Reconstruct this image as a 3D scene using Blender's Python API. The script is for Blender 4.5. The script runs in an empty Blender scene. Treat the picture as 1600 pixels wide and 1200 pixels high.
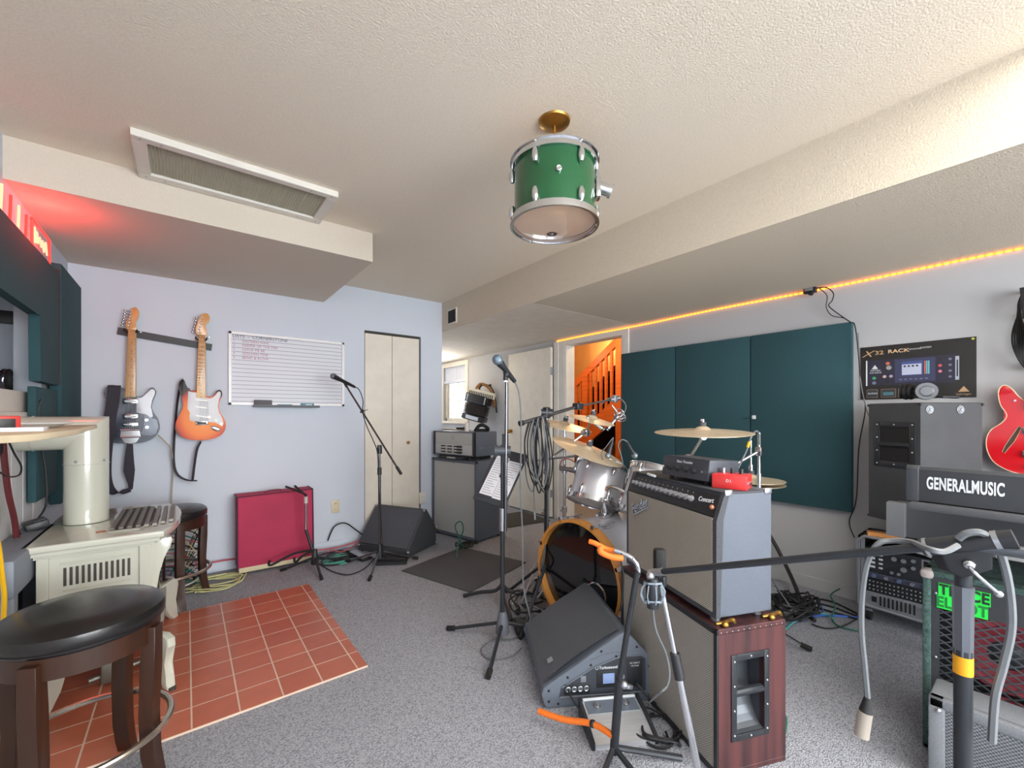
import bpy, bmesh, math, random
from mathutils import Matrix, Vector, Euler
random.seed(7)
SC = bpy.context.scene
COL = SC.collection
PI = math.pi
R = math.radians
# ---------------------------------------------------------------- camera
H, FPX = 1.22, 655.0
YAW = math.atan(509 / 655)
cam_d = bpy.data.cameras.new('camera'); cam = bpy.data.objects.new('camera', cam_d); COL.objects.link(cam)
cam.location = (0, 0, H); cam.rotation_euler = (R(90), 0, -YAW)
cam_d.sensor_width = 36; cam_d.lens = FPX / 1600 * 36; cam_d.shift_y = 49 / 1600; cam_d.clip_start = 0.05
SC.camera = cam
S_, C_ = math.sin(YAW), math.cos(YAW)
def ray(px, py):
    u = (px - 800) / FPX; v = (649 - py) / FPX
    return Vector((S_ + C_ * u, C_ - S_ * u, v))
def onX(px, py, x):
    r = ray(px, py); t = x / r.x; return Vector((x, r.y * t, H + r.z * t))
def onY(px, py, y):
    r = ray(px, py); t = y / r.y; return Vector((r.x * t, y, H + r.z * t))
def onZ(px, py, z=0.0):
    r = ray(px, py); t = (z - H) / r.z; return Vector((r.x * t, r.y * t, z))
def onD(px, py, d):
    r = ray(px, py); return Vector((r.x * d, r.y * d, H + r.z * d))
# ---------------------------------------------------------------- world, exposure, big lights
SC.view_settings.view_transform = 'Standard'; SC.view_settings.look = 'None'
SC.view_settings.exposure = -0.10; SC.view_settings.gamma = 1.0
w = bpy.data.worlds.new('world'); SC.world = w; w.use_nodes = True
bg = w.node_tree.nodes['Background']; bg.inputs[0].default_value = (0.80, 0.90, 1.0, 1); bg.inputs[1].default_value = 2.4
def area(name, loc, rot, sx, sy, e, col):
    l = bpy.data.lights.new(name, 'AREA'); l.shape = 'RECTANGLE'; l.size = sx; l.size_y = sy; l.energy = e; l.color = col
    o = bpy.data.objects.new(name, l); COL.objects.link(o); o.location = loc; o.rotation_euler = rot; return o
def point(name, loc, e, col, r=.1):
    l = bpy.data.lights.new(name, 'POINT'); l.energy = e; l.color = col; l.shadow_soft_size = r
    o = bpy.data.objects.new(name, l); COL.objects.link(o); o.location = loc; return o
area('daylight_rear_window', (1.35, -3.85, 1.30), (R(66), 0, 0), 3.2, 2.0, 235, (0.86, 0.93, 1.0))
area('daylight_left_window', (-0.70, -2.1, 1.35), (R(64), 0, R(-90)), 2.4, 1.5, 66, (0.86, 0.93, 1.0))
area('ceiling_uplight_fill', (1.35, -3.85, 1.0), (R(108), 0, 0), 3.2, 1.4, 115, (1.0, 0.95, 0.86))  # uplight added at the rear window to brighten the far ceiling
area('daylight_hall_window', (3.40, 6.0, 1.5), (R(90), 0, R(90)), 0.7, 0.7, 24, (0.95, 0.97, 1.0))
area('overhead_fill_behind_camera', (1.4, -1.0, 2.40), (0, 0, 0), 2.0, 2.0, 105, (1.0, 0.95, 0.88))  # unseen fill light added overhead to brighten the floor and soften contrast
point('stairwell_lamp', (4.15, 3.3, 2.3), 34, (1.0, 0.70, 0.42), .12)
point('stair_top_lamp', (5.2, 4.4, 2.3), 26, (1.0, 0.66, 0.34), .12)
point('neon_sign_glow', (-.52, 2.95, 2.12), 3.0, (1.0, 0.05, 0.04), .05)
point('hall_ceiling_lamp', (2.75, 5.6, 1.98), 12, (1.0, 0.80, 0.55), .1)
point('passage_lamp', (3.9, 4.6, 2.2), 8, (1.0, 0.7, 0.4), .1)
# ---------------------------------------------------------------- materials
def lin(c):
    return tuple(((x / 255) / 12.92 if x / 255 <= .04045 else ((x / 255 + .055) / 1.055) ** 2.4) for x in c) + (1,)
MATS = {}
def mat(name, c, rough=.5, metal=0, noise=None, bump=None, spec=None, coat=0, emit=None, estr=0, sheen=0, trans=0, c2=None, stretch=None):
    """noise=(scale, amount) tints the colour; c2 = second colour for that noise; bump=(scale, strength)"""
    if name in MATS: return MATS[name]
    m = bpy.data.materials.new(name); m.use_nodes = True; N = m.node_tree.nodes; L = m.node_tree.links
    b = N['Principled BSDF']
    b.inputs['Base Color'].default_value = lin(c); b.inputs['Roughness'].default_value = rough; b.inputs['Metallic'].default_value = metal
    if spec is not None: b.inputs['Specular IOR Level'].default_value = spec
    if coat: b.inputs['Coat Weight'].default_value = coat; b.inputs['Coat Roughness'].default_value = .08
    if sheen: b.inputs['Sheen Weight'].default_value = sheen
    if trans: b.inputs['Transmission Weight'].default_value = trans
    if emit: b.inputs['Emission Color'].default_value = lin(emit); b.inputs['Emission Strength'].default_value = estr
    tc = N.new('ShaderNodeTexCoord'); src = tc.outputs['Object']
    if stretch:
        mp = N.new('ShaderNodeMapping'); mp.inputs['Scale'].default_value = stretch; L.new(src, mp.inputs[0]); src = mp.outputs[0]
    if noise is None and c2 is None: noise = (9, .05)
    n = N.new('ShaderNodeTexNoise'); n.inputs['Scale'].default_value = noise[0]; n.inputs['Detail'].default_value = 5
    L.new(src, n.inputs['Vector'])
    mx = N.new('ShaderNodeMix'); mx.data_type = 'RGBA'
    k = noise[1]
    if c2 is None:
        mx.inputs[6].default_value = lin([x * (1 - k) for x in c]); mx.inputs[7].default_value = lin([min(255, x * (1 + k)) for x in c])
        L.new(n.outputs[0], mx.inputs[0])
    else:
        mx.inputs[6].default_value = lin(c); mx.inputs[7].default_value = lin(c2)
        r = N.new('ShaderNodeValToRGB'); r.color_ramp.elements[0].position = .5 - k; r.color_ramp.elements[1].position = .5 + k
        L.new(n.outputs[0], r.inputs[0]); L.new(r.outputs[0], mx.inputs[0])
    L.new(mx.outputs[2], b.inputs['Base Color'])
    if bump:
        n2 = N.new('ShaderNodeTexNoise'); n2.inputs['Scale'].default_value = bump[0]; n2.inputs['Detail'].default_value = 3
        L.new(src, n2.inputs['Vector'])
        bp = N.new('ShaderNodeBump'); bp.inputs['Strength'].default_value = bump[1]; bp.inputs['Distance'].default_value = .004
        L.new(n2.outputs[0], bp.inputs['Height']); L.new(bp.outputs[0], b.inputs['Normal'])
    MATS[name] = m; return m
def weave(name, ca, cb, sx, sz, rough=.8, metal=0, axes='xz', bump=.5, duty=.5):
    """woven or perforated surface: product of two waves over two object axes"""
    if name in MATS: return MATS[name]
    m = bpy.data.materials.new(name); m.use_nodes = True; N = m.node_tree.nodes; L = m.node_tree.links
    b = N['Principled BSDF']; b.inputs['Roughness'].default_value = rough; b.inputs['Metallic'].default_value = metal
    tc = N.new('ShaderNodeTexCoord'); sp = N.new('ShaderNodeSeparateXYZ'); L.new(tc.outputs['Object'], sp.inputs[0])
    def M(op, a, bb=None, v=None):
        x = N.new('ShaderNodeMath'); x.operation = op
        L.new(a, x.inputs[0])
        if bb is not None: L.new(bb, x.inputs[1])
        if v is not None: x.inputs[1].default_value = v
        return x.outputs[0]
    ax = {'x': sp.outputs[0], 'y': sp.outputs[1], 'z': sp.outputs[2]}
    p = M('SINE', M('MULTIPLY', ax[axes[0]], v=2 * PI / sx)); q = M('SINE', M('MULTIPLY', ax[axes[1]], v=2 * PI / sz))
    pr = M('MULTIPLY', p, q); f = M('ADD', M('MULTIPLY', pr, v=.5), v=duty)
    mx = N.new('ShaderNodeMix'); mx.data_type = 'RGBA'; mx.inputs[6].default_value = lin(ca); mx.inputs[7].default_value = lin(cb)
    L.new(f, mx.inputs[0]); L.new(mx.outputs[2], b.inputs['Base Color'])
    bp = N.new('ShaderNodeBump'); bp.inputs['Strength'].default_value = bump; bp.inputs['Distance'].default_value = .002
    L.new(f, bp.inputs['Height']); L.new(bp.outputs[0], b.inputs['Normal'])
    MATS[name] = m; return m
def glow(name, c, s, bead=None):
    if name in MATS: return MATS[name]
    m = bpy.data.materials.new(name); m.use_nodes = True; N = m.node_tree.nodes; L = m.node_tree.links
    b = N['Principled BSDF']; b.inputs['Base Color'].default_value = lin(c)
    b.inputs['Emission Color'].default_value = lin(c); b.inputs['Emission Strength'].default_value = s
    if bead:
        tc = N.new('ShaderNodeTexCoord'); sp = N.new('ShaderNodeSeparateXYZ'); L.new(tc.outputs['Object'], sp.inputs[0])
        a = N.new('ShaderNodeMath'); a.operation = 'MULTIPLY'; a.inputs[1].default_value = 2 * PI / bead; L.new(sp.outputs[1], a.inputs[0])
        s1 = N.new('ShaderNodeMath'); s1.operation = 'SINE'; L.new(a.outputs[0], s1.inputs[0])
        s2 = N.new('ShaderNodeMath'); s2.operation = 'MULTIPLY_ADD'; s2.inputs[1].default_value = s * .55; s2.inputs[2].default_value = s; L.new(s1.outputs[0], s2.inputs[0])
        L.new(s2.outputs[0], b.inputs['Emission Strength'])
    MATS[name] = m; return m
# ---------------------------------------------------------------- things and mesh builder
W = {}
def props(o, label=None, cat=None, group=None, kind=None):
    if label: o['label'] = label
    if cat: o['category'] = cat
    if group: o['group'] = group
    if kind: o['kind'] = kind
    return o
def T(name, label, cat, loc=(0, 0, 0), rz=0, group=None):
    o = bpy.data.objects.new(name, None); COL.objects.link(o); o.empty_display_size = .1
    o.location = loc; o.rotation_euler = (0, 0, rz)
    W[o] = Matrix.Translation(Vector(loc)) @ Matrix.Rotation(rz, 4, 'Z')
    return props(o, label, cat, group)
def spline(pts, n=8, closed=False):
    P = [Vector(p) for p in pts]; out = []; m = len(P)
    if m < 3: return P
    for i in range(m if closed else m - 1):
        if closed: a, b, c, d = P[(i - 1) % m], P[i], P[(i + 1) % m], P[(i + 2) % m]
        else: a, b, c, d = P[max(i - 1, 0)], P[i], P[i + 1], P[min(i + 2, m - 1)]
        for k in range(n):
            t = k / n
            out.append(.5 * ((2 * b) + (c - a) * t + (2 * a - 5 * b + 4 * c - d) * t * t + (3 * b - a - 3 * c + d) * t ** 3))
    if not closed: out.append(P[-1])
    return out
class MB:
    def __init__(s, th=None, world=False):
        s.bm = bmesh.new(); s.th = th; s.world = world or th is None; s.X = Matrix.Identity(4)
    def _v(s, p): return s.bm.verts.new(s.X @ Vector(p))
    def box(s, c, d, rot=None, bev=0):
        M = Matrix.Translation(Vector(c))
        if rot is not None: M = M @ (rot if isinstance(rot, Matrix) else Euler(rot).to_matrix().to_4x4())
        g = bmesh.ops.create_cube(s.bm, size=1, matrix=s.X @ M @ Matrix.Diagonal((d[0], d[1], d[2], 1)))
        if bev:
            e = list({e for v in g['verts'] for e in v.link_edges})
            bmesh.ops.bevel(s.bm, geom=e, offset=bev, segments=2, profile=.5, affect='EDGES')
        return s
    def bb(s, a, b, bev=0):   # box from corner to corner
        return s.box([(a[i] + b[i]) / 2 for i in range(3)], [abs(b[i] - a[i]) for i in range(3)], None, bev)
    def bar(s, p0, p1, w, h, up=(0, 0, 1)):
        p0, p1 = Vector(p0), Vector(p1); x = (p1 - p0); l = x.length; x.normalize(); u = Vector(up)
        if abs(x.dot(u)) > .99: u = Vector((0, 1, 0))
        y = u.cross(x).normalized(); z = x.cross(y)
        M = Matrix((x, y, z)).transposed().to_4x4()
        return s.box((p0 + p1) / 2, (l, w, h), M)
    def tube(s, pts, r, seg=8, smooth=0, closed=False, r1=None, flat=None, cap=True):
        P = spline(pts, smooth, closed) if smooth else [Vector(p) for p in pts]
        n = len(P); rings = []; prev = None
        for i in range(n):
            if closed: t = (P[(i + 1) % n] - P[i - 1])
            else: t = P[min(i + 1, n - 1)] - P[max(i - 1, 0)]
            if t.length < 1e-9: t = Vector((0, 0, 1))
            t.normalize()
            if prev is None:
                a = Vector((0, 0, 1)) if abs(t.z) < .9 else Vector((1, 0, 0)); u = (a - t * a.dot(t)).normalized()
            else: u = (prev - t * prev.dot(t)).normalized()
            prev = u; v = t.cross(u)
            rr = r if r1 is None else r + (r1 - r) * i / (n - 1)
            k = flat or 1
            rings.append([s._v(P[i] + (u * math.cos(2 * PI * j / seg) + v * math.sin(2 * PI * j / seg) * k) * rr) for j in range(seg)])
        for i in range(n if closed else n - 1):
            A, B = rings[i], rings[(i + 1) % n]
            for j in range(seg): s.bm.faces.new((A[j], A[(j + 1) % seg], B[(j + 1) % seg], B[j]))
        if cap and not closed:
            s.bm.faces.new(rings[0][::-1]); s.bm.faces.new(rings[-1])
        return s
    def cyl(s, a, b, r, r1=None, seg=20): return s.tube([a, b], r, seg, r1=r1)
    def ring(s, c, nrm, R_, r, seg=32, rs=8):
        n = Vector(nrm).normalized(); u = n.orthogonal().normalized(); v = n.cross(u); c = Vector(c)
        return s.tube([c + (u * math.cos(2 * PI * i / seg) + v * math.sin(2 * PI * i / seg)) * R_ for i in range(seg)], r, rs, closed=True)
    def lathe(s, prof, M=None, seg=32):
        M = M or Matrix.Identity(4); rings = []
        for r, z in prof:
            if r < 1e-6: rings.append([s._v(M @ Vector((0, 0, z)))])
            else: rings.append([s._v(M @ Vector((r * math.cos(2 * PI * j / seg), r * math.sin(2 * PI * j / seg), z))) for j in range(seg)])
        for A, B in zip(rings, rings[1:]):
            for j in range(seg):
                k = (j + 1) % seg
                if len(A) == 1 and len(B) == 1: continue
                if len(A) == 1: s.bm.faces.new((A[0], B[j], B[k]))
                elif len(B) == 1: s.bm.faces.new((A[j], A[k], B[0]))
                else: s.bm.faces.new((A[j], A[k], B[k], B[j]))
        return s
    def ball(s, c, r, sc=(1, 1, 1), seg=16):
        bmesh.ops.create_uvsphere(s.bm, u_segments=seg, v_segments=max(6, seg // 2), radius=r, matrix=s.X @ Matrix.Translation(Vector(c)) @ Matrix.Diagonal((*sc, 1)))
        return s
    def prism(s, pts, vec, bev=0):   # planar outline (3-D points) extruded by vec
        vec = Vector(vec); A = [s._v(p) for p in pts]; B = [s._v(Vector(p) + vec) for p in pts]; n = len(A)
        f = [s.bm.faces.new(A), s.bm.faces.new(B[::-1])]
        for i in range(n): f.append(s.bm.faces.new((A[i], B[i], B[(i + 1) % n], A[(i + 1) % n])))
        if bev:
            e = list(set(f[0].edges) | set(f[1].edges)); bmesh.ops.bevel(s.bm, geom=e, offset=bev, segments=3, profile=.5, affect='EDGES')
        return s
    def text(s, t, M, size, ext=.0006, sx=1.0, align='CENTER', bold=0):
        cu = bpy.data.curves.new('t', 'FONT'); cu.body = t; cu.size = size; cu.extrude = ext; cu.align_x = align; cu.align_y = 'CENTER'; cu.offset = bold; cu.space_character = 1.07 if bold > .0012 else 1.0
        o = bpy.data.objects.new('t', cu); COL.objects.link(o)
        bpy.context.view_layer.update()
        me = bpy.data.meshes.new_from_object(o.evaluated_get(bpy.context.evaluated_depsgraph_get()))
        k = len(s.bm.verts); s.bm.from_mesh(me); s.bm.verts.ensure_lookup_table()
        MM = s.X @ M @ Matrix.Diagonal((sx, 1, 1, 1))
        for v in s.bm.verts[k:]: v.co = MM @ v.co
        bpy.data.objects.remove(o); bpy.data.curves.remove(cu); bpy.data.meshes.remove(me)
        return s
    def build(s, name, m, parent=None, smooth=True, ang=35):
        parent = parent or s.th
        bm = s.bm
        if s.world and parent is not None:
            bmesh.ops.transform(bm, matrix=W[parent].inverted(), verts=bm.verts)
        loc = None
        if parent is None:
            xs = [v.co for v in bm.verts]; loc = Vector(((min(v.x for v in xs) + max(v.x for v in xs)) / 2, (min(v.y for v in xs) + max(v.y for v in xs)) / 2, min(v.z for v in xs)))
            bmesh.ops.translate(bm, vec=-loc, verts=bm.verts)
        bmesh.ops.recalc_face_normals(bm, faces=bm.faces)
        if smooth:
            for f in bm.faces: f.smooth = True
            for e in bm.edges:
                e.smooth = not (len(e.link_faces) == 2 and e.calc_face_angle(0) > R(ang))
        me = bpy.data.meshes.new(name); bm.to_mesh(me); bm.free()
        me.materials.append(m)
        o = bpy.data.objects.new(name, me); COL.objects.link(o)
        if parent is not None: o.parent = parent; W[o] = W[parent]
        else: o.location = loc; W[o] = Matrix.Translation(loc)
        return o
def dup(o, loc=None, rz=None, label=None, parent=None, group=None):
    c = o.copy(); COL.objects.link(c); c.parent = parent
    if loc is not None: c.location = loc
    if rz is not None: c.rotation_euler = (0, 0, rz)
    if label: c['label'] = label
    if group: c['group'] = group
    for ch in list(o.children): dup(ch, parent=c)
    return c
def basis(origin, x, y):   # matrix whose local x,y run along the given world vectors
    x = Vector(x).normalized(); y = Vector(y); y = (y - x * x.dot(y)).normalized(); z = x.cross(y)
    M = Matrix((x, y, z)).transposed().to_4x4(); M.translation = Vector(origin); return M
def zto(origin, z):        # matrix whose local z runs along z
    q = Vector(z).normalized().to_track_quat('Z', 'Y'); return Matrix.Translation(Vector(origin)) @ q.to_matrix().to_4x4()
def struct(mb, name, m, smooth=False): return props(mb.build(name, m, smooth=smooth), kind='structure')

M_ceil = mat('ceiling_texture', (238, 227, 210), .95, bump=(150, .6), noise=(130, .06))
M_beam_dim = mat('dimmed_beam_texture', (210, 199, 181), .95, bump=(150, .6), noise=(130, .06))  # ceiling colour darkened, so the beam face looks less brightly lit
M_sofm_dim = mat('dimmed_soffit_texture', (216, 206, 192), .95, bump=(120, .25), noise=(130, .03))  # ceiling tone lowered in the colour to dim the lit soffit
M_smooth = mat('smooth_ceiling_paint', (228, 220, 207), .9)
M_wallb = mat('blue_grey_wall_paint', (206, 214, 226), .75, noise=(2, .02))
M_wallr = mat('grey_wall_paint', (184, 184, 186), .75, noise=(2, .02))
M_white = mat('white_paint', (226, 222, 214), .5)
M_cream = mat('cream_door_paint', (226, 219, 206), .45)
M_blk = mat('black_satin', (38, 40, 44), .45)
M_blkm = mat('black_metal', (48, 51, 56), .35, .3)
M_rub = mat('black_rubber', (22, 22, 24), .7)
M_chr = mat('chrome', (214, 216, 220), .14, 1.0)
M_sil = mat('brushed_silver', (176, 180, 186), .35, .9)
M_brass = mat('brass', (170, 128, 62), .3, .9)
M_teal = mat('teal_fabric', (40, 76, 83), .85, noise=(220, .14), bump=(600, .15))
M_tolex = mat('black_tolex', (62, 65, 70), .6, noise=(300, .25), bump=(420, .5))
M_paper = mat('white_paper', (224, 224, 230), .8)
M_gold = mat('gold_lettering', (198, 160, 118), .5)
M_wtxt = mat('white_lettering', (215, 220, 224), .6)
M_glass = mat('window_glass', (255, 255, 255), .02, trans=1.0)
# ================================================================ room shell
YB, XR, XL, YR, ZC = 4.0, 3.48, -0.62, -4.0, 2.42
def carpet():
    m = bpy.data.materials.new('grey_carpet'); m.use_nodes = True; N = m.node_tree.nodes; L = m.node_tree.links
    b = N['Principled BSDF']; b.inputs['Roughness'].default_value = .95
    tc = N.new('ShaderNodeTexCoord'); v = N.new('ShaderNodeTexVoronoi'); v.inputs['Scale'].default_value = 150; L.new(tc.outputs['Object'], v.inputs['Vector'])
    mp = N.new('ShaderNodeMapping'); mp.inputs['Scale'].default_value = (1, 1.7, 1); mp.inputs['Rotation'].default_value = (0, 0, .7); L.new(tc.outputs['Object'], mp.inputs[0]); L.new(mp.outputs[0], v.inputs['Vector'])
    n = N.new('ShaderNodeTexNoise'); n.inputs['Scale'].default_value = 240; L.new(tc.outputs['Object'], n.inputs['Vector'])
    mx = N.new('ShaderNodeMix'); mx.data_type = 'RGBA'; mx.inputs[6].default_value = lin((206, 209, 218)); mx.inputs[7].default_value = lin((122, 124, 132))
    ad = N.new('ShaderNodeMath'); ad.operation = 'MULTIPLY_ADD'; ad.inputs[1].default_value = 1.0; L.new(v.outputs['Distance'], ad.inputs[0])
    ml = N.new('ShaderNodeMath'); ml.operation = 'MULTIPLY'; ml.inputs[1].default_value = .45; L.new(n.outputs[0], ml.inputs[0]); L.new(ml.outputs[0], ad.inputs[2])
    L.new(ad.outputs[0], mx.inputs[0]); L.new(mx.outputs[2], b.inputs['Base Color'])
    bp = N.new('ShaderNodeBump'); bp.inputs['Strength'].default_value = .6; bp.inputs['Distance'].default_value = .004; bp.invert = True
    L.new(v.outputs['Distance'], bp.inputs['Height']); L.new(bp.outputs[0], b.inputs['Normal']); return m
struct(MB().bb((-1.6, -4.1, -.1), (5.6, 7.2, 0)), 'floor', carpet())
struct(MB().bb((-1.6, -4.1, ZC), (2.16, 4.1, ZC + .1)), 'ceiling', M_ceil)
struct(MB().bb((2.16, -4.1, 2.11), (XR + .12, 7.2, ZC + .1)), 'ceiling', M_beam_dim)
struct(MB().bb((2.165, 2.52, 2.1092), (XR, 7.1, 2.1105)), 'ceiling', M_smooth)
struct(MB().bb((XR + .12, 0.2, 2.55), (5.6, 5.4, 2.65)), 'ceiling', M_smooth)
struct(MB().bb((XL, 2.75, 2.233), (.972, YB, ZC + .05)), 'trim_1', M_sofm_dim)
# back wall: left of the closet, over it and right of it
mb = MB(); mb.bb((-1.6, YB, 0), (1.335, YB + .1, ZC)); mb.bb((1.335, YB, 2.03), (1.915, YB + .1, ZC)); mb.bb((1.915, YB, 0), (2.16, YB + .1, ZC)); mb.bb((2.06, YB + .1, 0), (2.16, 7.2, ZC))
struct(mb, 'wall_back', M_wallb)
# right wall with doorway (2.64..3.46) and hall window (5.64..6.35)
mb = MB(); x0, x1 = XR, XR + .12
mb.bb((x0, -4.1, 0), (x1, 2.64, 2.2)); mb.bb((x0, 2.64, 2.05), (x1, 3.46, 2.2)); mb.bb((x0, 3.46, 0), (x1, 5.62, 2.2))
mb.bb((x0, 5.62, 0), (x1, 6.42, 1.13)); mb.bb((x0, 5.62, 2.04), (x1, 6.42, 2.2)); mb.bb((x0, 6.42, 0), (x1, 7.2, 2.2))
struct(mb, 'wall_right', M_wallr)
struct(MB().bb((2.06, 7.1, 0), (XR + .12, 7.2, 2.42)), 'wall_hall', M_cream)
# rear wall behind the camera with a wide window
mb = MB(); mb.bb((-1.6, -4.1, 0), (-.35, -4, ZC)); mb.bb((3.05, -4.1, 0), (XR + .12, -4, ZC)); mb.bb((-.35, -4.1, 2.32), (3.05, -4, ZC)); mb.bb((-.35, -4.1, 0), (3.05, -4, .25))
struct(mb, 'wall_rear', M_wallb)
mb = MB()
for x in (-.32, .79, 1.91, 3.02): mb.bb((x - .03, -4.08, .25), (x + .03, -4.02, 2.32))
mb.bb((-.35, -4.08, .25), (3.05, -4.02, .31)); mb.bb((-.35, -4.08, 2.26), (3.05, -4.02, 2.32))
wf = props(mb.build('window_1', M_white, smooth=False), kind='structure')
MB().bb((-.32, -4.055, .3), (3.02, -4.049, 2.28)).build('window_pane', M_glass, wf)
# left wall: header, pier, knee wall, recess behind the green panels, window near the camera
mb = MB(); mb.bb((XL - .1, -4, 2.0), (XL, YB, ZC)); mb.bb((XL - .1, 3.36, 1.3), (XL, YB, 2.0)); mb.bb((XL - .1, -.1, 0), (XL, YB, 1.13))
mb.bb((XL - .1, -.8, 1.13), (XL, .6, 2.0)); mb.bb((XL - .1, -3.4, 0), (XL, -.8, .55)); mb.bb((XL - .1, -.8, 0), (XL, -.1, 1.13)); mb.bb((XL - .1, -4, 0), (XL, -3.4, 2.0))
struct(mb, 'wall_left', M_wallb)
struct(MB().bb((-1.6, -4.1, 0), (-1.5, 4.1, ZC)), 'wall_recess', mat('mauve_wall_paint', (176, 170, 184), .8))
mb = MB()
for y in (-3.4, -2.12, -.85): mb.bb((XL - .08, y, .55), (XL - .02, y + .05, 2))
mb.bb((XL - .08, -3.4, .55), (XL - .02, -.8, .6)); mb.bb((XL - .08, -3.4, 1.95), (XL - .02, -.8, 2))
wf = props(mb.build('window_2', M_white, smooth=False), kind='structure')
MB().bb((XL - .055, -3.36, .6), (XL - .049, -.84, 1.96)).build('window_pane', M_glass, wf)
# ledge on the knee wall: white boxed panel with slot handles
th = T('wall_ledge', 'white boxed-in ledge under the mauve niche on the left wall', 'ledge', (-.9, 2.2, 1.13))
MB(th, 1).bb((-1.2, .62, 1.13), (-.60, 3.34, 1.235)).build('lower_panel', M_white, smooth=False)
MB(th, 1).bb((-1.2, .62, 1.235), (-.62, 3.34, 1.335), .004).build('upper_panel', M_white, smooth=False)
for y, z in ((2.66, 1.285), (2.95, 1.18)):
    MB(th, 1).ball((-.60 if z < 1.2 else -.618, y, z), .014, (.5, .5, 1.3)).build('handle', M_blkm)
th = T('wall_panelling', 'white grooved panelling low on the left wall beside the stove pipe', 'panelling', (-.6, 2.2, 0))
mb = MB(th, 1)
for k in range(14): mb.bb((XL, 1.0 + k * .165, .0), (-.608, 1.157 + k * .165, 1.125), .003)
mb.build('boards', mat('white_panel_paint', (214, 214, 216), .55), smooth=False)
# baseboards
struct(MB().bb((XL, YB - .012, 0), (1.335, YB, .085), .003), 'baseboard_back', M_wallb)
mb = MB(); mb.bb((XR - .012, -3.9, 0), (XR, 2.56, .085), .003); mb.bb((XR - .012, 3.62, 0), (XR, 7.1, .085), .003); struct(mb, 'baseboard_right', M_wallr)
# doorway trim
mb = MB(); mb.bb((XR - .016, 3.44, 0), (XR + .122, 3.4599, 2.03)); mb.bb((XR - .02, 3.46, 0), (XR - .0005, 3.56, 2.084)); mb.bb((XR - .03, 3.5601, 0), (XR - .0005, 3.63, 2.083))
mb.bb((XR - .02, 2.575, 0), (XR - .0005, 2.6399, 2.084)); mb.bb((XR - .019, 2.6401, 2.03), (XR - .0005, 3.4599, 2.0835)); mb.bb((XR - .016, 2.6401, 0), (XR + .122, 2.66, 2.03)); mb.bb((XR + .0, 2.6601, 2.03), (XR + .121, 3.4399, 2.0499))
struct(mb, 'trim_2', M_white)
# open door leaf flat against the hall wall
dr = props(MB().bb((XR - .075, 3.64, .015), (XR - .035, 4.46, 2.03), .003).build('door_1', M_cream, smooth=False), kind='structure')
kb = MB(dr, 1); kb.cyl((XR - .075, 4.40, 1.01), (XR - .10, 4.40, 1.01), .008); kb.cyl((XR - .076, 4.40, 1.01), (XR - .08, 4.40, 1.01), .028); kb.ball((XR - .118, 4.40, 1.01), .027); kb.build('door_knob', M_brass)
MB(dr, 1).bb((XR - .078, 3.625, .25), (XR - .03, 3.642, .34)).bb((XR - .078, 3.625, 1.7), (XR - .03, 3.642, 1.79)).build('hinge', M_sil, smooth=False)
# bifold closet door
dr = props(MB().bb((1.34, YB + .005, .0), (1.91, YB + .09, .01)).bb((1.34, YB + .02, 2.005), (1.91, YB + .09, 2.03)).bb((1.34, YB + .06, 0), (1.91, YB + .09, 2.0)).build('door_2', mat('dark_door_track', (52, 48, 42), .6), smooth=False), kind='structure')
for a, b in ((1.342, 1.607), (1.611, 1.897)): MB(dr, 1).bb((a, YB + .004, .012), (b, YB + .034, 2.004), .002).build('door_leaf', M_cream, smooth=False)
p = onY(637, 691, YB); k = MB(dr, 1); k.cyl((p.x, YB + .004, p.z), (p.x, YB - .016, p.z), .007); k.ball((p.x, YB - .022, p.z), .016, (1, .6, 1)); k.build('door_knob', M_brass)
# hall window
th = props(MB().bb((XR - .02, 5.58, 1.13), (XR + .005, 5.65, 2.02)).bb((XR - .02, 6.39, 1.13), (XR + .005, 6.48, 2.02)).bb((XR - .024, 5.57, 2.02), (XR + .004, 6.49, 2.09)).bb((XR - .05, 5.56, 1.09), (XR + .02, 6.5, 1.13)).bb((XR + .05, 5.64, 1.13), (XR + .1, 5.68, 2.03)).bb((XR + .05, 6.36, 1.13), (XR + .1, 6.4, 2.03)).bb((XR + .05, 5.64, 1.13), (XR + .1, 6.4, 1.17)).build('window_3', M_cream, smooth=False), kind='structure')
MB(th, 1).bb((XR + .07, 5.66, 1.16), (XR + .074, 6.38, 2.03)).build('window_pane', M_glass)
sh = MB(th, 1).bb((XR + .03, 5.66, 1.80), (XR + .036, 6.38, 2.03)).bb((XR + .01, 5.65, 1.755), (XR + .05, 6.39, 1.80), .006).build('blind', mat('pale_blind', (206, 210, 222), .8))
mb = MB(th, 1); mb.tube([(XR + .005, 6.0, 2.02), (XR, 6.0, 1.9), (XR, 5.98, 1.8)], .003, 5, 4); mb.tube([(XR + .005, 5.86, 2.02), (XR, 5.88, 1.9), (XR, 5.92, 1.8)], .003, 5, 4); mb.build('blind_cord', M_wtxt, sh)
# shrub outside the hall window
mb = MB()
for i in range(2200):
    c = Vector((random.uniform(4.3, 4.9), random.uniform(6.4, 9.9), random.uniform(.03, 2.6)))
    a = random.uniform(0, 6.28); t = random.uniform(-1, 1); s = random.uniform(.03, .08)
    u = Vector((math.cos(a) * .4, math.sin(a), t)).normalized() * s; v = u.orthogonal().normalized() * s * .4
    q = [mb._v(c - u), mb._v(c + v), mb._v(c + u), mb._v(c - v)]; mb.bm.faces.new(q)
o = mb.build('garden_shrub', mat('pale_sunlit_leaves', (244, 242, 226), .9, c2=(206, 208, 180), noise=(6, .1)), smooth=False)
props(o, 'pale sunlit shrub foliage seen outside the small hall window', 'shrub', kind='stuff')
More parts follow.
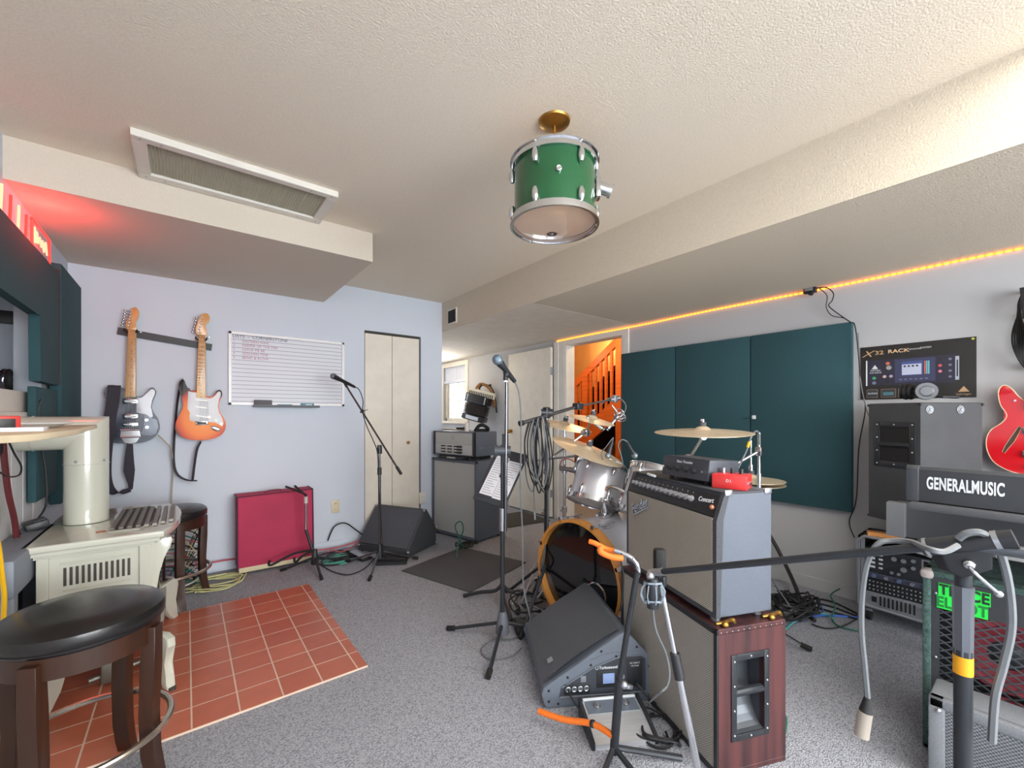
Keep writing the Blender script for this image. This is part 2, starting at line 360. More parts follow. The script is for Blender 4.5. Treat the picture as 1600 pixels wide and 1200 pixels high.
# sun-facing fence behind the shrub
# ---------------------------------------------------------------- stairwell beyond the doorway
M_or = mat('orange_varnished_wood', (208, 104, 40), .35, noise=(1, .18), stretch=(4, 4, 30))
M_pan = mat('honey_wood_panelling', (196, 150, 96), .5, c2=(150, 104, 62), noise=(2.2, .2), stretch=(1, 1, .25))
mb = MB(); mb.bb((5.5, .2, 0), (5.6, 5.4, 2.6)); mb.bb((3.6, .2, 0), (5.5, .3, 2.6)); mb.bb((3.601, 5.3, 0), (5.5, 5.4, 2.6)); struct(mb, 'wall_stairwell', M_pan)
th = T('staircase', 'orange varnished wooden staircase with balustrade seen through the doorway', 'staircase', (4.9, 3.3, 0))
XS = 4.7
A = onX(888, 612, XS); B = onX(962, 536, XS)
dirv = (B - A)
mb = MB(th, 1)
def P(t, dz=0, x=XS): q = A + dirv * t; return Vector((x, q.y, q.z + dz))
mb.bar(P(-.05), P(1.3), .05, .10); mb.build('handrail', M_or)
for k in range(13):
    t = -.02 + k * .105
    q = P(t); MB(th, 1).bb((XS - .016, q.y - .018, q.z - 0.86), (XS + .016, q.y + .018, q.z - .02)).build('baluster', M_or, smooth=False)
for t, x in ((.0, XS), (.40, XS), (1.08, XS)):
    q = P(t); MB(th, 1).bb((x - .045, q.y - .045, 0), (x + .045, q.y + .045, q.z + (.02)), .004).build('newel_post', M_or, smooth=False)
mb = MB(th, 1); mb.bar(P(-.1, -.92), P(1.3, -.92), .04, .24); mb.build('stringer', M_or)
mtread = mat('dark_stair_carpet', (40, 30, 24), .9)
n = 13
for k in range(n):
    q = P(-.1 + k * .11, -.30, XS + .4)
    MB(th, 1).bb((XS + .06, q.y - .10, q.z - .62), (XS + .78, q.y + .10, q.z + .0), .004).build('tread', mtread, smooth=False)
# small chair, side table and plants at the foot of the stairs
def leafy(name, base, h, r, n, label, m, group=None):
    th = T(name, label, 'plant', base)
    MB(th).lathe([(0, 0), (r * .35, 0), (r * .5, h * .3), (r * .45, h * .3), (0, h * .28)], seg=16).build('pot', M_or)
    mb = MB(th)
    for i in range(n):
        a = random.uniform(0, 6.28); z = random.uniform(h * .3, h); rr = r * random.uniform(.2, 1)
        c = Vector((math.cos(a) * rr, math.sin(a) * rr, z)); u = Vector((math.cos(a), math.sin(a), random.uniform(-.6, .6))).normalized() * r * .3; v = Vector((-math.sin(a), math.cos(a), 0)) * r * .12
        mb.bm.faces.new([mb._v(c - u), mb._v(c + v), mb._v(c + u), mb._v(c - v)])
    mb.build('foliage', m, smooth=False); return th
M_leaf = mat('dark_green_leaves', (64, 92, 40), .6, noise=(20, .3))
th = T('console_table', 'dark wooden side table standing below the stairs in the next room', 'table', (4.25, 2.62, 0))
MB(th).box((0, 0, .93), (.3, .75, .04), bev=.004).build('table_top', mat('dark_table_wood', (92, 48, 26), .4))
MB(th).box((0, 0, .78), (.26, .70, .24)).build('drawer_case', MATS['dark_table_wood'], smooth=False)
for a in (-.12, .12):
    for b in (-.33, .33): MB(th).box((a, b, .33), (.035, .035, .66)).build('leg', MATS['dark_table_wood'], smooth=False)
th = T('ornament', 'small dark bronze figure ornament on the side table below the stairs', 'ornament', (4.24, 2.78, .95))
MB(th).box((0, 0, .012), (.09, .13, .024)).build('base', M_blk)
MB(th).cyl((0, -.03, .02), (0, -.03, .10), .012).cyl((0, .03, .02), (0, .03, .10), .012).ball((0, 0, .13), .04, (.8, 1, .8)).ball((0, .02, .185), .022).build('figure', mat('bronze', (88, 60, 30), .4, .7))
leafy('potted_plant', (4.3, 2.47, .95), .26, .11, 90, 'bushy green potted plant on the side table, right of the bronze ornament', M_leaf)
leafy('potted_plant', (4.35, 3.06, 0), .62, .2, 200, 'tall green potted plant on the floor at the foot of the stairs', M_leaf)
th = T('wooden_crate', 'pale wooden box on the next room floor just beyond the doorway', 'box', (4.15, 3.18, 0))
MB(th).box((0, 0, .1), (.22, .3, .2), bev=.004).build('crate_body', mat('pale_box_wood', (190, 130, 80), .5))
# ---------------------------------------------------------------- hearth
def tiles():
    m = bpy.data.materials.new('terracotta_tiles'); m.use_nodes = True; N = m.node_tree.nodes; L = m.node_tree.links
    b = N['Principled BSDF']; b.inputs['Roughness'].default_value = .32
    tc = N.new('ShaderNodeTexCoord'); mp = N.new('ShaderNodeMapping'); L.new(tc.outputs['Object'], mp.inputs[0]); mp.inputs['Location'].default_value = (.655, .625, 0)
    br = N.new('ShaderNodeTexBrick'); br.offset = 0; br.inputs['Scale'].default_value = 1; br.inputs['Brick Width'].default_value = .158; br.inputs['Row Height'].default_value = .1552; br.inputs['Mortar Size'].default_value = .0032; br.inputs['Mortar Smooth'].default_value = .1
    br.inputs['Color1'].default_value = lin((200, 112, 84)); br.inputs['Color2'].default_value = lin((186, 100, 74)); br.inputs['Mortar'].default_value = lin((226, 200, 180)); br.inputs['Bias'].default_value = 0
    L.new(mp.outputs[0], br.inputs['Vector'])
    n = N.new('ShaderNodeTexNoise'); n.inputs['Scale'].default_value = 14; n.inputs['Detail'].default_value = 6; L.new(tc.outputs['Object'], n.inputs['Vector'])
    mx = N.new('ShaderNodeMix'); mx.data_type = 'RGBA'; mx.blend_type = 'MULTIPLY'; mx.inputs[0].default_value = .25; L.new(br.outputs[0], mx.inputs[6]); L.new(n.outputs[0], mx.inputs[7]); L.new(mx.outputs[2], b.inputs['Base Color'])
    bp = N.new('ShaderNodeBump'); bp.inputs['Strength'].default_value = .5; bp.inputs['Distance'].default_value = .003; bp.invert = True; L.new(br.outputs['Fac'], bp.inputs['Height']); L.new(bp.outputs[0], b.inputs['Normal'])
    return m
o = MB().bb((-.615, 2.035, 0), (.695, 3.285, .008)).build('tile_hearth', tiles(), smooth=False)
props(o, 'square terracotta tile hearth with pale grout under the stove', 'hearth')
# ---------------------------------------------------------------- ceiling vent, ceiling light drum, beam grille
th = T('ceiling_vent', 'long white framed return air grille on the ceiling', 'vent', (.23, 2.56, 2.385))
x0, x1, y0, y1 = -.185, .645, 2.345, 2.745
mb = MB(th, 1); z0, z1 = 2.388, 2.42
mb.bb((x0, y0, z0), (x1, y0 + .045, z1), .004).bb((x0, y1 - .055, z0), (x1, y1, z1), .004).bb((x0, y0 + .045, z0), (x0 + .05, y1 - .055, z1), .003).bb((x1 - .05, y0 + .045, z0), (x1, y1 - .055, z1), .003).build('frame', M_white, smooth=False)
mb = MB(th, 1)
xx = x0 + .05
while xx < x1 - .05: mb.bb((xx, y0 + .045, z0 + .012), (xx + .003, y1 - .055, z0 + .024)); xx += .0122
yy = y0 + .05
while yy < y1 - .055: mb.bb((x0 + .05, yy, z0 + .013), (x1 - .05, yy + .0025, z0 + .022)); yy += .0122
mb.build('grille', mat('dusty_grille', (190, 184, 164), .6), smooth=False)
MB(th, 1).bb((x0 + .05, y0 + .045, 2.416), (x1 - .05, y1 - .055, 2.4195)).build('filter', mat('dusty_filter', (128, 122, 104), .9))
mb = MB(th, 1)
for sx_ in (x0 + .03, x1 - .03, x0 + .1, x1 - .13):
    for sy_ in (y0 + .02, y1 - .025): mb.cyl((sx_, sy_, z0 - .001), (sx_, sy_, z0 + .002), .005, seg=8)
mb.build('screw', M_sil)
th = T('beam_grille', 'small black square vent opening on the side of the beam', 'vent', onX(706, 495, 2.16))
p0, p1 = onX(702, 487, 2.16), onX(713, 502, 2.16)
MB(th, 1).bb((2.15, p1.y - .015, p1.z - .015), (2.16, p0.y + .015, p0.z + .015)).build('frame', M_white, smooth=False)
MB(th, 1).bb((2.146, p1.y, p1.z), (2.152, p0.y, p0.z)).build('opening', M_rub, smooth=False)

def lug_mesh(mb, M, l=.055, w=.013, rod=.07):
    X0 = mb.X; mb.X = X0 @ M
    mb.lathe([(0, 0), (w * .6, .004), (w, l * .35), (w, l * .7), (w * .6, l), (0, l + .002)], Matrix.Translation((w * .7, 0, -l * .1)), 12)
    mb.cyl((w * .8, 0, l * .7), (w * .8, 0, rod), .0035, seg=8)
    mb.ball((w * .8, 0, rod), .007, (1, 1, .8), 8)
    mb.X = X0
def drum(th, M, r, depth, shell, headm=None, n=6, hoopm=None, hoop=.012, both=True, bass=False, back=None):
    """drum whose shell runs from local z=0 (front head) to z=depth, placed by M in thing space"""
    mb = MB(th); mb.X = M; t = .008
    mb.lathe([(r, 0), (r, depth), (r - t, depth), (r - t, 0), (r, 0)], seg=56); mb.build('shell', shell)
    for z, d in ((0, -1), (depth, 1)):
        mb = MB(th); mb.X = M; hh = .014 if not bass else .04
        z0, z1 = (z - .012, z + hh) if d > 0 else (z - hh, z + .012)
        rr = r + hoop
        mb.lathe([(r + .002, z0), (rr, z0), (rr, z1), (r + .002, z1), (r + .002, z0)], seg=56)
        if not bass: mb.lathe([(rr - .002, (z1 if d > 0 else z0) - .003), (rr + .006, (z1 if d > 0 else z0) - .003), (rr + .006, (z1 if d > 0 else z0) + .003), (rr - .002, (z1 if d > 0 else z0) + .003), (rr - .002, (z1 if d > 0 else z0) - .003)], seg=56)
        mb.build('hoop', hoopm or M_chr)
        mb = MB(th); mb.X = M; zz = z + d * .004
        mb.lathe([(0, zz), (r * .9, zz), (r + .001, zz - d * .003)], seg=56)
        mb.build('head', (back if (d > 0 and back) else headm))
    for i in range(n):
        a = 2 * PI * (i + .5) / n
        for z, d in ((0, 1), (depth, -1)):
            mb = MB(th); mb.X = M
            q = Matrix.Rotation(a, 4, 'Z') @ Matrix.Translation((r, 0, depth * .28 if d > 0 else depth * .72)) @ (Matrix.Identity(4) if d < 0 else Matrix.Rotation(PI, 4, 'X'))
            lug_mesh(mb, q, l=min(.062, depth * .25), rod=depth * .28 + (.012 if not bass else -.02)); mb.build('lug', M_chr)
th = T('ceiling_drum_light', 'green drum with chrome hoops hanging from the ceiling as a light fixture', 'light fixture', (1.187, 1.246, 2.0))
M_green = mat('green_drum_wrap', (16, 84, 46), .25, coat=.6)
M_head = mat('translucent_tan_drumhead', (226, 196, 172), .12, coat=.5)
drum(th, Matrix.Rotation(R(-7.9), 4, 'Z') @ Matrix.Translation((0, 0, .008)), .163, .225, M_green, M_head, 6)
MB(th).cyl((0, 0, .24), (0, 0, .41), .006).build('stem', M_brass)
MB(th).lathe([(0, .400), (.014, .400), (.045, .405), (.062, .413), (.065, .42), (0, .42)]).build('canopy', M_brass)
mb = MB(th); a = .30 - PI / 2
c = Vector((math.cos(a), math.sin(a), 0)); c = Vector((.72, -.62, 0)).normalized()
mb.box(c * .175 + Vector((0, 0, .14)), (.02, .05, .08), (0, 0, math.atan2(c.y, c.x)), .004); mb.cyl(c * .17 + Vector((0, 0, .15)), c * .225 + Vector((0, 0, .13)), .024); mb.cyl(c * .222 + Vector((0, 0, .131)), c * .232 + Vector((0, 0, .127)), .028); mb.build('mount_bracket', M_chr)
c = Vector((-S_, -C_, 0))
MB(th).cyl(c * .163 + Vector((0, 0, .13)), c * .172 + Vector((0, 0, .13)), .011).ring(c * .173 + Vector((0, 0, .13)), c, .008, .0025).build('air_vent', M_chr)
mb = MB(th); mb.X = Matrix.Translation((c.x * -.10, c.y * -.10, .0035)) @ Matrix.Rotation(-YAW, 4, 'Z') @ Matrix.Rotation(PI, 4, 'X')
mb.text('C B', Matrix.Identity(4), .028, .0004, bold=.002).ring((0, 0, 0), (0, 0, 1), .018, .003, 20, 4); mb.build('head_logo', M_blk)

# rope light along the right wall, its camera-like box and wires
pts = [(XR - .009, 3.6 - i * .05, 2.096 + .003 * math.sin(i * .21)) for i in range(112)]
o = MB().tube(pts, .006, 8).build('rope_light', glow('rope_light_glow', (255, 150, 50), 3.2, .033))
props(o, 'glowing orange rope light running along the top of the right wall', 'rope light')
th = T('control_box', 'small black and silver camera-like box fixed at the rope light', 'camera', onX(1266, 453, XR - .04))
c = onX(1266, 453, XR - .03)
MB(th, 1).box(c, (.04, .075, .045), bev=.004).build('case', M_blk)
MB(th, 1).box(c + Vector((-.021, .004, .004)), (.003, .05, .028), bev=.001).build('face_plate', M_sil)
MB(th, 1).cyl(c + Vector((-.01, -.01, -.03)), c + Vector((-.05, -.01, -.03)), .014).build('lens', M_rub)
def cable(pts, r, m, name, label, cat='cable', group=None, n=8, seg=6, kind=None):
    o = MB().tube(pts, r, seg, n).build(name, m); return props(o, label, cat, group, kind)
M_cb = mat('black_cable_rubber', (26, 26, 28), .55)
M_cg = mat('grey_cable_rubber', (104, 108, 112), .45)
X = XR - .03
cable([onX(px, py, x) for px, py, x in ((1272, 451, X), (1290, 449, X - .03), (1302, 458, X - .03), (1300, 470, X - .02), (1295, 478, X - .02), (1312, 492, X), (1328, 503, X - .04), (1336, 510, 3.40), (1342, 560, 3.40), (1346, 610, 3.42), (1352, 640, 3.43), (1342, 700, 3.44), (1338, 780, 3.43), (1327, 815, 3.43), (1335, 840, 3.43))], .0035, M_cb, 'wall_wire', 'thin black wire running from the small box down past the teal panel edge')
cable([onX(px, py, x) for px, py, x in ((1280, 450, X), (1292, 462, X - .02), (1291, 480, X - .02), (1300, 493, X - .01), (1318, 497, X - .01), (1330, 504, X - .04))], .003, M_cb, 'wall_wire', 'short looped black wire hanging under the small box at the rope light')
cable([onX(px, py, x) for px, py, x in ((1341, 520, 3.41), (1344, 590, 3.41), (1354, 640, 3.41), (1362, 660, 3.41), (1361, 690, 3.43))], .003, M_cg, 'wall_wire', 'grey wire hanging between the teal panel and the poster')
# ================================================================ left side: panels, neon, stove, shelf, stools
def panel_yz(th, name, x0, x1, poly, m, bev=.006):
    return MB(th, 1).prism([(x0, y, z) for y, z in poly], (x1 - x0, 0, 0), bev).build(name, m)
th = T('acoustic_panel', 'dark green fabric valance panel around the niche opening, under the neon sign', 'acoustic panel', (-.585, 2.3, 1.38))
panel_yz(th, 'padded_panel', -.60, -.56, [(.5, 2.015), (3.385, 2.015), (3.385, 1.385), (3.02, 1.385), (3.02, 1.71), (.5, 1.71)], M_teal)
MB(th, 1).bb((-.60, 3.385, 1.39), (-.558, 3.40, 2.03), .002).build('edge_strip', mat('maroon_edge', (58, 36, 42), .7), smooth=False)
th = T('acoustic_panel', 'tall dark green fabric panel standing in the back left corner', 'acoustic panel', (-.59, 3.75, .7))
panel_yz(th, 'padded_panel', -.605, -.555, [(3.43, .72), (3.99, .72), (3.99, 2.075), (3.43, 2.075)], M_teal)
o = MB().bb((-.60, 3.0, .80), (-.57, 3.42, 1.36), .004).build('acoustic_panel', M_teal); props(o, 'narrow teal fabric panel behind the stove pipe, below the valance', 'acoustic panel')
o = MB().bb((-.60, 3.55, 2.077), (-.57, 3.68, 2.10), .006).build('green_tape_roll', mat('green_plastic', (92, 150, 60), .5)); props(o, 'small bright green strip lying on top of the corner panel', 'tape')
th = T('neon_sign', 'red neon sign of bars and a framed script on top of the green valance', 'neon sign', (-.58, 2.95, 2.018))
M_neon = glow('neon_red', (255, 36, 30), 4.5); M_neon2 = glow('neon_pink_white', (255, 130, 100), 3.5)
xn = -.585
def nb(pts, r=.0055, m=M_neon, name='neon_tube', sm=4, closed=False): return MB(th, 1).tube([(xn, y, z) for y, z in pts], r, 8, sm, closed).build(name, m)
for k in range(4):
    y = 2.57 + k * .11
    nb([(y, 2.035), (y + .01, 2.09), (y + .016, 2.15)], .005, m=M_neon if k % 2 else M_neon2)
nb([(3.02, 2.035), (3.005, 2.05), (3.005, 2.15), (3.02, 2.165), (3.31, 2.165), (3.325, 2.15), (3.325, 2.05), (3.31, 2.035)], closed=True)
nb([(3.04, 2.06), (3.05, 2.14), (3.07, 2.07), (3.09, 2.13), (3.11, 2.08), (3.14, 2.12), (3.17, 2.08), (3.19, 2.12), (3.22, 2.07), (3.25, 2.13), (3.28, 2.07)], .004, M_neon2)
MB(th, 1).bb((-.598, 2.55, 2.018), (-.59, 3.33, 2.03)).build('mounting_rail', M_blk, smooth=False)
# strip on the back wall inside the niche
o = MB().bb((-1.45, 3.972, 1.79), (-.64, 3.998, 1.87), .003).build('hanger_rail', M_blk); props(o, 'black hanger rail on the wall seen through the niche opening', 'hanger rail')
# headphones on the ledge
c = onX(8, 603, -.72)
th = T('headphones', 'black headphones with silver earcup resting on the white ledge', 'headphones', (c.x, c.y, 1.335))
MB(th).ball((0, 0, .062), .06, (.45, .75, 1)).build('earcup', mat('polished_dark_silver', (150, 156, 176), .12, 1))
MB(th).ring((.012, 0, .062), (1, .2, 0), .045, .014).build('cushion', M_rub)
MB(th).tube([(-.02, -.01, .06), (-.02, -.06, .115), (-.03, -.03, .135), (-.06, .02, .12), (-.08, .06, .06), (-.08, .05, .02)], .006, 8, 6).build('headband', M_blk)
MB(th).ball((-.085, .045, .05), .045, (.45, .75, 1)).build('earcup', M_blk)
# stove -----------------------------------------------------------
M_en = mat('cream_enamel', (196, 197, 184), .14, coat=.6, noise=(3, .02))
M_iron = mat('dark_cast_iron', (64, 60, 56), .5)
th = T('stove', 'cream enamel pellet stove with louvred side on the tile hearth', 'stove', (-.26, 2.82, .008))
def plan(off, bow=0.0, n=10):
    """top outline: straight back and sides, front (+X) bowed"""
    y0, y1, xb, xf = 2.50 - off, 3.18 + off, -.47 - off, -.125 + off
    pts = [(xb, y0), (xf, y0)]
    for k in range(1, n):
        t = k / n; pts.append((xf + (.06 + bow) * math.sin(PI * t) ** .75, y0 + (y1 - y0) * t))
    return pts + [(xf, y1), (xb, y1)]
def slab(o, z0, z1, bow=0.0): return [(x, y, z0) for x, y in plan(o, bow)], (0, 0, z1 - z0)
MB(th, 1).prism(*slab(.0, .22, .655, -.06)).build('body', M_en)
mb = MB(th, 1); mb.prism(*slab(.045, .672, .70), bev=.006); mb.prism(*slab(.03, .655, .672)); mb.prism(*slab(.012, .64, .655)); mb.build('top', M_en)
# top grille
mb = MB(th, 1)
gp = [(x, y) for x, y in plan(-.045) if True]; gp = [(max(x, -.27), y) for x, y in gp]
mb.prism([(x, y, .700) for x, y in gp], (0, 0, .004)); top = mb.build('top_grille', M_iron)
mb = MB(top, 1)
x = -.262
while x < -.04:
    mb.bar((x, 2.58 + max(0, x + .12) * .9, .709), (x, 3.06 - max(0, x + .12) * .9, .709), .016, .012); x += .029
g2 = mb.build('grille_bar', mat('worn_iron', (120, 114, 106), .4, .4), top)
mb = MB(th, 1); mb.tube([(x, y, .704) for x, y in gp], .006, 6, closed=True); mb.build('grille_rim', mat('grille_rim_grey', (150, 148, 138), .4))
# side mouldings and louvres (side faces -Y)
mb = MB(th, 1); f = 2.5
mb.bb((-.475, f - .012, .22), (-.44, f, .64), .003).bb((-.165, f - .012, .22), (-.13, f, .64), .003).bb((-.44, f - .008, .26), (-.165, f, .275), .002).bb((-.41, f - .006, .605), (-.19, f, .612), .002).bb((-.40, f - .006, .495), (-.19, f, .50), .002)
mb.build('side_moulding', M_en, smooth=False)
for k in range(12): MB(th, 1).bb((-.40 + k * .0178, f - .0025, .515), (-.391 + k * .0178, f + .001, .59), .001).build('louvre_slot', M_iron, smooth=False)
mb = MB(th, 1); mb.prism(*slab(.03, .205, .235, -.05), bev=.006); mb.prism(*slab(.015, .235, .25, -.06)); mb.build('plinth', M_en)
# front door with glass
mb = MB(th, 1); mb.bb((-.13, 2.56, .27), (-.108, 3.12, .62), .005); mb.build('front_door', M_en)
mb = MB(th, 1); mb.bb((-.11, 2.63, .33), (-.106, 3.05, .56), .002); mb.build('front_glass', mat('dark_stove_glass', (24, 22, 22), .08))
# side scroll + legs
def leg(x, y, sx, sy):
    mb = MB(th, 1); d = Vector((sx, sy, 0)).normalized(); c = Vector((x, y, 0))
    prof = [(-.05, .24), (-.04, .20), (-.02, .14), (.0, .09), (.03, .04), (.06, .008), (.10, .008), (.095, .03), (.075, .07), (.065, .12), (.075, .16), (.10, .20), (.095, .235), (.06, .25)]
    n = Vector((-d.y, d.x, 0)) * .034
    mb.prism([c + d * a + Vector((0, 0, b)) - n / 2 for a, b in prof], n, .008); return mb.build('leg', M_en)
for x, y, sx, sy in ((-.10, 2.47, .6, -1), (-.10, 3.16, .6, 1), (-.42, 2.50, -.6, -1), (-.42, 3.14, -.6, 1)):
    lg = leg(x, y, sx, sy); d = Vector((sx, sy, 0)).normalized(); c = Vector((x, y, 0)) + d * .10
    MB(lg, 1).cyl((c.x, c.y, .008), (c.x, c.y, .02), .014).build('foot_bolt', M_iron)
for y in (2.535, 3.145):
    prof = [(-.13, .655), (-.055, .655), (-.05, .64), (-.06, .60), (-.085, .56), (-.10, .50), (-.105, .42), (-.13, .40)]
    MB(th, 1).prism([(a, y - .02, b) for a, b in prof], (0, .04, 0), .004).build('corner_bracket', M_en)
MB(th, 1).ring((-.30, 2.60, .7015), (0, 0, 1), .016, .0015, 24, 5).build('maker_mark', mat('red_enamel_mark', (170, 90, 60), .4))
MB(th, 1).box((-.25, 2.62, .07), (.10, .09, .09), bev=.01).cyl((-.34, 2.60, .05), (-.10, 2.66, .06), .012).build('feed_bracket', mat('tarnished_metal', (120, 118, 110), .4, .6))
# flue pipe (its own thing)
th = T('stove_pipe', 'wide cream enamel flue pipe with mitred elbow rising from the stove', 'stove pipe', (-.415, 2.885, .70))
px_, py_, r = -.385, 2.90, .08
mb = MB(th, 1)
seg = 40
def ringpts(fn): return [mb._v(fn(2 * PI * j / seg)) for j in range(seg)]
zc = 1.135
A = ringpts(lambda a: (px_ + r * math.cos(a), py_ + r * math.sin(a), .702))
B = ringpts(lambda a: (px_ + r * math.cos(a), py_ + r * math.sin(a), zc + r * math.cos(a)))
for j in range(seg): mb.bm.faces.new((A[j], A[(j + 1) % seg], B[(j + 1) % seg], B[j]))
mb.build('upright_pipe', M_en)
mb = MB(th, 1)
B = ringpts(lambda a: (px_ + r * math.cos(a), py_ + r * math.sin(a), zc + r * math.cos(a)))
C2 = ringpts(lambda a: (-1.15, py_ + r * math.sin(a), zc + r * math.cos(a)))
for j in range(seg): mb.bm.faces.new((B[j], B[(j + 1) % seg], C2[(j + 1) % seg], C2[j]))
mb.build('elbow_pipe', M_en)
mb = MB(th, 1); mb.ring((px_, py_, .985), (0, 0, 1), r + .001, .0022, 40, 6); mb.ring((-.56, py_, zc), (1, 0, 0), r + .001, .002, 40, 6); mb.build('seam_ring', M_en)
mb = MB(th, 1)
for a in (-1.9, -.6): mb.ball((px_ + r * math.cos(a), py_ + r * math.sin(a), 1.0), .006)
mb.build('screw', M_sil)
# grey sloped unit left of the stove (hopper)
th = T('grey_stand', 'blue-grey moulded plastic stand squeezed between stove and left wall', 'stand', (-.54, 2.55, .008))
g = mat('blue_grey_plastic', (118, 126, 138), .5)
MB(th, 1).bb((-.605, 2.28, .56), (-.485, 2.95, .70), .012).build('top_tray', g)
for y in (2.30, 2.90): MB(th, 1).bb((-.60, y, .008), (-.49, y + .045, .57), .006).build('leg', g)
MB(th, 1).bb((-.60, 2.36, .25), (-.59, 2.88, .56)).build('back_plate', mat('dark_blue_grey', (76, 80, 92), .5), smooth=False)
th = T('power_adapter', 'black power adapter lying on the grey stand beside the flue pipe', 'power adapter', (-.545, 2.86, .70))
MB(th).box((0, 0, .02), (.075, .11, .035), (0, -.25, .3), .006).build('case', M_blk)
MB(th).box((.01, .0, .04), (.04, .07, .006), (0, -.25, .3), .002).build('label_plate', mat('dark_grey_label', (70, 72, 78), .6))
cable([(-.545, 2.90, .74), (-.53, 2.96, .80), (-.54, 3.0, .95), (-.56, 3.02, 1.10), (-.57, 3.04, 1.25), (-.56, 3.05, 1.30)], .004, M_cb, 'adapter_cable', 'black cable rising from the adapter behind the flue pipe')
th = T('wall_outlet', 'small white wall outlet on the left wall above the grey stand', 'outlet', (-.605, 2.62, .82))
MB(th).box((0, 0, 0), (.006, .07, .115), bev=.002).build('plate', M_white)
MB(th).box((.004, 0, .02), (.003, .03, .03), bev=.001).box((.004, 0, -.02), (.003, .03, .03), bev=.001).build('socket', mat('mint_plastic', (180, 206, 196), .5))
for k, (m, lb, pts) in enumerate((
    (M_cb, 'thick black cable hanging straight down the left wall under the wooden shelf', [(0, 690), (5, 720), (14, 770), (24, 820), (36, 845)]),
    (mat('dark_red_cable', (96, 34, 38), .5), 'dark red cable hanging under the wooden shelf by the left wall', [(4, 680), (7, 720), (13, 770), (22, 810), (26, 845)]),
    (M_cb, 'black cable looping under the left wooden shelf', [(12, 686), (22, 708), (33, 728), (30, 742), (14, 745), (0, 738)]))):
    cable([onX(x, y, -.575 + k * .004) for x, y in pts], (.006, .010, .0035)[k], m, 'hanging_cable', lb)
cable([onX(-14, 810, -.50), onX(-3, 850, -.50), onX(3, 895, -.50), onX(7, 935, -.50), onX(4, 1000, -.50)], .007, mat('yellow_hose', (226, 176, 20), .4), 'yellow_hose', 'thick yellow hose hanging at the far left beside the stool', 'hose')
# wooden shelf with paper plate, red box
zt = 1.175
q = [onZ(-60, 673, zt), onZ(0, 672.5, zt), onZ(104, 673, zt), onZ(146, 664, zt), onZ(150, 662, zt)]
th = T('wall_shelf', 'pale wooden shelf with cut corner reaching out in front of the flue elbow', 'shelf', (-.5, 1.9, zt))
a = onY(103, 672, 1.62)
poly = [(-.615, 1.10), (a.x - .10, 1.10), (a.x, 1.30), (a.x + .015, 1.62), (a.x - .04, 2.45), (-.615, 2.45)]
zt = a.z
MB(th, 1).prism([(x, y, zt - .015) for x, y in poly], (0, 0, .015), .002).build('board', mat('laminated_shelf_wood', (214, 198, 168), .5, noise=(3, .1), stretch=(8, 1, 1)))
MB(th, 1).bb((-.612, 1.3, zt - .16), (-.595, 1.34, zt - .022)).bb((-.612, 2.2, zt - .16), (-.595, 2.24, zt - .022)).build('bracket', M_white, smooth=False)
th2 = T('paper_plate', 'white paper plate lying on the wooden shelf', 'plate', (a.x - .14, 1.95, zt))
MB(th2).lathe([(0, .003), (.065, .004), (.085, .012), (.10, .016), (.102, .014), (.085, .009), (.065, .0), (0, 0)]).build('plate_body', M_paper)
o = MB().box((a.x - .13, 1.58, zt + .005), (.20, .12, .01), (0, 0, .1), .001).build('paper_pad', M_paper); props(o, 'white paper pad lying at the shelf edge', 'paper pad')
th = T('red_box', 'small red and black device box at the left end of the wooden shelf', 'box', (0, 0, 0))
c = onD(3, 660, 1.02); th.location = (c.x, c.y, zt); W[th] = Matrix.Translation((c.x, c.y, zt))
MB(th).box((0, 0, .0195), (.05, .05, .038), (0, 0, .5), .004).build('case', mat('red_plastic', (186, 52, 48), .4))
MB(th).box((.012, -.023, .019), (.03, .004, .024), (0, 0, .5), .001).build('front_plate', M_blk)
# stools -----------------------------------------------------------
M_lth = mat('black_leather', (26, 24, 25), .32, bump=(60, .1), coat=.15)
M_wd = mat('dark_brown_wood', (50, 27, 15), .38, noise=(2.5, .35), stretch=(6, 6, .8), coat=.1)
th = T('bar_stool', 'nearest black leather stool with chrome foot ring at the lower left', 'bar stool', (-.256, 1.883, .0), R(20))
MB(th).lathe([(0, .545), (.185, .545), (.197, .56), (.20, .58), (.196, .598), (.18, .612), (.12, .620), (0, .624)], seg=48).build('seat', M_lth)
MB(th).ring((0, 0, .560), (0, 0, 1), .1965, .003, 48, 6).build('seat_piping', M_lth)
MB(th).lathe([(.165, .485), (.187, .485), (.187, .547), (.165, .547), (.165, .485)], seg=48).build('apron', M_wd)
for k in range(4):
    a = PI / 4 + k * PI / 2; d = Vector((math.cos(a), math.sin(a), 0)); n = Vector((-d.y, d.x, 0)) * .044
    prof = [(.168, .535), (.205, .535), (.203, .40), (.196, .25), (.198, .12), (.212, .05), (.228, 0), (.192, 0), (.178, .05), (.162, .12), (.158, .25), (.162, .40)]
    MB(th).prism([d * x + Vector((0, 0, z)) - n / 2 for x, z in prof], n, .003).build('leg', M_wd)
MB(th).ring((0, 0, .205), (0, 0, 1), .215, .0105, 56, 10).build('foot_ring', mat('worn_chrome', (190, 182, 172), .25, .95))
dup(th, (-.085, 3.53, 0), R(62), 'black leather stool behind the stove, against the back wall')
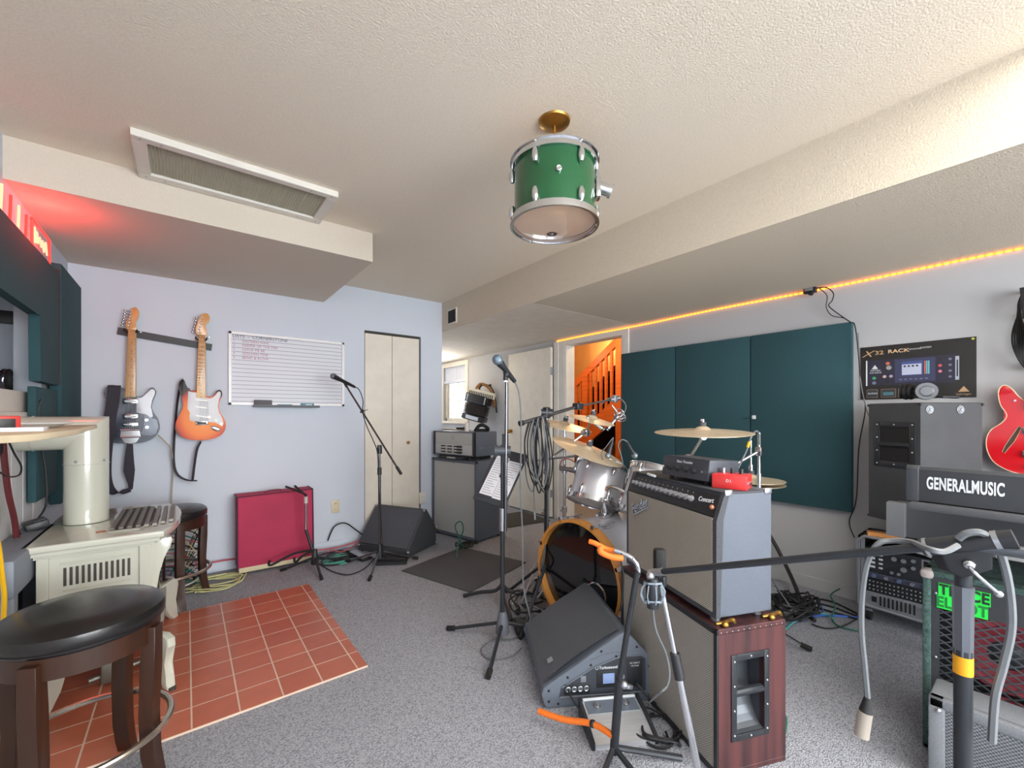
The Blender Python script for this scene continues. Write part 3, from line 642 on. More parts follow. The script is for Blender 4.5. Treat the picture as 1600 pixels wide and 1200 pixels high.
# ================================================================ back wall objects
th = T('guitar_hanger_rail', 'black wooden rail with guitar hooks on the back wall', 'hanger rail', (-.1, 3.985, 1.75))
p0, p1 = onY(184, 517, 3.99), onY(331, 543, 3.99)
MB(th, 1).bar(p0, p1, .05, .022, (0, -1, 0)).build('rail', M_blk)
MBs = MB(th, 1)
rail_ = th.children[0]
for x, y in ((220, 519), (327, 527)):
    c = onY(x, y, 3.962); MB(th, 1).cyl(c, c + Vector((0, .012, 0)), .005, seg=10).build('screw', M_chr)
for x, y in ((206, 520), (314, 532)):
    c = onY(x, y, 3.96); mb = MB(th, 1)
    mb.cyl(c, c + Vector((0, -.035, 0)), .006)
    mb.tube([c + Vector((-.032, -.085, .012)), c + Vector((-.032, -.075, 0)), c + Vector((-.022, -.035, 0)), c + Vector((0, -.035, 0)), c + Vector((.022, -.035, 0)), c + Vector((.032, -.075, 0)), c + Vector((.032, -.085, .012))], .005, 8, 3); mb.build('hook', M_rub)
def burst(name, cols, ctr, sc):
    m = bpy.data.materials.new(name); m.use_nodes = True; N = m.node_tree.nodes; L = m.node_tree.links; b = N['Principled BSDF']
    b.inputs['Roughness'].default_value = .38; b.inputs['Specular IOR Level'].default_value = .3
    tc = N.new('ShaderNodeTexCoord'); mp = N.new('ShaderNodeMapping'); mp.inputs['Location'].default_value = [-ctr[i] * sc[i] for i in range(3)]; mp.inputs['Scale'].default_value = sc
    g = N.new('ShaderNodeTexGradient'); g.gradient_type = 'SPHERICAL'; r = N.new('ShaderNodeValToRGB'); L.new(tc.outputs['Object'], mp.inputs[0]); L.new(mp.outputs[0], g.inputs[0]); L.new(g.outputs[1], r.inputs[0]); L.new(r.outputs[0], b.inputs['Base Color'])
    e = r.color_ramp.elements; e[0].position = cols[0][0]; e[0].color = lin(cols[0][1]); e[1].position = cols[-1][0]; e[1].color = lin(cols[-1][1])
    for p, c in cols[1:-1]: q = e.new(p); q.color = lin(c)
    return m
Yg = 3.925
def wpts(pts, ox, oy, s, y): return [onY(ox + x / s, oy + z / s, y) for x, z in pts]
M_maple = mat('maple_neck', (206, 152, 90), .3, coat=.3, noise=(4, .08), stretch=(6, 6, .6))
def neck(th, top, bot, wt, wb, y, head, nf=21):
    """neck from nut (top) to body (bot): centre points; headstock outline in world points"""
    top, bot = Vector(top), Vector(bot); ax = (bot - top).normalized(); sd = Vector((1, 0, 0))
    sd = (sd - ax * sd.dot(ax)).normalized()
    mb = MB(th, 1); mb.prism([top - sd * wt / 2, top + sd * wt / 2, bot + sd * wb / 2, bot - sd * wb / 2], (0, .022, 0), .004); nk = mb.build('neck', M_maple)
    L_ = (bot - top).length; mb = MB(th, 1)
    sc = L_ / (1 - 2 ** (-nf / 12))
    for k in range(nf + 1):
        d = sc * (1 - 2 ** (-k / 12)); w = wt + (wb - wt) * d / L_; c = top + ax * d
        mb.box(c + Vector((0, -.001, 0)), (w * .96, .0025, .0025), Matrix((sd, Vector((0, 1, 0)), -ax)).transposed().to_4x4())
    MBx = mb.build('frets', mat('fret_wire', (150, 130, 96), .3, .8), nk)
    mb = MB(th, 1)
    for k in (3, 5, 7, 9, 12, 15, 17, 19, 21):
        d = sc * (1 - 2 ** (-(k - .5) / 12)); c = top + ax * d
        for o_ in ((-.01, .01) if k == 12 else (0,)): mb.cyl(c + sd * o_ + Vector((0, -.0015, 0)), c + sd * o_, .0035, seg=8)
    mb.build('position_dots', M_blk, nk)
    mb = MB(th, 1); mb.prism(spline(head, 5, True), (0, .014, 0), .003); hd = mb.build('headstock', M_maple)
    return nk, hd, ax, sd, sc
def pegs(th, hd, pts, side):
    for p in pts:
        p = Vector(p); mb = MB(th, 1); mb.cyl(p + Vector((0, -.012, 0)), p, .0045, seg=10); mb.ring(p + Vector((0, -.002, 0)), (0, 1, 0), .006, .0015, 12, 5); mb.cyl(p + Vector((0, .012, 0)), p + Vector((side * .028, .012, 0)), .003, seg=8); mb.ball(p + Vector((side * .034, .012, 0)), .008, (1, .6, 1), 10); mb.build('tuning_peg', M_chr, hd)
def strings(th, a, b, wa, wb, sd):
    mb = MB(th, 1)
    for k in range(6):
        t = k / 5 - .5; mb.tube([Vector(a) + sd * wa * t, Vector(b) + sd * wb * t], .0006, 4)
    mb.build('strings', M_sil)
# --- black guitar
th = T('electric_guitar', 'black single-cutaway style electric guitar with chrome tremolo hanging on the back wall', 'electric guitar', onY(206, 690, Yg))
body = [(415, 355), (360, 345), (300, 315), (240, 312), (190, 345), (168, 410), (192, 480), (212, 560), (195, 640), (162, 720), (147, 820), (155, 920), (205, 975), (300, 992), (430, 997), (600, 990), (720, 950), (790, 890), (820, 810), (800, 715), (750, 640), (726, 570), (742, 490), (768, 430), (778, 385), (752, 348), (708, 350), (670, 400), (625, 448), (575, 460), (545, 440), (480, 400)]
MB(th, 1).prism(spline(wpts(body, 140, 560, 7.5, Yg), 4, True), (0, .042, 0), .006).build('body', mat('worn_black_lacquer', (34, 40, 54), .35, c2=(86, 94, 112), noise=(5, .16)))
pg = [(548, 455), (600, 462), (640, 440), (680, 395), (712, 360), (745, 358), (768, 385), (758, 430), (732, 490), (716, 570), (735, 640), (742, 680), (715, 698), (690, 672), (655, 655), (548, 635)]
M_plate = mat('brushed_pickguard', (190, 192, 198), .45, .4, noise=(12, .1))
MB(th, 1).prism(wpts(pg, 140, 560, 7.5, Yg - .0025), (0, .0025, 0), .0006).build('pickguard', M_plate)
cp = [(640, 660), (690, 672), (715, 698), (745, 700), (790, 720), (808, 800), (780, 880), (720, 905), (620, 900), (600, 880), (640, 800)]
MB(th, 1).prism(wpts(cp, 140, 560, 7.5, Yg - .002), (0, .002, 0), .0005).build('control_plate', mat('grey_control_plate', (132, 140, 152), .5, .4))
for x, z in ((668, 722), (674, 806)):
    c = onY(140 + x / 7.5, 560 + z / 7.5, Yg); MB(th, 1).cyl(c + Vector((0, -.018, 0)), c, .0105).build('control_knob', M_chr)
for z in (503, 680):
    c = onY(140 + 480 / 7.5, 560 + z / 7.5, Yg); p = MB(th, 1).box(c + Vector((0, -.006, 0)), (.080, .012, .036), bev=.004).build('pickup', M_chr)
    MB(p, 1).box(c + Vector((0, -.0125, 0)), (.058, .002, .012)).build('pole_cover', M_wtxt)
c = onY(140 + 480 / 7.5, 560 + 775 / 7.5, Yg); mb = MB(th, 1); mb.box(c + Vector((0, -.008, 0)), (.082, .012, .028), bev=.003)
for k in range(6): mb.cyl(c + Vector((-.032 + k * .0128, -.02, 0)), c + Vector((-.032 + k * .0128, -.01, 0)), .004, seg=8)
mb.build('bridge', M_chr)
a0, a1 = onY(140 + 480 / 7.5, 560 + 838 / 7.5, Yg), onY(140 + 480 / 7.5, 560 + 985 / 7.5, Yg)
mb = MB(th, 1); mb.prism([a0 + Vector((-.048, -.005, 0)), a0 + Vector((.048, -.005, 0)), (a0 + a1) / 2 + Vector((.052, -.005, 0)), a1 + Vector((.03, -.005, 0)), a1 + Vector((0, -.005, -.008)), a1 + Vector((-.03, -.005, 0)), (a0 + a1) / 2 + Vector((-.052, -.005, 0))], (0, .005, 0)); mb.build('tailpiece', M_chr)
mb = MB(th, 1)
for z in (838, 920):
    c = onY(140 + 480 / 7.5, 560 + z / 7.5, Yg); mb.cyl(c + Vector((-.05, -.014, 0)), c + Vector((.05, -.014, 0)), .006)
mb.build('tremolo_bar', M_chr)
tn, bn = onY(206.5, 515, Yg - .004), onY(140 + 480 / 7.5, 620, Yg - .004)
hd = [(199, 515), (197, 505), (203, 492), (205, 483), (212, 480), (217, 486), (216, 496), (211, 505), (214, 515)]
nk, hd, ax, sd, sc = neck(th, tn, bn, .044, .058, Yg, [onY(x, y, Yg - .002) for x, y in hd])
pegs(th, hd, [onY(201 + k * .9, 509 - k * 4.6, Yg - .002) for k in range(6)], -1)
strings(th, tn + Vector((0, -.004, 0)), onY(140 + 480 / 7.5, 560 + 838 / 7.5, Yg - .018), .034, .052, sd)
M_strap = mat('dark_strap_webbing', (52, 50, 60), .8, bump=(300, .3))
def ribbon(th, pts, w, m, name='strap', t=.003, wdir=(1, 0, 0), n=6):
    P_ = spline(pts, n); mb = MB(th, 1); rows = []
    ws = w if isinstance(w, list) else [w] * len(P_)
    if isinstance(w, list): ws = [w[min(int(i / n), len(w) - 1)] * (1 - (i % n) / n) + w[min(int(i / n) + 1, len(w) - 1)] * ((i % n) / n) for i in range(len(P_))]
    for i, p in enumerate(P_):
        tg = (P_[min(i + 1, len(P_) - 1)] - P_[max(i - 1, 0)]).normalized(); wd = Vector(wdir); wd = (wd - tg * wd.dot(tg)).normalized(); nn = tg.cross(wd) * t / 2; wd = wd * ws[i] / 2
        rows.append([mb._v(p - wd - nn), mb._v(p + wd - nn), mb._v(p + wd + nn), mb._v(p - wd + nn)])
    for A, B in zip(rows, rows[1:]):
        for j in range(4): mb.bm.faces.new((A[j], A[(j + 1) % 4], B[(j + 1) % 4], B[j]))
    mb.bm.faces.new(rows[0]); mb.bm.faces.new(rows[-1][::-1]); return mb.build(name, m)
g = lambda x, z, dy=0: onY(140 + x / 7.5, 560 + z / 7.5, Yg + dy)
ribbon(th, [g(300, 318, .01), g(290, 330, -.012), g(280, 430, -.02), g(262, 560, -.022), g(240, 700, -.022), g(225, 850, -.02), g(205, 1000, -.006), onY(165, 725, Yg), onY(167, 752, Yg), onY(176, 768, Yg + .01), onY(190, 769, Yg + .02), onY(204, 765, Yg + .02)], [.06, .066, .066, .064, .062, .06, .06, .06, .055, .045, .035, .03, .03], M_strap)
ribbon(th, [onY(203, 693, Yg), onY(202, 712, Yg), onY(202, 735, Yg), onY(204, 755, Yg + .01), onY(204, 765, Yg + .02)], [.03, .045, .06, .03, .02], M_strap)
cable([onY(247, 680, Yg + .01), onY(258, 690, Yg - .02), onY(268, 705, Yg), onY(270, 740, Yg + .04), onY(268, 780, 3.96), onY(268, 830, 3.97), onY(272, 870, 3.95)], .0042, mat('beige_cable', (176, 166, 140), .5), 'guitar_cable', 'beige instrument cable hanging from the black guitar')
# --- sunburst guitar
th = T('electric_guitar', 'orange sunburst double-cutaway electric guitar with white pickguard hanging on the back wall', 'electric guitar', onY(314, 690, Yg))
body = [(490, 352), (440, 350), (385, 322), (350, 270), (330, 215), (300, 196), (266, 222), (248, 285), (265, 370), (298, 460), (307, 550), (275, 645), (228, 730), (202, 820), (210, 890), (262, 952), (355, 992), (480, 1010), (620, 1006), (740, 982), (830, 932), (872, 865), (880, 790), (852, 712), (805, 640), (787, 560), (803, 475), (832, 415), (827, 358), (792, 335), (758, 355), (733, 402), (690, 434), (640, 436), (605, 415)]
sb = burst('orange_sunburst', [(0, (20, 14, 18)), (.13, (70, 24, 18)), (.24, (210, 70, 16)), (.45, (246, 130, 40)), (1, (250, 160, 70))], (.01, 0, .185), (4.9, .5, 3.9))
MB(th, 1).prism(spline(wpts(body, 250, 570, 8.575, Yg), 4, True), (0, .042, 0), .008).build('body', sb)
pg = [(378, 352), (430, 368), (490, 372), (490, 440), (610, 440), (650, 452), (695, 448), (742, 412), (772, 366), (795, 352), (815, 375), (812, 412), (790, 470), (772, 560), (788, 640), (830, 705), (852, 780), (835, 830), (790, 800), (740, 772), (640, 762), (470, 765), (405, 748), (392, 700), (402, 640), (368, 590), (372, 470)]
MB(th, 1).prism(wpts(pg, 250, 570, 8.575, Yg - .0025), (0, .0025, 0), .0006).build('pickguard', mat('white_pickguard', (216, 219, 223), .4))
for (xa, za), (xb, zb) in (((470, 470), (640, 480)), ((470, 560), (625, 580)), ((475, 680), (640, 705))):
    a, b = onY(250 + xa / 8.575, 570 + za / 8.575, Yg - .006), onY(250 + xb / 8.575, 570 + zb / 8.575, Yg - .006)
    MB(th, 1).bar(a, b, .010, .019, (0, -1, 0)).build('pickup', mat('white_pickup', (236, 238, 232), .3))
for x, z in ((657, 700), (748, 742), (818, 790)):
    c = onY(250 + x / 8.575, 570 + z / 8.575, Yg); MB(th, 1).cyl(c + Vector((0, -.015, 0)), c, .0115, .010).build('control_knob', mat('white_pickup', (236, 238, 232), .3))
c = onY(250 + 560 / 8.575, 570 + 780 / 8.575, Yg); MB(th, 1).box(c + Vector((0, -.004, 0)), (.075, .008, .03), bev=.002).build('bridge', M_chr); MB(th, 1).box(c + Vector((0, -.009, 0)), (.055, .004, .016), bev=.001).build('saddles', M_blk)
c = onY(250 + 745 / 8.575, 570 + 855 / 8.575, Yg); mb = MB(th, 1); mb.X = Matrix.Translation(c + Vector((0, -.002, 0))) @ Matrix.Rotation(.45, 4, 'Y') @ Matrix.Diagonal((1, 1, .5, 1)); mb.lathe([(0, .003), (.018, .003), (.034, -.001), (.034, .003)], Matrix.Rotation(PI / 2, 4, 'X')); mb.build('jack_plate', M_chr)
tn, bn = onY(316, 523, Yg - .004), onY(250 + 548 / 8.575, 570 + 440 / 8.575, Yg - .004)
hd = [(309, 524), (306, 516), (308, 505), (312, 496), (317, 490), (324, 490), (328, 496), (326, 504), (321, 507), (323, 516), (323, 524)]
nk, hd, ax, sd, sc = neck(th, tn, bn, .043, .057, Yg, [onY(x, y, Yg - .002) for x, y in hd])
pegs(th, hd, [onY(310 + k * 1.2, 519 - k * 4.4, Yg - .002) for k in range(6)], -1)
strings(th, tn + Vector((0, -.004, 0)), c + Vector((-.07, -.012, .03)), .034, .052, sd)
g = lambda x, z, dy=0: onY(x, z, Yg + dy)
ribbon(th, [g(284, 596, .0), g(280, 610, .03), g(276, 640, .04), g(272, 690, .04), g(272, 725, .03), g(278, 742, .02), g(292, 750, .0), g(308, 751, .0)], .045, M_strap, wdir=(.25, 1, 0))
ribbon(th, [g(314, 690, .02), g(308, 702, .02), g(304, 725, .01), g(301, 750, .01)], .03, M_strap, wdir=(.5, 1, 0))
mb = MB(th, 1); mb.ball(g(285, 592, .01), .008); mb.ball(g(315, 690, .01), .008); mb.build('strap_button', M_chr)
# --- whiteboard
th = T('whiteboard', 'ruled whiteboard with a handwritten list on the back wall', 'whiteboard', (.705, 3.985, 1.3))
x0, x1, z0, z1 = .262, 1.145, 1.302, 1.887
def lined():
    m = bpy.data.materials.new('ruled_board'); m.use_nodes = True; N = m.node_tree.nodes; L = m.node_tree.links; b = N['Principled BSDF']; b.inputs['Roughness'].default_value = .45
    tc = N.new('ShaderNodeTexCoord'); sp = N.new('ShaderNodeSeparateXYZ'); L.new(tc.outputs['Object'], sp.inputs[0])
    a = N.new('ShaderNodeMath'); a.operation = 'PINGPONG'; a.inputs[1].default_value = .0165; L.new(sp.outputs[2], a.inputs[0])
    g = N.new('ShaderNodeMath'); g.operation = 'LESS_THAN'; g.inputs[1].default_value = .0016; L.new(a.outputs[0], g.inputs[0])
    mx = N.new('ShaderNodeMix'); mx.data_type = 'RGBA'; mx.inputs[6].default_value = lin((214, 217, 226)); mx.inputs[7].default_value = lin((112, 116, 126)); L.new(g.outputs[0], mx.inputs[0]); L.new(mx.outputs[2], b.inputs['Base Color']); return m
MB(th, 1).bb((x0 + .01, 3.988, z0 + .01), (x1 - .01, 3.998, z1 - .01)).build('board', lined(), smooth=False)
mb = MB(th, 1); y0, y1 = 3.976, 3.999
mb.bb((x0, y0, z0), (x1, y1, z0 + .022), .003).bb((x0, y0, z1 - .022), (x1, y1, z1), .003).bb((x0, y0, z0), (x0 + .022, y1, z1), .003).bb((x1 - .022, y0, z0), (x1, y1, z1), .003).build('frame', mat('white_aluminium', (236, 236, 238), .3), smooth=False)
def wtext(t, x, z, s, m, name='handwriting', bold=0.0, it=.1):
    mb = MB(th, 1); M = basis((x, 3.9872, z), (1, 0, -.0), (it, 0, 1)); mb.text(t, M, s, .0002, align='LEFT', bold=bold); mb.build(name, m, smooth=False)
Mk, Mr = mat('dark_marker', (72, 70, 82), .6), mat('red_marker', (176, 110, 128), .6)
wtext('LISTS  -  CORNERSTONE', .29, 1.852, .036, Mk)
for k, (a, b) in enumerate((('1', 'EASTERN MAN'), ('2', 'KEEPER OF THE FIRE'), ('3', 'LEAVE ME BE'), ('4', 'GOLDEN TIME'), ('5', 'BEND & FLOW'))):
    wtext(a, .293, 1.815 - k * .033, .026, Mr); wtext(b, .355, 1.815 - k * .033, .028, Mr)
MB(th, 1).bb((.43, 3.935, 1.287), (.925, 3.985, 1.296), .001).bb((.43, 3.935, 1.287), (.925, 3.938, 1.306)).build('pen_tray', mat('grey_tray', (92, 96, 104), .5), smooth=False)
o = MB().bb((.435, 3.94, 1.2975), (.56, 3.975, 1.345), .004).build('board_eraser', mat('grey_felt', (104, 104, 108), .9, bump=(300, .4))); props(o, 'grey felt eraser standing in the whiteboard tray', 'eraser')
M_tmk = mat('teal_plastic', (44, 128, 142), .4)
for x, lb in ((.66, 'teal marker lying in the middle of the whiteboard tray'), (.83, 'teal marker box at the right of the whiteboard tray')):
    th2 = T('marker', lb, 'marker', (x, 3.957, 1.2965))
    if x < .7: MB(th2).cyl((-.06, 0, .008), (.02, 0, .008), .008).build('barrel', M_tmk); MB(th2).cyl((.02, 0, .008), (.05, 0, .008), .0075).build('cap', mat('dark_teal', (28, 88, 100), .4))
    else: MB(th2).box((0, 0, .014), (.10, .03, .028), bev=.002).build('box_body', M_tmk); MB(th2).box((.01, -.0155, .016), (.05, .002, .008)).build('box_print', M_wtxt, smooth=False)
# outlets
th = T('wall_outlet', 'almond wall outlet on the back wall, right of the maroon amp cover', 'outlet', (1.072, 3.996, .393))
MB(th).box((0, 0, 0), (.072, .008, .118), bev=.003).build('plate', mat('almond_plastic', (214, 202, 172), .4))
for z in (-.026, .026):
    s = MB(th).cyl((0, -.004, z), (0, -.0065, z), .017).build('socket', mat('almond_plastic', (214, 202, 172), .4)); MB(th).box((-.006, -.0068, z), (.003, .002, .011)).box((.006, -.0068, z), (.003, .002, .009)).build('slot', M_blk, s)
th = T('wall_outlet', 'white wall outlet right of the closet doors, half behind the black wedge', 'outlet', onY(660, 778, 3.996))
MB(th).box((0, 0, 0), (.07, .008, .115), bev=.003).build('plate', M_white); MB(th).box((0, -.005, .02), (.03, .003, .03), bev=.001).box((0, -.005, -.02), (.03, .003, .03), bev=.001).build('socket', M_white)
# maroon covered amp
M_mar = mat('maroon_canvas', (172, 46, 80), .75, noise=(3, .12), bump=(18, .35))
th = T('covered_amplifier', 'guitar amplifier under a maroon cloth cover with dark piping by the back wall', 'amplifier', (.56, 3.87, 0))
x0, x1, y0, y1, z1 = .305, .835, 3.77, 3.97, .605
mb = MB(th, 1); mb.prism([(x0, y0, .055), (x1, y0 - .01, .055), (x1, y0 + .02, z1), ((x0 + x1) / 2, y0 + .022, z1 - .012), (x0, y0 + .02, z1 - .005)][0:3] + [(x0, y0 + .02, z1 - .005)], (0, y1 - y0 - .02, 0), .012)
cv = mb.build('cloth_cover', M_mar)
mb = MB(th, 1); mb.tube([(x0, y0 - .001, .05), (x0, y0 + .018, z1 - .01), (x1, y0 + .018, z1), (x1, y0 - .012, .05)], .005, 6); mb.tube([(x0, y0 + .018, z1 - .01), (x0, y1, z1 - .01)], .005, 6).tube([(x1, y0 + .018, z1), (x1, y1, z1)], .005, 6); mb.build('piping', mat('dark_navy_piping', (46, 36, 58), .7), cv)
MB(th, 1).bb((x0 + .01, y0 + .0, .022), (x1 - .01, y1 - .01, .06), .004).build('cabinet_base', mat('cream_board', (206, 192, 158), .6))
for x in (x0 + .05, x1 - .05):
    for y in (y0 + .04, y1 - .05): MB(th, 1).cyl((x, y, 0), (x, y, .024), .014).build('foot', M_rub)
MB(th, 1).tube([(.50, y0 + .08, z1 - .01), (.51, y0 + .07, z1 + .012), (.60, y0 + .07, z1 + .014), (.61, y0 + .08, z1 - .006)], .006, 6, 4).build('handle', mat('maroon_leather', (120, 60, 76), .5))
# closet-side items
# ================================================================ microphones and stands
def mic(name_label, tip, tail, r=.026, cat='microphone', grille_m=None, group=None, small=False):
    """handheld microphone: ball grille at tip, cable end at tail"""
    tip, tail = Vector(tip), Vector(tail); L_ = (tail - tip).length
    th = T('microphone', name_label, cat, tip, 0, group)
    mb = MB(th, 1); M = zto(tip, tail - tip); X = mb.X; mb.X = M
    if not small:
        mb.lathe([(0, -r), (r * .55, -r * .85), (r * .9, -r * .45), (r, 0), (r * .95, r * .4), (r * .75, r * .8)], seg=20); mb.build('grille', grille_m or mat('silver_mesh', (130, 140, 150), .4, .8, bump=(900, .5)))
        mb = MB(th, 1); mb.X = M; mb.lathe([(r * .78, r * .7), (r * .82, r), (r * .6, L_ * .35), (r * .42, L_ * .98), (0, L_)], seg=20); mb.build('body', M_blkm)
        mb = MB(th, 1); mb.X = M; mb.lathe([(r * 1.0, -r * .12), (r * 1.06, -r * .1), (r * 1.06, r * .1), (r * 1.0, r * .12)], seg=20); mb.build('band', M_sil)
    else:
        mb.lathe([(0, 0), (r, .002), (r, L_ * .45), (r * .8, L_ * .5), (r * .8, L_), (0, L_)], seg=16); mb.build('body', M_sil)
        mb = MB(th, 1); mb.X = M; mb.lathe([(0, -.002), (r * .9, -.001), (r * 1.05, .01), (r * 1.05, .014), (r * .9, .016)], seg=16); mb.build('grille', M_blk)
    return th
def tripod(th, c, h, r, angs, legm, tube=.008, hub=M_blk, hub_r=.026, foot=.014):
    c = Vector(c)
    MB(th, 1).lathe([(0, 0), (hub_r * 1.1, 0), (hub_r, .04), (hub_r * .7, .10), (hub_r * .6, .115), (0, .115)], Matrix.Translation(c + Vector((0, 0, h - .05)))).build('base_hub', hub)
    for a in angs:
        d = Vector((math.cos(R(a)), math.sin(R(a)), 0)); e = c + d * r + Vector((0, 0, foot))
        lg = MB(th, 1).tube([c + d * hub_r * .6 + Vector((0, 0, h)), e], tube, 10).build('leg', legm)
        MB(lg, 1).tube([e - d * .03 + Vector((0, 0, (h - foot) * .03 / r)), e + d * .015 + Vector((0, 0, 0))], foot * .95, 10).build('rubber_foot', M_rub)
    return th
# stand 1: chrome boom stand by the closet
c = Vector((1.235, 3.33, 0))
th = T('microphone_stand', 'dark chrome boom microphone stand in front of the closet doors', 'microphone stand', c)
M_dk = mat('dark_chrome', (112, 112, 118), .22, .9)
tripod(th, c, .12, .30, (128, 236, 352), M_dk)
d1 = c.x * S_ + c.y * C_
top = onD(593, 705, d1)
MB(th, 1).cyl(c + Vector((0, 0, .08)), (top.x, top.y, .75), .0115).build('lower_tube', M_dk)
MB(th, 1).cyl((top.x, top.y, .70), top, .0085).build('upper_tube', M_dk)
MB(th, 1).cyl((top.x, top.y, .74), (top.x, top.y, .80), .017).build('height_clutch', M_blk)
e0, e1 = onD(627, 741, d1 - .1), onD(541, 603, d1 + .08)
MB(th, 1).cyl(e0, e1, .0075).build('boom_arm', M_dk); MB(th, 1).cyl(e0, e0 + (e1 - e0) * .08, .012).build('counterweight', M_blk)
u = (e1 - e0).normalized(); MB(th, 1).cyl(top + Vector((0, 0, -.02)), top + Vector((0, 0, .03)), .02).box(top + Vector((0, 0, .03)), (.03, .035, .04), bev=.005).build('boom_clamp', M_blkm)
k = e0 + (e1 - e0) * .70; MB(th, 1).ring(k, u, .016, .004, 16, 6).bar(k, k + Vector((.04, -.02, .015)), .005, .005).build('cable_clip', M_blk)
MB(th, 1).cyl(e1 - u * .01, e1 + u * .03, .010).build('mic_clip', M_blk)
t_, q_ = onD(521, 588, d1 + .1), onD(555, 605, d1 + .06)
mic('black microphone with grey mesh ball pointing left over the whiteboard corner', t_, q_)
cable([q_, onD(561, 609, d1 + .05), onD(567, 625, d1 + .03), onD(567, 645, d1), onD(574, 668, d1), onD(583, 688, d1 - .02), onD(590, 710, d1 - .03), onD(592, 760, d1 - .02), onD(596, 820, d1 - .03), onD(600, 868, d1 - .03), onZ(610, 868, .02), onZ(640, 858, .01)], .004, M_cb, 'microphone_cable', 'black cable wound down the boom stand by the closet')
# guitar stand in front of the maroon cover
c = Vector((.80, 3.56, 0))
th = T('guitar_stand', 'empty black and chrome tripod guitar stand in front of the maroon cover', 'guitar stand', c)
tripod(th, c, .10, .24, (268, 20, 150), M_blk, .009, foot=.012)
d2 = c.x * S_ + c.y * C_
tp = onD(478, 776, d2)
MB(th, 1).cyl(c + Vector((0, 0, .1)), (tp.x, tp.y, tp.z * .55), .012).build('lower_tube', M_blk)
MB(th, 1).cyl((tp.x, tp.y, tp.z * .55), tp, .0095).build('upper_tube', M_chr)
MB(th, 1).cyl(tp, tp + Vector((0, 0, -.05)), .014).build('collar', mat('clear_grey_plastic', (190, 184, 182), .3))
a, b = onD(446, 760, d2 - .05), onD(463, 761, d2 - .02)
mb = MB(th, 1); mb.tube([tp + Vector((0, 0, .01)), tp + Vector((-.02, -.02, .03)), a], .008, 8, 4).tube([tp + Vector((0, .0, .01)), b + Vector((0, .03, 0)), b], .008, 8, 4); mb.build('neck_yoke', M_rub)
mb = MB(th, 1); mb.tube([c + Vector((0, 0, .16)), c + Vector((-.10, -.06, .15)), c + Vector((-.16, -.12, .13)), c + Vector((-.17, -.13, .17))], .009, 8, 4).tube([c + Vector((0, 0, .16)), c + Vector((-.14, .04, .15)), c + Vector((-.30, .02, .10)), c + Vector((-.31, .01, .14))], .009, 8, 4); mb.build('body_cradle', M_rub)
# centre round-base / tripod stand with microphone
c = Vector((1.345, 1.815, 0)); d3 = c.x * S_ + c.y * C_
th = T('microphone_stand', 'tall straight black microphone stand with yellow tape in the centre of the room', 'microphone stand', c)
tripod(th, c, .10, .32, (122, 222, 338), M_blkm, .0095, mat('grey_cast_hub', (96, 100, 108), .4), .034, .015)
t = onD(785, 706, d3); t.x, t.y = c.x, c.y
MB(th, 1).cyl(c + Vector((0, 0, .08)), c + Vector((0, 0, .64)), .0125).build('lower_tube', M_blkm)
MB(th, 1).cyl(c + Vector((0, 0, .60)), c + Vector((0, 0, .72)), .017).build('height_clutch', M_sil)
MB(th, 1).cyl(c + Vector((0, 0, .635)), c + Vector((0, 0, .672)), .0148).build('yellow_tape', mat('yellow_tape', (232, 178, 20), .5))
MB(th, 1).cyl(c + Vector((0, 0, .7)), c + Vector((0, 0, 1.06)), .010).build('upper_tube', M_blkm)
s_ = Vector((C_, -S_, 0)); f_ = Vector((S_, C_, 0))
cl = c + Vector((0, 0, 1.03)); MB(th, 1).cyl(cl - s_ * .035, cl + s_ * .045, .026).cyl(cl - s_ * .04, cl - s_ * .025, .032).cyl(cl + s_ * .015 + Vector((0, 0, -.06)), cl + s_ * .015 + Vector((0, 0, .09)), .017).build('swivel_clamp', mat('grey_clamp', (84, 88, 94), .35, .4))
e = c + s_ * .017 - f_ * .02
top = onD(784, 596, d3); MB(th, 1).cyl((e.x, e.y, .60), (e.x + .006, e.y, top.z), .0085).build('folded_boom_tube', M_dk)
mb = MB(th, 1); mb.cyl((e.x, e.y, top.z), (e.x, e.y, top.z + .05), .0125, .011).tube([(e.x, e.y, top.z + .03), onD(793, 583, d3 - .02)], .02, 12); mb.build('mic_clip', M_blk)
MB(th, 1).cyl((e.x, e.y, top.z - .006), (e.x, e.y, top.z + .003), .013).build('white_collar', M_wtxt)
mic('dark blue-grey microphone with round mesh head atop the tall centre stand', onD(777, 562, d3 - .06), onD(805, 597, d3 + .02), .027, grille_m=mat('blue_grey_mesh', (120, 144, 160), .4, .7, bump=(900, .5)))
pts = [(805, 597), (811, 615), (814, 650), (814, 700), (813, 760), (816, 830), (817, 900), (820, 930), (828, 962)]
cable([onD(x, y, d3 - .04 + .02 * i / 8) for i, (x, y) in enumerate(pts)] + [onZ(832, 985, .008), onZ(800, 998, .006), onZ(770, 1000, .006), onZ(752, 1015, .006), onZ(765, 1030, .006), onZ(800, 1025, .006), onZ(815, 1012, .006)], .0042, M_cg, 'microphone_cable', 'grey cable hanging down from the centre microphone to a loop on the carpet')
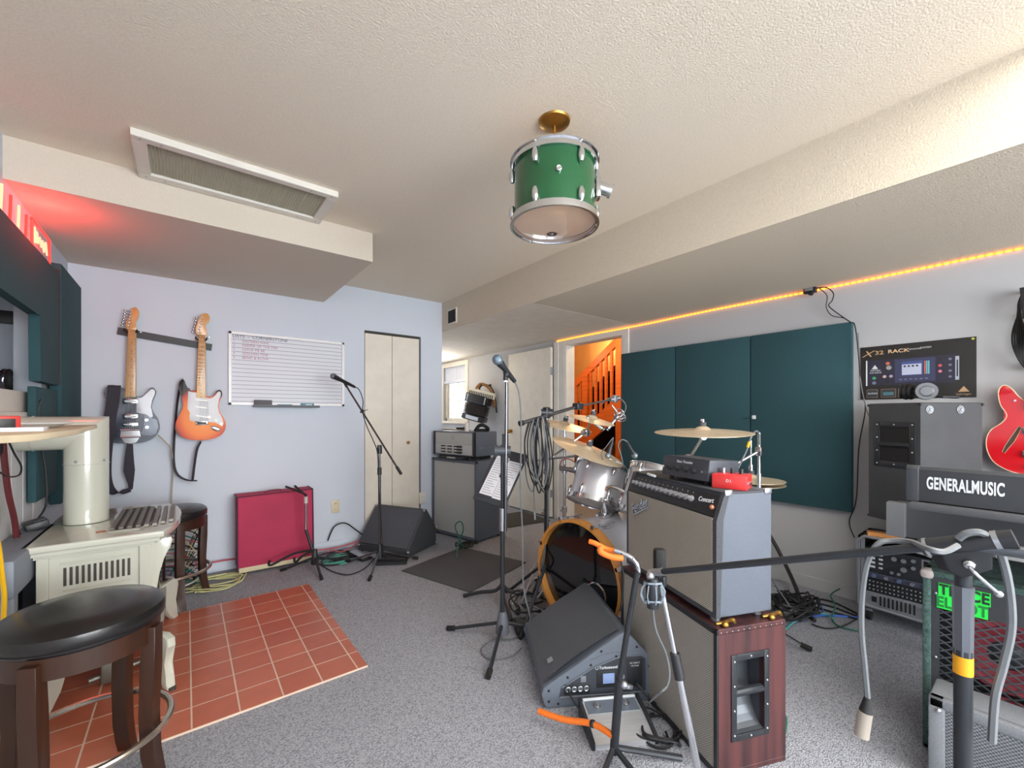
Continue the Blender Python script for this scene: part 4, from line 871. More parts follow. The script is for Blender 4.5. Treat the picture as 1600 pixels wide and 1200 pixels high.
# music stand
c = Vector((1.62, 2.19, 0)); d4 = c.x * S_ + c.y * C_
th = T('music_stand', 'black sheet music stand tilted up behind the tall centre microphone stand', 'music stand', c)
for k, a in enumerate((125, -30, 245)):
    d = Vector((math.cos(R(a)), math.sin(R(a)), 0)); MB(th, 1).tube([c + Vector((0, 0, .12)), c + d * .05 + Vector((0, 0, .075)), c + d * .16 + Vector((0, 0, .05)), c + d * .27 + Vector((0, 0, .014))], .013, 8, 5).build('leg', M_blkm)
MB(th, 1).cyl(c + Vector((0, 0, .05)), c + Vector((0, 0, .84)), .0125).build('pole', M_blkm)
q = [onD(741, 774, d4 - .02), onD(791, 789, d4 - .10), onD(826, 712, d4 + .05), onD(784, 705, d4 + .13)]
nn = (q[1] - q[0]).cross(q[3] - q[0]).normalized() * .004
q[3] = q[0] + (q[2] - q[1])
dsk = MB(th, 1).prism(q, nn, .001).build('desk', mat('dark_grey_steel', (62, 66, 72), .4, .2))
MB(th, 1).bar(q[0], q[1], .045, .004, nn).build('ledge', MATS['dark_grey_steel'], dsk)
pn = -nn.normalized() * .003
if pn.dot(Vector((0, 0, H)) + Vector((0, 0, 0)) - q[0]) < 0: pn = -pn + nn * 0
def inq(u, v): return q[0] + (q[1] - q[0]) * u + (q[3] - q[0]) * v + pn * 1.6 + (nn if pn.dot(nn) > 0 else Vector())
for i, (u0, u1, v0, v1) in enumerate(((.12, .52, .06, .84), (.53, .95, .04, .80))):
    th2 = T('sheet_music', ('left', 'right')[i] + ' printed sheet of paper resting on the music stand', 'paper', inq(u0, v0))
    MB(th2, 1).prism([inq(u0, v0), inq(u1, v0), inq(u1, v1), inq(u0, v1)], pn * .3).build('sheet', M_paper, smooth=False)
    mb = MB(th2, 1)
    for k in range(16): mb.prism([inq(u0 + .04, v0 + .04 + k * .045), inq(u1 - .05 - (k % 3) * .06, v0 + .04 + k * .045), inq(u1 - .05 - (k % 3) * .06, v0 + .05 + k * .045), inq(u0 + .04, v0 + .05 + k * .045)], pn * .42)
    mb.build('print', mat('grey_print', (150, 150, 162), .8), smooth=False)
c = Vector((1.62, 2.19, .84))
MB(th, 1).tube([c + Vector((0, 0, -.02)), (q[0] + q[2]) / 2 - pn * 4], .02, 10).build('tilt_joint', M_blkm)
# ================================================================ amps left/back
def cab(name, label, cat, loc, rz, w, h, d, face_m, box_m, inset=.02, frame=.02, feet=.02, corners=True):
    """box enclosure; local x across, y into the depth, front at y=0"""
    th = T(name, label, cat, loc, rz)
    mb = MB(th); z0 = feet
    mb.bb((-w / 2, .012, z0), (w / 2, d, z0 + h), .008)
    for a, b in (((-w / 2, 0, z0), (-w / 2 + frame, .03, z0 + h)), ((w / 2 - frame, 0, z0), (w / 2, .03, z0 + h)), ((-w / 2, 0, z0), (w / 2, .03, z0 + frame)), ((-w / 2, 0, z0 + h - frame), (w / 2, .03, z0 + h))): mb.bb(a, b, .003)
    mb.build('cabinet', box_m)
    if face_m: MB(th).bb((-w / 2 + frame, .006, z0 + frame), (w / 2 - frame, .016, z0 + h - frame)).build('grille_cloth', face_m, smooth=False)
    if feet:
        for x in (-w / 2 + .04, w / 2 - .04):
            for y in (.04, d - .04): MB(th).cyl((x, y, 0), (x, y, z0 + .004), .016).build('foot', M_rub)
    if corners:
        for x in (-1, 1):
            for y in (.006, d - .006):
                for z in (z0 + .008, z0 + h - .008): MB(th).box((x * (w / 2 - .008), y, z), (.022, .022, .022), bev=.006).build('corner_protector', M_blkm)
    return th
M_gtx = mat('slate_tolex', (92, 100, 112), .55, noise=(260, .18), bump=(380, .4))
M_gcl = weave('silver_grille_cloth', (210, 212, 208), (164, 168, 168), .006, .006, .6, .15)
rz = math.atan2(-.667, .152)
th = cab('speaker_cabinet', 'tall slate bass speaker cabinet with silver-grey grille beside the closet corner', 'speaker cabinet', (2.10, 3.655, 0), rz, .64, .76, .40, M_gcl, M_gtx, frame=.028)
MB(th).cyl((0, .004, .745), (0, -.003, .745), .008).build('badge', M_sil)
hd = T('amplifier_head', 'silver-faced bass amplifier head with rows of black knobs on the tall slate cabinet', 'amplifier head', (2.10, 3.655, .785), rz)
MB(hd).bb((-.29, .0, .035), (.29, .33, .275), .01).build('cabinet', M_gtx)
MB(hd).bb((-.262, -.004, .15), (.262, .004, .262)).build('grille_cloth', M_gcl, smooth=False)
fp = MB(hd).bb((-.262, -.007, .048), (.262, .003, .148), .002).build('control_panel', mat('silver_panel', (196, 198, 198), .35, .4))
for row, z in enumerate((.128, .099, .070)):
    for k in range(13):
        if k in (3, 7): continue
        x = -.16 + k * .0235; r_ = .0065 if k < 10 else .011
        MB(hd).cyl((x, -.007, z), (x, -.018, z), r_, seg=12).build('knob', M_blk, fp)
MB(hd).ring((0, -.006, .218), (0, 1, 0), .022, .002, 24, 4).box((0, -.006, .218), (.05, .002, .005)).box((0, -.006, .192), (.02, .002, .004)).build('logo', M_sil, smooth=False)
mb = MB(hd)
for x in (-.285, .285): mb.bb((x - .012, -.004, .035), (x + .012, .02, .275), .003)
mb.build('edge_trim', M_blkm)
for x in (-.2, .2): MB(hd).bb((x - .03, .02, 0), (x + .03, .3, .037)).build('foot', M_rub)
mb = MB(hd)
for y in (.10, .22): mb.cyl((.29, y, .12), (.294, y, .12), .006)
mb.build('side_screw', M_sil)
un = T('rack_tuner', 'thin black half-rack unit tucked under the silver-faced amp head', 'tuner', hd.matrix_basis @ Vector((0, 0, 0)), rz)
un.location = (Matrix.Translation((2.10, 3.655, .785)) @ Matrix.Rotation(rz, 4, 'Z')) @ Vector((0, .0, 0)); W[un] = Matrix.Translation(un.location) @ Matrix.Rotation(rz, 4, 'Z')
MB(un).bb((-.165, -.03, .002), (.165, .28, .032), .003).build('case', M_blkm)
MB(un).bb((-.06, -.032, .010), (.06, -.029, .024)).build('display', M_sil, smooth=False)
loc = (Matrix.Translation((2.10, 3.655, .785)) @ Matrix.Rotation(rz, 4, 'Z')) @ Vector((.26, -.02, 0))
o = MB().box((loc.x + .06, loc.y + .03, .795), (.10, .05, .02), (0, 0, .4), .004).build('tuner_pedal', M_blk); props(o, 'small black box at the right edge of the tall cabinet top', 'pedal')
# things on the head
Hm = Matrix.Translation((2.10, 3.655, 1.062)) @ Matrix.Rotation(rz, 4, 'Z')
o = MB(); o.X = Hm; o.box((-.05, .15, .02), (.08, .06, .035), bev=.004); o = o.build('small_box', M_blk); props(o, 'small black box on top of the silver-faced amp head', 'box')
o = MB(); o.X = Hm; o.tube([(.22, .1, .02), (.24, .12, .055), (.28, .14, .06), (.30, .18, .03), (.27, .2, .01), (.22, .16, .008), (.2, .1, .01)], .018, 8, 5); o = o.build('black_cloth', M_rub); props(o, 'crumpled black pouch on the right of the amp head top', 'pouch')
o = MB(); o.X = Hm; o.cyl((.13, .06, .0), (.13, .06, .09), .022); o = o.build('white_tube', M_white); props(o, 'white tube standing on the silver-faced amp head', 'tube')
o = MB(); o.X = Hm; o.tube([(-.28, .1, .006), (-.2, .06, .012), (-.1, .1, .008), (0, .06, .012), (.1, .12, .008), (.15, .07, .01)], .006, 6, 5); o = o.build('coiled_lead', mat('tan_lead', (130, 110, 90), .6)); props(o, 'tan lead lying along the top of the silver-faced amp head', 'cable')
# black floor wedge
M_wv = mat('black_cloth_grille', (80, 84, 92), .8, noise=(3, .12), bump=(700, .35))
c0 = Vector((1.49, 3.36, 0)); ex = Vector((-.48, .877, 0)); ey = Vector((.877, .48, 0))
cc = c0 + ex * .275
rzw = math.atan2(-ex.y, -ex.x)
th = T('floor_monitor', 'large black carpeted wedge floor monitor left of the tall slate cabinet', 'floor monitor', cc, rzw)
prof = [(0, .008), (0, .06), (.235, .355), (.275, .365), (.43, .17), (.43, .008)]
MB(th).prism([(-.275, y, z) for y, z in prof], (.55, 0, 0), .008).build('cabinet', M_tolex)
gdir = Vector((0, .235, .295)).normalized(); gn = Vector((0, -gdir.z, gdir.y))
g0 = Vector((0, .003, .065)) + gn * .001
mb = MB(th); mb.X = basis(g0, (1, 0, 0), gdir); mb.bb((-.262, .008, .0), (.262, .37, .012), .004); mb.build('grille', M_wv)
mb = MB(th)
for x in (-.27, .27): mb.bar(Vector((x, .0, .058)), Vector((x, .238, .36)), .014, .008, gn)
mb.bar((-.275, .236, .36), (.275, .236, .36), .012, .010); mb.build('edge_trim', mat('worn_grey_edge', (92, 92, 96), .5, .3))
for x in (-.27, .27):
    for y, z in ((.005, .05), (.24, .36), (.425, .17), (.425, .02)): MB(th).ball((x, y, z), .014, (1, 1, 1), 10).build('corner_protector', M_sil)
th = T('sustain_pedal', 'silver foot pedal lying by the left corner of the black wedge', 'pedal', onZ(562, 872, 0), .3)
MB(th).box((0, 0, .012), (.10, .22, .02), bev=.005).build('base', M_blk); MB(th).box((0, .0, .035), (.08, .18, .012), (.12, 0, 0), .005).build('treadle', M_sil)
th = T('stage_box', 'black flat pedal board behind the tripod of the closet stand', 'pedal', onZ(612, 878, 0), -.55)
MB(th).prism([(-.13, -.08, 0), (.13, -.08, 0), (.13, -.08, .02), (-.13, -.08, .02)], (0, .16, .0)).build('body', M_blk); MB(th).box((0, .02, .03), (.24, .1, .02), bev=.004).build('treadle', M_rub)
# mats
for nm, lb, q, m in (('rubber_mat', 'dark grey ribbed mat on the carpet in the centre', [(1.33, 3.12), (1.54, 2.45), (2.22, 2.66), (2.01, 3.33)], (78, 78, 82)),
                     ('rubber_mat', 'dark doormat on the floor in front of the open door leaf', [(2.62, 3.62), (3.32, 3.55), (3.38, 4.1), (2.70, 4.16)], (70, 64, 60))):
    o = MB().prism([(x, y, .001) for x, y in q], (0, 0, .008), .003).build(nm, mat(nm + str(m[0]), m, .95, noise=(220, .2), bump=(260, .6))); props(o, lb, 'mat')
# accordion on the hall wall
c = onX(752, 634, 3.32)
th = T('accordion', 'black accordion with keyboard hanging on the hall wall next to the small window', 'accordion', c)
M_acc = mat('black_celluloid', (26, 20, 20), .12, coat=.6)
rot = Matrix.Translation(c) @ Matrix.Rotation(R(-90 + 30), 4, 'Z') @ Matrix.Rotation(R(104), 4, 'Y')
rot2 = Matrix.Translation(c) @ Matrix.Rotation(R(-90 + 30), 4, 'Z')
def am(): m = MB(th, 1); m.X = rot; return m
def amx(): m = MB(th, 1); m.X = rot2; return m
am().box((-.08, .0, -.06), (.14, .18, .36), (0, 0, 0), .02).build('treble_case', M_acc)
mb = am()
for k in range(9): mb.box((.005 + k * .016, 0, -.06), (.009, .17, .33), bev=.003)
mb.build('bellows', mat('bellows_cloth', (52, 44, 42), .7))
am().box((.19, 0, -.06), (.09, .18, .35), bev=.02).build('bass_case', M_acc)
kb = am().box((-.175, -.06, .0), (.085, .05, .40), bev=.004).build('keyboard', mat('ivory_keys', (226, 216, 192), .3))
mb = am()
for k in range(14): mb.box((-.160, -.087, -.185 + k * .028), (.05, .008, .011))
mb.build('black_keys', M_blk, kb)
mb = am()
for z in (-.2, .08): mb.box((-.08, -.092, z), (.10, .004, .012))
mb.box((.19, -.092, -.06), (.05, .004, .2)); mb.build('chrome_grille', M_chr)
amx().tube([(-.10, .05, .06), (-.10, .02, .22), (.0, .0, .31), (.14, .02, .22), (.19, .05, -.02)], .022, 8, 6, flat=.3).build('strap', mat('tan_leather_strap', (150, 104, 52), .6))
amx().tube([(-.05, .05, .10), (-.04, .03, .26), (.06, .02, .30), (.17, .04, .2), (.22, .05, -.10)], .014, 8, 6, flat=.3).build('strap', mat('dark_leather_strap', (48, 38, 34), .6))
o = MB().cyl((3.30, c.y, c.z + .30), (3.48, c.y, c.z + .30), .008).cyl((3.47, c.y, c.z + .30), (3.48, c.y, c.z + .30), .02).build('wall_hook', M_blk); props(o, 'black wall hook carrying the accordion', 'hook')
o = MB().cyl((3.40, c.y + .16, c.z + .10), (3.40, c.y + .16, c.z + .24), .02).cyl((3.42, c.y + .16, c.z + .14), (3.48, c.y + .16, c.z + .14), .008).build('blue_bottle', mat('blue_plastic', (40, 62, 140), .4)); props(o, 'small blue holder on the wall above the accordion', 'bottle')
# ================================================================ drum kit
M_spk = mat('silver_sparkle', (206, 206, 212), .3, .35, noise=(500, .18))
M_dhead = mat('black_drumhead', (14, 15, 18), .05, coat=.5)
M_coat = mat('coated_drumhead', (224, 222, 216), .5)
M_maph = mat('amber_maple_hoop', (206, 140, 66), .25, coat=.5, noise=(3, .1))
bc = Vector((1.745, 1.625, .325))
kick = T('bass_drum', 'large silver sparkle bass drum with amber wood hoop and black front head', 'drum', (1.95, 1.625, 0))
Mx = Matrix.Translation(bc - Vector((1.95, 1.625, 0))) @ Matrix.Rotation(R(90), 4, 'Y')
drum(kick, Mx, .292, .42, M_spk, M_dhead, 8, M_maph, .02, bass=True)
p = bc + Vector((-.005, -.125, -.07)); MB(kick, 1).ring(p, (1, 0, 0), .062, .006, 40, 8).build('port_ring', M_chr)
MB(kick, 1).cyl(p + Vector((-.0008, 0, 0)), p + Vector((.002, 0, 0)), .06, seg=40).build('port_hole', M_rub)
for a in range(8):
    t = 2 * PI * (a + .5) / 8; d = Vector((0, math.cos(t), math.sin(t)))
    mb = MB(kick, 1); p = bc + d * .318 + Vector((-.012, 0, 0)); mb.bar(p - Vector((.022, 0, 0)), p + Vector((.04, 0, 0)), .022, .012, d).cyl(p + Vector((.03, 0, 0)), p + Vector((.16, 0, 0)), .004).bar(p - Vector((.025, 0, 0)) + d * .012, p - Vector((.025, 0, 0)) - d * .02, .02, .006, (1, 0, 0)); mb.build('claw_hook', M_chr)
for s in (-1, 1): MB(kick, 1).cyl(bc + Vector((.06, s * .27, -.12)), Vector((1.72, 1.625 + s * .40, .01)), .009).ball((1.72, 1.625 + s * .40, .012), .012).build('spur', M_chr)
MB(kick, 1).cyl(bc + Vector((.21, 0, .27)), bc + Vector((.21, 0, .36)), .02).box(bc + Vector((.21, 0, .30)), (.09, .07, .03), bev=.008).build('tom_mount', M_chr)
def tom(label, ctr, axis, r, dep, n=6):
    th = T('tom_drum', label, 'drum', Vector(ctr))
    M = zto((0, 0, 0), axis)      # local z along axis (bottom to batter)
    drum(th, M @ Matrix.Translation((0, 0, -dep / 2)), r, dep, M_spk, M_coat, n)
    d = Vector((-.9, -.25, -.1)).normalized()
    MB(th).box(d * (r + .005), (.008, .026, .034), (0, 0, .3), .002).build('badge', M_chr)
    return th
t1c, t2c = (2.03, 1.74, .79), (2.07, 1.36, .77)
t1 = tom('left silver sparkle rack tom tilted toward the drummer, above the bass drum', t1c, (.42, .06, .9), .15, .23)
t2 = tom('right silver sparkle rack tom, mostly behind the grey amplifier', t2c, (.40, -.05, .91), .165, .25)
th = T('tom_holder', 'chrome double tom holder rising from the bass drum', 'tom holder', bc + Vector((.21, 0, .35)))
b0 = bc + Vector((.21, 0, .33))
mb = MB(th, 1); mb.cyl(b0, b0 + Vector((0, 0, .09)), .014)
for s, y in ((1, 1.66), (-1, 1.46)): mb.tube([b0 + Vector((0, 0, .08)), b0 + Vector((0, s * .04, .15)), Vector((1.98 + .03, y, .76))], .011, 8, 4)
mb.build('arms', M_chr)
mb = MB(th, 1); mb.box(b0 + Vector((0, 0, .07)), (.05, .11, .035), bev=.01).ball(b0 + Vector((-.03, .03, .08)), .018).ball(b0 + Vector((-.03, -.03, .07)), .018); mb.build('clamp', M_chr)
for s in (-1, 1): MB(th, 1).tube([b0 + Vector((-.02, s * .05, .07)), b0 + Vector((-.06, s * .06, .07))], .005).box(b0 + Vector((-.06, s * .06, .07)), (.008, .04, .015), bev=.003).build('wing_nut', M_chr)
# snare and floor tom beyond
sn = T('snare_drum', 'chrome snare drum behind the rack toms', 'drum', (2.52, 1.78, .62)); drum(sn, Matrix.Identity(4), .18, .14, M_chr, M_coat, 8)
th = T('snare_stand', 'chrome snare drum stand under the snare', 'drum stand', (2.52, 1.78, 0))
tripod(th, (2.52, 1.78, 0), .22, .24, (30, 150, 270), M_chr, .007, M_chr, .02, .012); MB(th).cyl((0, 0, .2), (0, 0, .57), .010).build('tube', M_chr)
for a in (0, 120, 240): MB(th).tube([(0, 0, .55), (.15 * math.cos(R(a)), .15 * math.sin(R(a)), .585), (.192 * math.cos(R(a)), .192 * math.sin(R(a)), .59), (.2 * math.cos(R(a)), .2 * math.sin(R(a)), .63)], .006).build('basket_arm', M_chr)
ft = T('floor_tom', 'silver sparkle floor tom on legs behind the grey amplifier', 'drum', (2.45, 1.18, 0)); drum(ft, Matrix.Translation((0, 0, .2)), .2, .38, M_spk, M_coat, 8)
for a in (20, 140, 260): MB(ft).cyl((.215 * math.cos(R(a)), .215 * math.sin(R(a)), .012), (.215 * math.cos(R(a)), .215 * math.sin(R(a)), .45), .006).ball((.215 * math.cos(R(a)), .215 * math.sin(R(a)), .012), .012).build('leg', M_chr)
M_cym = mat('bronze_cymbal', (236, 218, 188), .36, .6, noise=(40, .08))
def cymbal(label, ctr, nrm, r, group=None, bell=1):
    th = T('cymbal', label, 'cymbal', ctr, 0, group); M = zto((0, 0, 0), nrm)
    k = r / .2
    MB(th).lathe([(0, .030 * bell), (.012, .030 * bell), (.030, .020), (.040, .010), (.045 * 1, .0085), (r * .7, .002), (r, -.006), (r, -.0075), (r * .7, 0), (.045, .0065), (.030, .018), (.012, .0285), (0, .0285)], M, 56).build('plate', M_cym)
    MB(th).cyl(M @ Vector((0, 0, .03)), M @ Vector((0, 0, .048)), .017).build('felt', mat('grey_felt_washer', (74, 76, 84), .9))
    MB(th).cyl(M @ Vector((0, 0, .048)), M @ Vector((0, 0, .062)), .008).box(M @ Vector((0, 0, .058)), (.04, .01, .014), bev=.004).build('wing_nut', M_chr)
    return th
def stand(label, base, mid, tip, boomback=None, angs=(40, 160, 280), r=.28):
    base, mid, tip = Vector(base), Vector(mid), Vector(tip); th = T('cymbal_stand', label, 'cymbal stand', base)
    c = Vector((mid.x, mid.y, 0))
    for a in angs:
        d = Vector((math.cos(R(a)), math.sin(R(a)), 0)); lg = MB(th, 1).bar(c + d * .012 + Vector((0, 0, .36)), c + d * r + Vector((0, 0, .02)), .014, .005).bar(c + d * .012 + Vector((0, 0, .16)), c + d * r * .55 + Vector((0, 0, .175)), .012, .004).build('leg', M_chr); MB(lg, 1).ball(c + d * r + Vector((0, 0, .016)), .016, (1.2, 1.2, 1)).build('rubber_foot', M_rub)
    MB(th, 1).cyl(c + Vector((0, 0, .12)), c + Vector((0, 0, .58)), .0125).build('lower_tube', M_chr)
    MB(th, 1).cyl(c + Vector((0, 0, .56)), (mid.x, mid.y, mid.z), .0095).build('upper_tube', M_chr)
    mb = MB(th, 1)
    for z in (.58, min(.85, mid.z - .08)): mb.cyl(c + Vector((0, 0, z - .02)), c + Vector((0, 0, z + .02)), .018).bar(c + Vector((0, 0, z)), c + Vector((-.045, -.01, z)), .008, .012)
    mb.build('height_clamp', M_chr)
    if (tip - mid).length > .03:
        u = (tip - mid).normalized(); MB(th, 1).cyl(mid - u * (boomback or .08), tip, .0075).build('boom_arm', M_chr)
        MB(th, 1).cyl(mid - Vector((.02, .02, 0)), mid + Vector((.02, .02, 0)), .022).box(mid, (.03, .03, .05), bev=.006).build('boom_clamp', M_chr)
        mb = MB(th, 1); mb.cyl(tip - Vector((.014, .014, 0)), tip + Vector((.014, .014, 0)), .014); mb.box(tip + Vector((0, 0, .02)), (.02, .02, .06), bev=.005); mb.build('tilter', M_chr)
    return th
def onP(px, py, x, y):  # height of pixel row above plan point
    d = x * S_ + y * C_; return Vector((x, y, H + (649 - py) / FPX * d))
# cymbal positions
k1 = onD(1098, 674, 2.15); cymbal('large ride cymbal seen edge-on above the small black amp head', k1, (-.05, -.03, 1), .235)
stand('chrome boom cymbal stand behind the grey amplifier', (k1.x + .15, k1.y + .1, 0), (k1.x + .12, k1.y + .14, .98), k1 - Vector((0, 0, .03)))
k2 = onD(918, 703, 2.55); cymbal('big crash cymbal tilted over the left rack tom', k2 + Vector((0, 0, 0)), (.15, -.34, .93), .225)
st2 = onD(853, 760, 2.78)
stand('chrome boom cymbal stand left of the bass drum', (st2.x, st2.y, 0), Vector((st2.x, st2.y, .93)), k2 - Vector((.02, 0, .03)), angs=(60, 190, 300))
k3 = onD(882, 664, 2.85); cymbal('thin splash cymbal at the left edge of the doorway', k3, (.07, -.24, .97), .185)
stand('chrome straight cymbal stand at the left jamb of the doorway', (k3.x, k3.y, 0), Vector((k3.x, k3.y + .0, k3.z - .01)), k3, angs=(30, 150, 260))
k4 = onD(925, 655, 2.75); cymbal('small crash cymbal in front of the orange balusters', k4, (.06, -.24, .97), .15)
m4 = onD(915, 676, 2.7); a4 = onD(862, 715, 2.62)
MBt = T('cymbal_boom_arm', 'long chrome boom arm reaching up to the small crash cymbal', 'boom arm', a4)
MB(MBt, 1).cyl(a4, m4, .008).build('tube', M_chr); MB(MBt, 1).box(m4, (.035, .035, .05), bev=.008).cyl(m4, k4, .008).cyl(m4 - Vector((.03, 0, 0)), m4 + Vector((.03, 0, 0)), .018).build('tilter', M_chr)
k5 = Vector((2.66, 1.10, .845)); hh = cymbal('upper hi-hat cymbal right of the red pedal', onP(1172, 748, 2.66, 1.1), (0, 0, 1), .178)
cymbal('lower hi-hat cymbal right of the red pedal', onP(1172, 757, 2.66, 1.1), (0, 0, -1), .178, bell=.6)
th = T('hi_hat_stand', 'chrome hi-hat stand whose leg shows right of the grey amplifier', 'hi-hat stand', (2.66, 1.1, 0))
for a in (320, 80, 200):
    d = Vector((math.cos(R(a)), math.sin(R(a)), 0)); c = Vector((2.66, 1.1, 0)); lg = MB(th, 1).bar(c + d * .012 + Vector((0, 0, .40)), c + d * .27 + Vector((0, 0, .02)), .016, .006).bar(c + d * .02 + Vector((0, 0, .22)), c + d * .15 + Vector((0, 0, .2)), .012, .004).build('leg', M_chr); MB(lg, 1).ball(c + d * .275 + Vector((0, 0, .02)), .022, (1.4, 1.1, 1)).build('rubber_foot', M_rub)
MB(th, 1).cyl((2.66, 1.1, .1), (2.66, 1.1, .80), .0125).build('lower_tube', M_chr); MB(th, 1).cyl((2.66, 1.1, .8), (2.66, 1.1, 1.07), .0045).build('pull_rod', M_chr)
MB(th, 1).cyl((2.66, 1.1, .885), (2.66, 1.1, .925), .012).box((2.66, 1.1, .91), (.05, .012, .014), bev=.003).build('clutch', M_chr)
# kick pedal + throne hint
th = T('drum_throne', 'black round drum throne behind the kit', 'stool', (2.98, 1.62, 0))
MB(th).lathe([(0, .46), (.16, .46), (.17, .49), (.16, .53), (0, .54)]).build('seat', M_blk); MB(th).cyl((0, 0, .2), (0, 0, .47), .014).build('post', M_chr)
for a in (0, 120, 240): MB(th).bar((0, 0, .28), (.24 * math.cos(R(a)), .24 * math.sin(R(a)), .012), .02, .006).build('leg', M_chr)
# overhead boom stand with hanging cables
c = onD(852, 800, 2.78); c = Vector((c.x - .02, c.y + .03, 0)); c = onD(854, 800, 2.60); c = Vector((c.x, c.y, 0)); d5 = 2.60
th = T('microphone_stand', 'black boom stand draped with coiled cables left of the drum kit', 'microphone stand', c)
tripod(th, c, .30, .36, (95, 205, 330), M_blkm, .010)
tp = onD(856, 650, d5); tp.x, tp.y = c.x, c.y
MB(th, 1).cyl(c + Vector((0, 0, .28)), c + Vector((0, 0, .82)), .014).build('lower_tube', M_blkm); MB(th, 1).cyl(c + Vector((0, 0, .8)), tp, .011).build('upper_tube', M_dk)
e0, e1, e2 = onD(812, 662, d5 - .12), onD(903, 635, d5 + .14), onD(962, 623, d5 + .26)
MB(th, 1).cyl(e0, e1, .011).build('boom_arm', M_dk); MB(th, 1).cyl(e1, e2, .0065).build('boom_extension', M_dk)
MB(th, 1).cyl(e0, e0 + (e1 - e0) * .05, .017).build('end_cap', M_rub); MB(th, 1).box(tp + Vector((0, 0, .02)), (.04, .04, .07), bev=.008).cyl(tp + Vector((-.03, .02, .02)), tp + Vector((.03, -.02, .02)), .024).build('boom_clamp', M_blkm)
MB(th, 1).box(e1, (.06, .05, .045), bev=.008).build('extension_clamp', M_blkm)
MB(th, 1).cyl(e2 - (e2 - e1) * .15, e2 + (e2 - e1) * .1, .014).box(e2 + (e1 - e2) * .02, (.04, .03, .05), bev=.005).build('mic_bar_clamp', M_sil)
mic('slim silver overhead microphone left of a pair above the drums', onD(943, 671, 2.75), onD(917, 652, 2.72), .014, small=True)
mic('slim silver overhead microphone right of a pair above the drums', onD(948, 672, 2.9), onD(966, 650, 2.9), .014, small=True)
th = T('shock_mount', 'tangled white elastic shock mount at the end of the overhead boom', 'shock mount', onD(968, 648, 2.9))
mb = MB(th, 1); c6 = onD(967, 648, 2.9)
for k in range(5): mb.ring(c6 + Vector((random.uniform(-.02, .02), random.uniform(-.02, .02), random.uniform(-.02, .02))), (random.uniform(-1, 1), random.uniform(-1, 1), random.uniform(-1, 1)), .035, .0035, 12, 6)
mb.cyl(c6, onD(956, 633, 2.9), .006); mb.build('ring', M_sil)
cable([onD(940, 632, 2.85), onD(950, 623, 2.85), onD(965, 621, 2.87), onD(975, 628, 2.88), onD(978, 637, 2.88), onD(974, 648, 2.88)], .0035, M_cg, 'overhead_cable', 'grey cable arching over the end of the overhead boom')
for k in range(9):
    x0 = 826 + k * 2.6; w_ = random.uniform(8, 20); dep = random.uniform(745, 775); dd = d5 - .03 + random.uniform(-.05, .03)
    cable([onD(x0, 657 - k * .8, dd), onD(x0 - w_ * .55, 690, dd), onD(x0 - w_ * .3, dep - 22, dd), onD(x0 + w_ * .5, dep, dd), onD(x0 + w_, dep - 30, dd), onD(x0 + w_ * .95, 700, dd), onD(x0 + 6, 657 - k * .8, dd)], .0042, M_cb if k % 3 else M_cg, 'coiled_cable', 'dark cable coil hanging from the boom stand left of the drums', group='cable coils hanging from the drum boom stand')
cable([onD(834, 660, d5), onD(833, 700, d5), onD(834, 760, d5), onD(835, 797, d5)], .0032, M_cg, 'hanging_lead', 'thin grey lead hanging straight down with a plug at its end, left of the drums')
o = MB().cyl(onD(835, 797, d5), onD(836, 812, d5), .007).build('plug', M_sil); props(o, 'silver plug at the end of the hanging grey lead', 'plug')
for k in range(6):
    a = random.uniform(-4, 4); cable([onD(856 + a, 660, d5 - .03), onD(852 + a * .6, 720, d5 - .03), onD(856 - a * .5, 790, d5 - .03), onD(852 + a * .4, 850, d5 - .03), onD(846 + a, 890, d5 - .05), onZ(835 + a * 2, 925, .01), onZ(822 + a * 3, 950, .008)], .0045, M_cb if k % 2 else M_cg, 'snake_cable', 'cable running down the boom stand beside the bass drum', group='cables running down the drum boom stand')
# tom mics
for (a, b, lb) in (((950, 712), (957, 690), 'black clip microphone aimed at the left rack tom'), ((992, 712), (980, 690), 'silver clip microphone aimed at the right rack tom')):
    mic(lb, onD(*a, 2.4), onD(*b, 2.4), .018)
cable([onD(957, 690, 2.4), onD(958, 684, 2.4), onD(948, 697, 2.4), onD(940, 708, 2.42), onD(942, 722, 2.4)], .0028, M_cg, 'clip_cable', 'thin cable from the black clip microphone on the left tom')
cable([onD(980, 690, 2.4), onD(972, 687, 2.4), onD(966, 695, 2.4), onD(970, 710, 2.4), onD(974, 728, 2.4)], .0035, M_cg, 'clip_cable', 'curved silver gooseneck beside the right tom')
mic('dark stick-shaped microphone pointing at the left tom from the doorway side', onD(903, 736, 2.75), onD(874, 731, 2.8), .018, small=True)
cable([onD(874, 731, 2.8), onD(878, 720, 2.8), onD(888, 717, 2.8), onD(898, 722, 2.8)], .0035, mat('red_cable', (190, 60, 56), .5), 'red_cable', 'short red cable loop near the left tom')
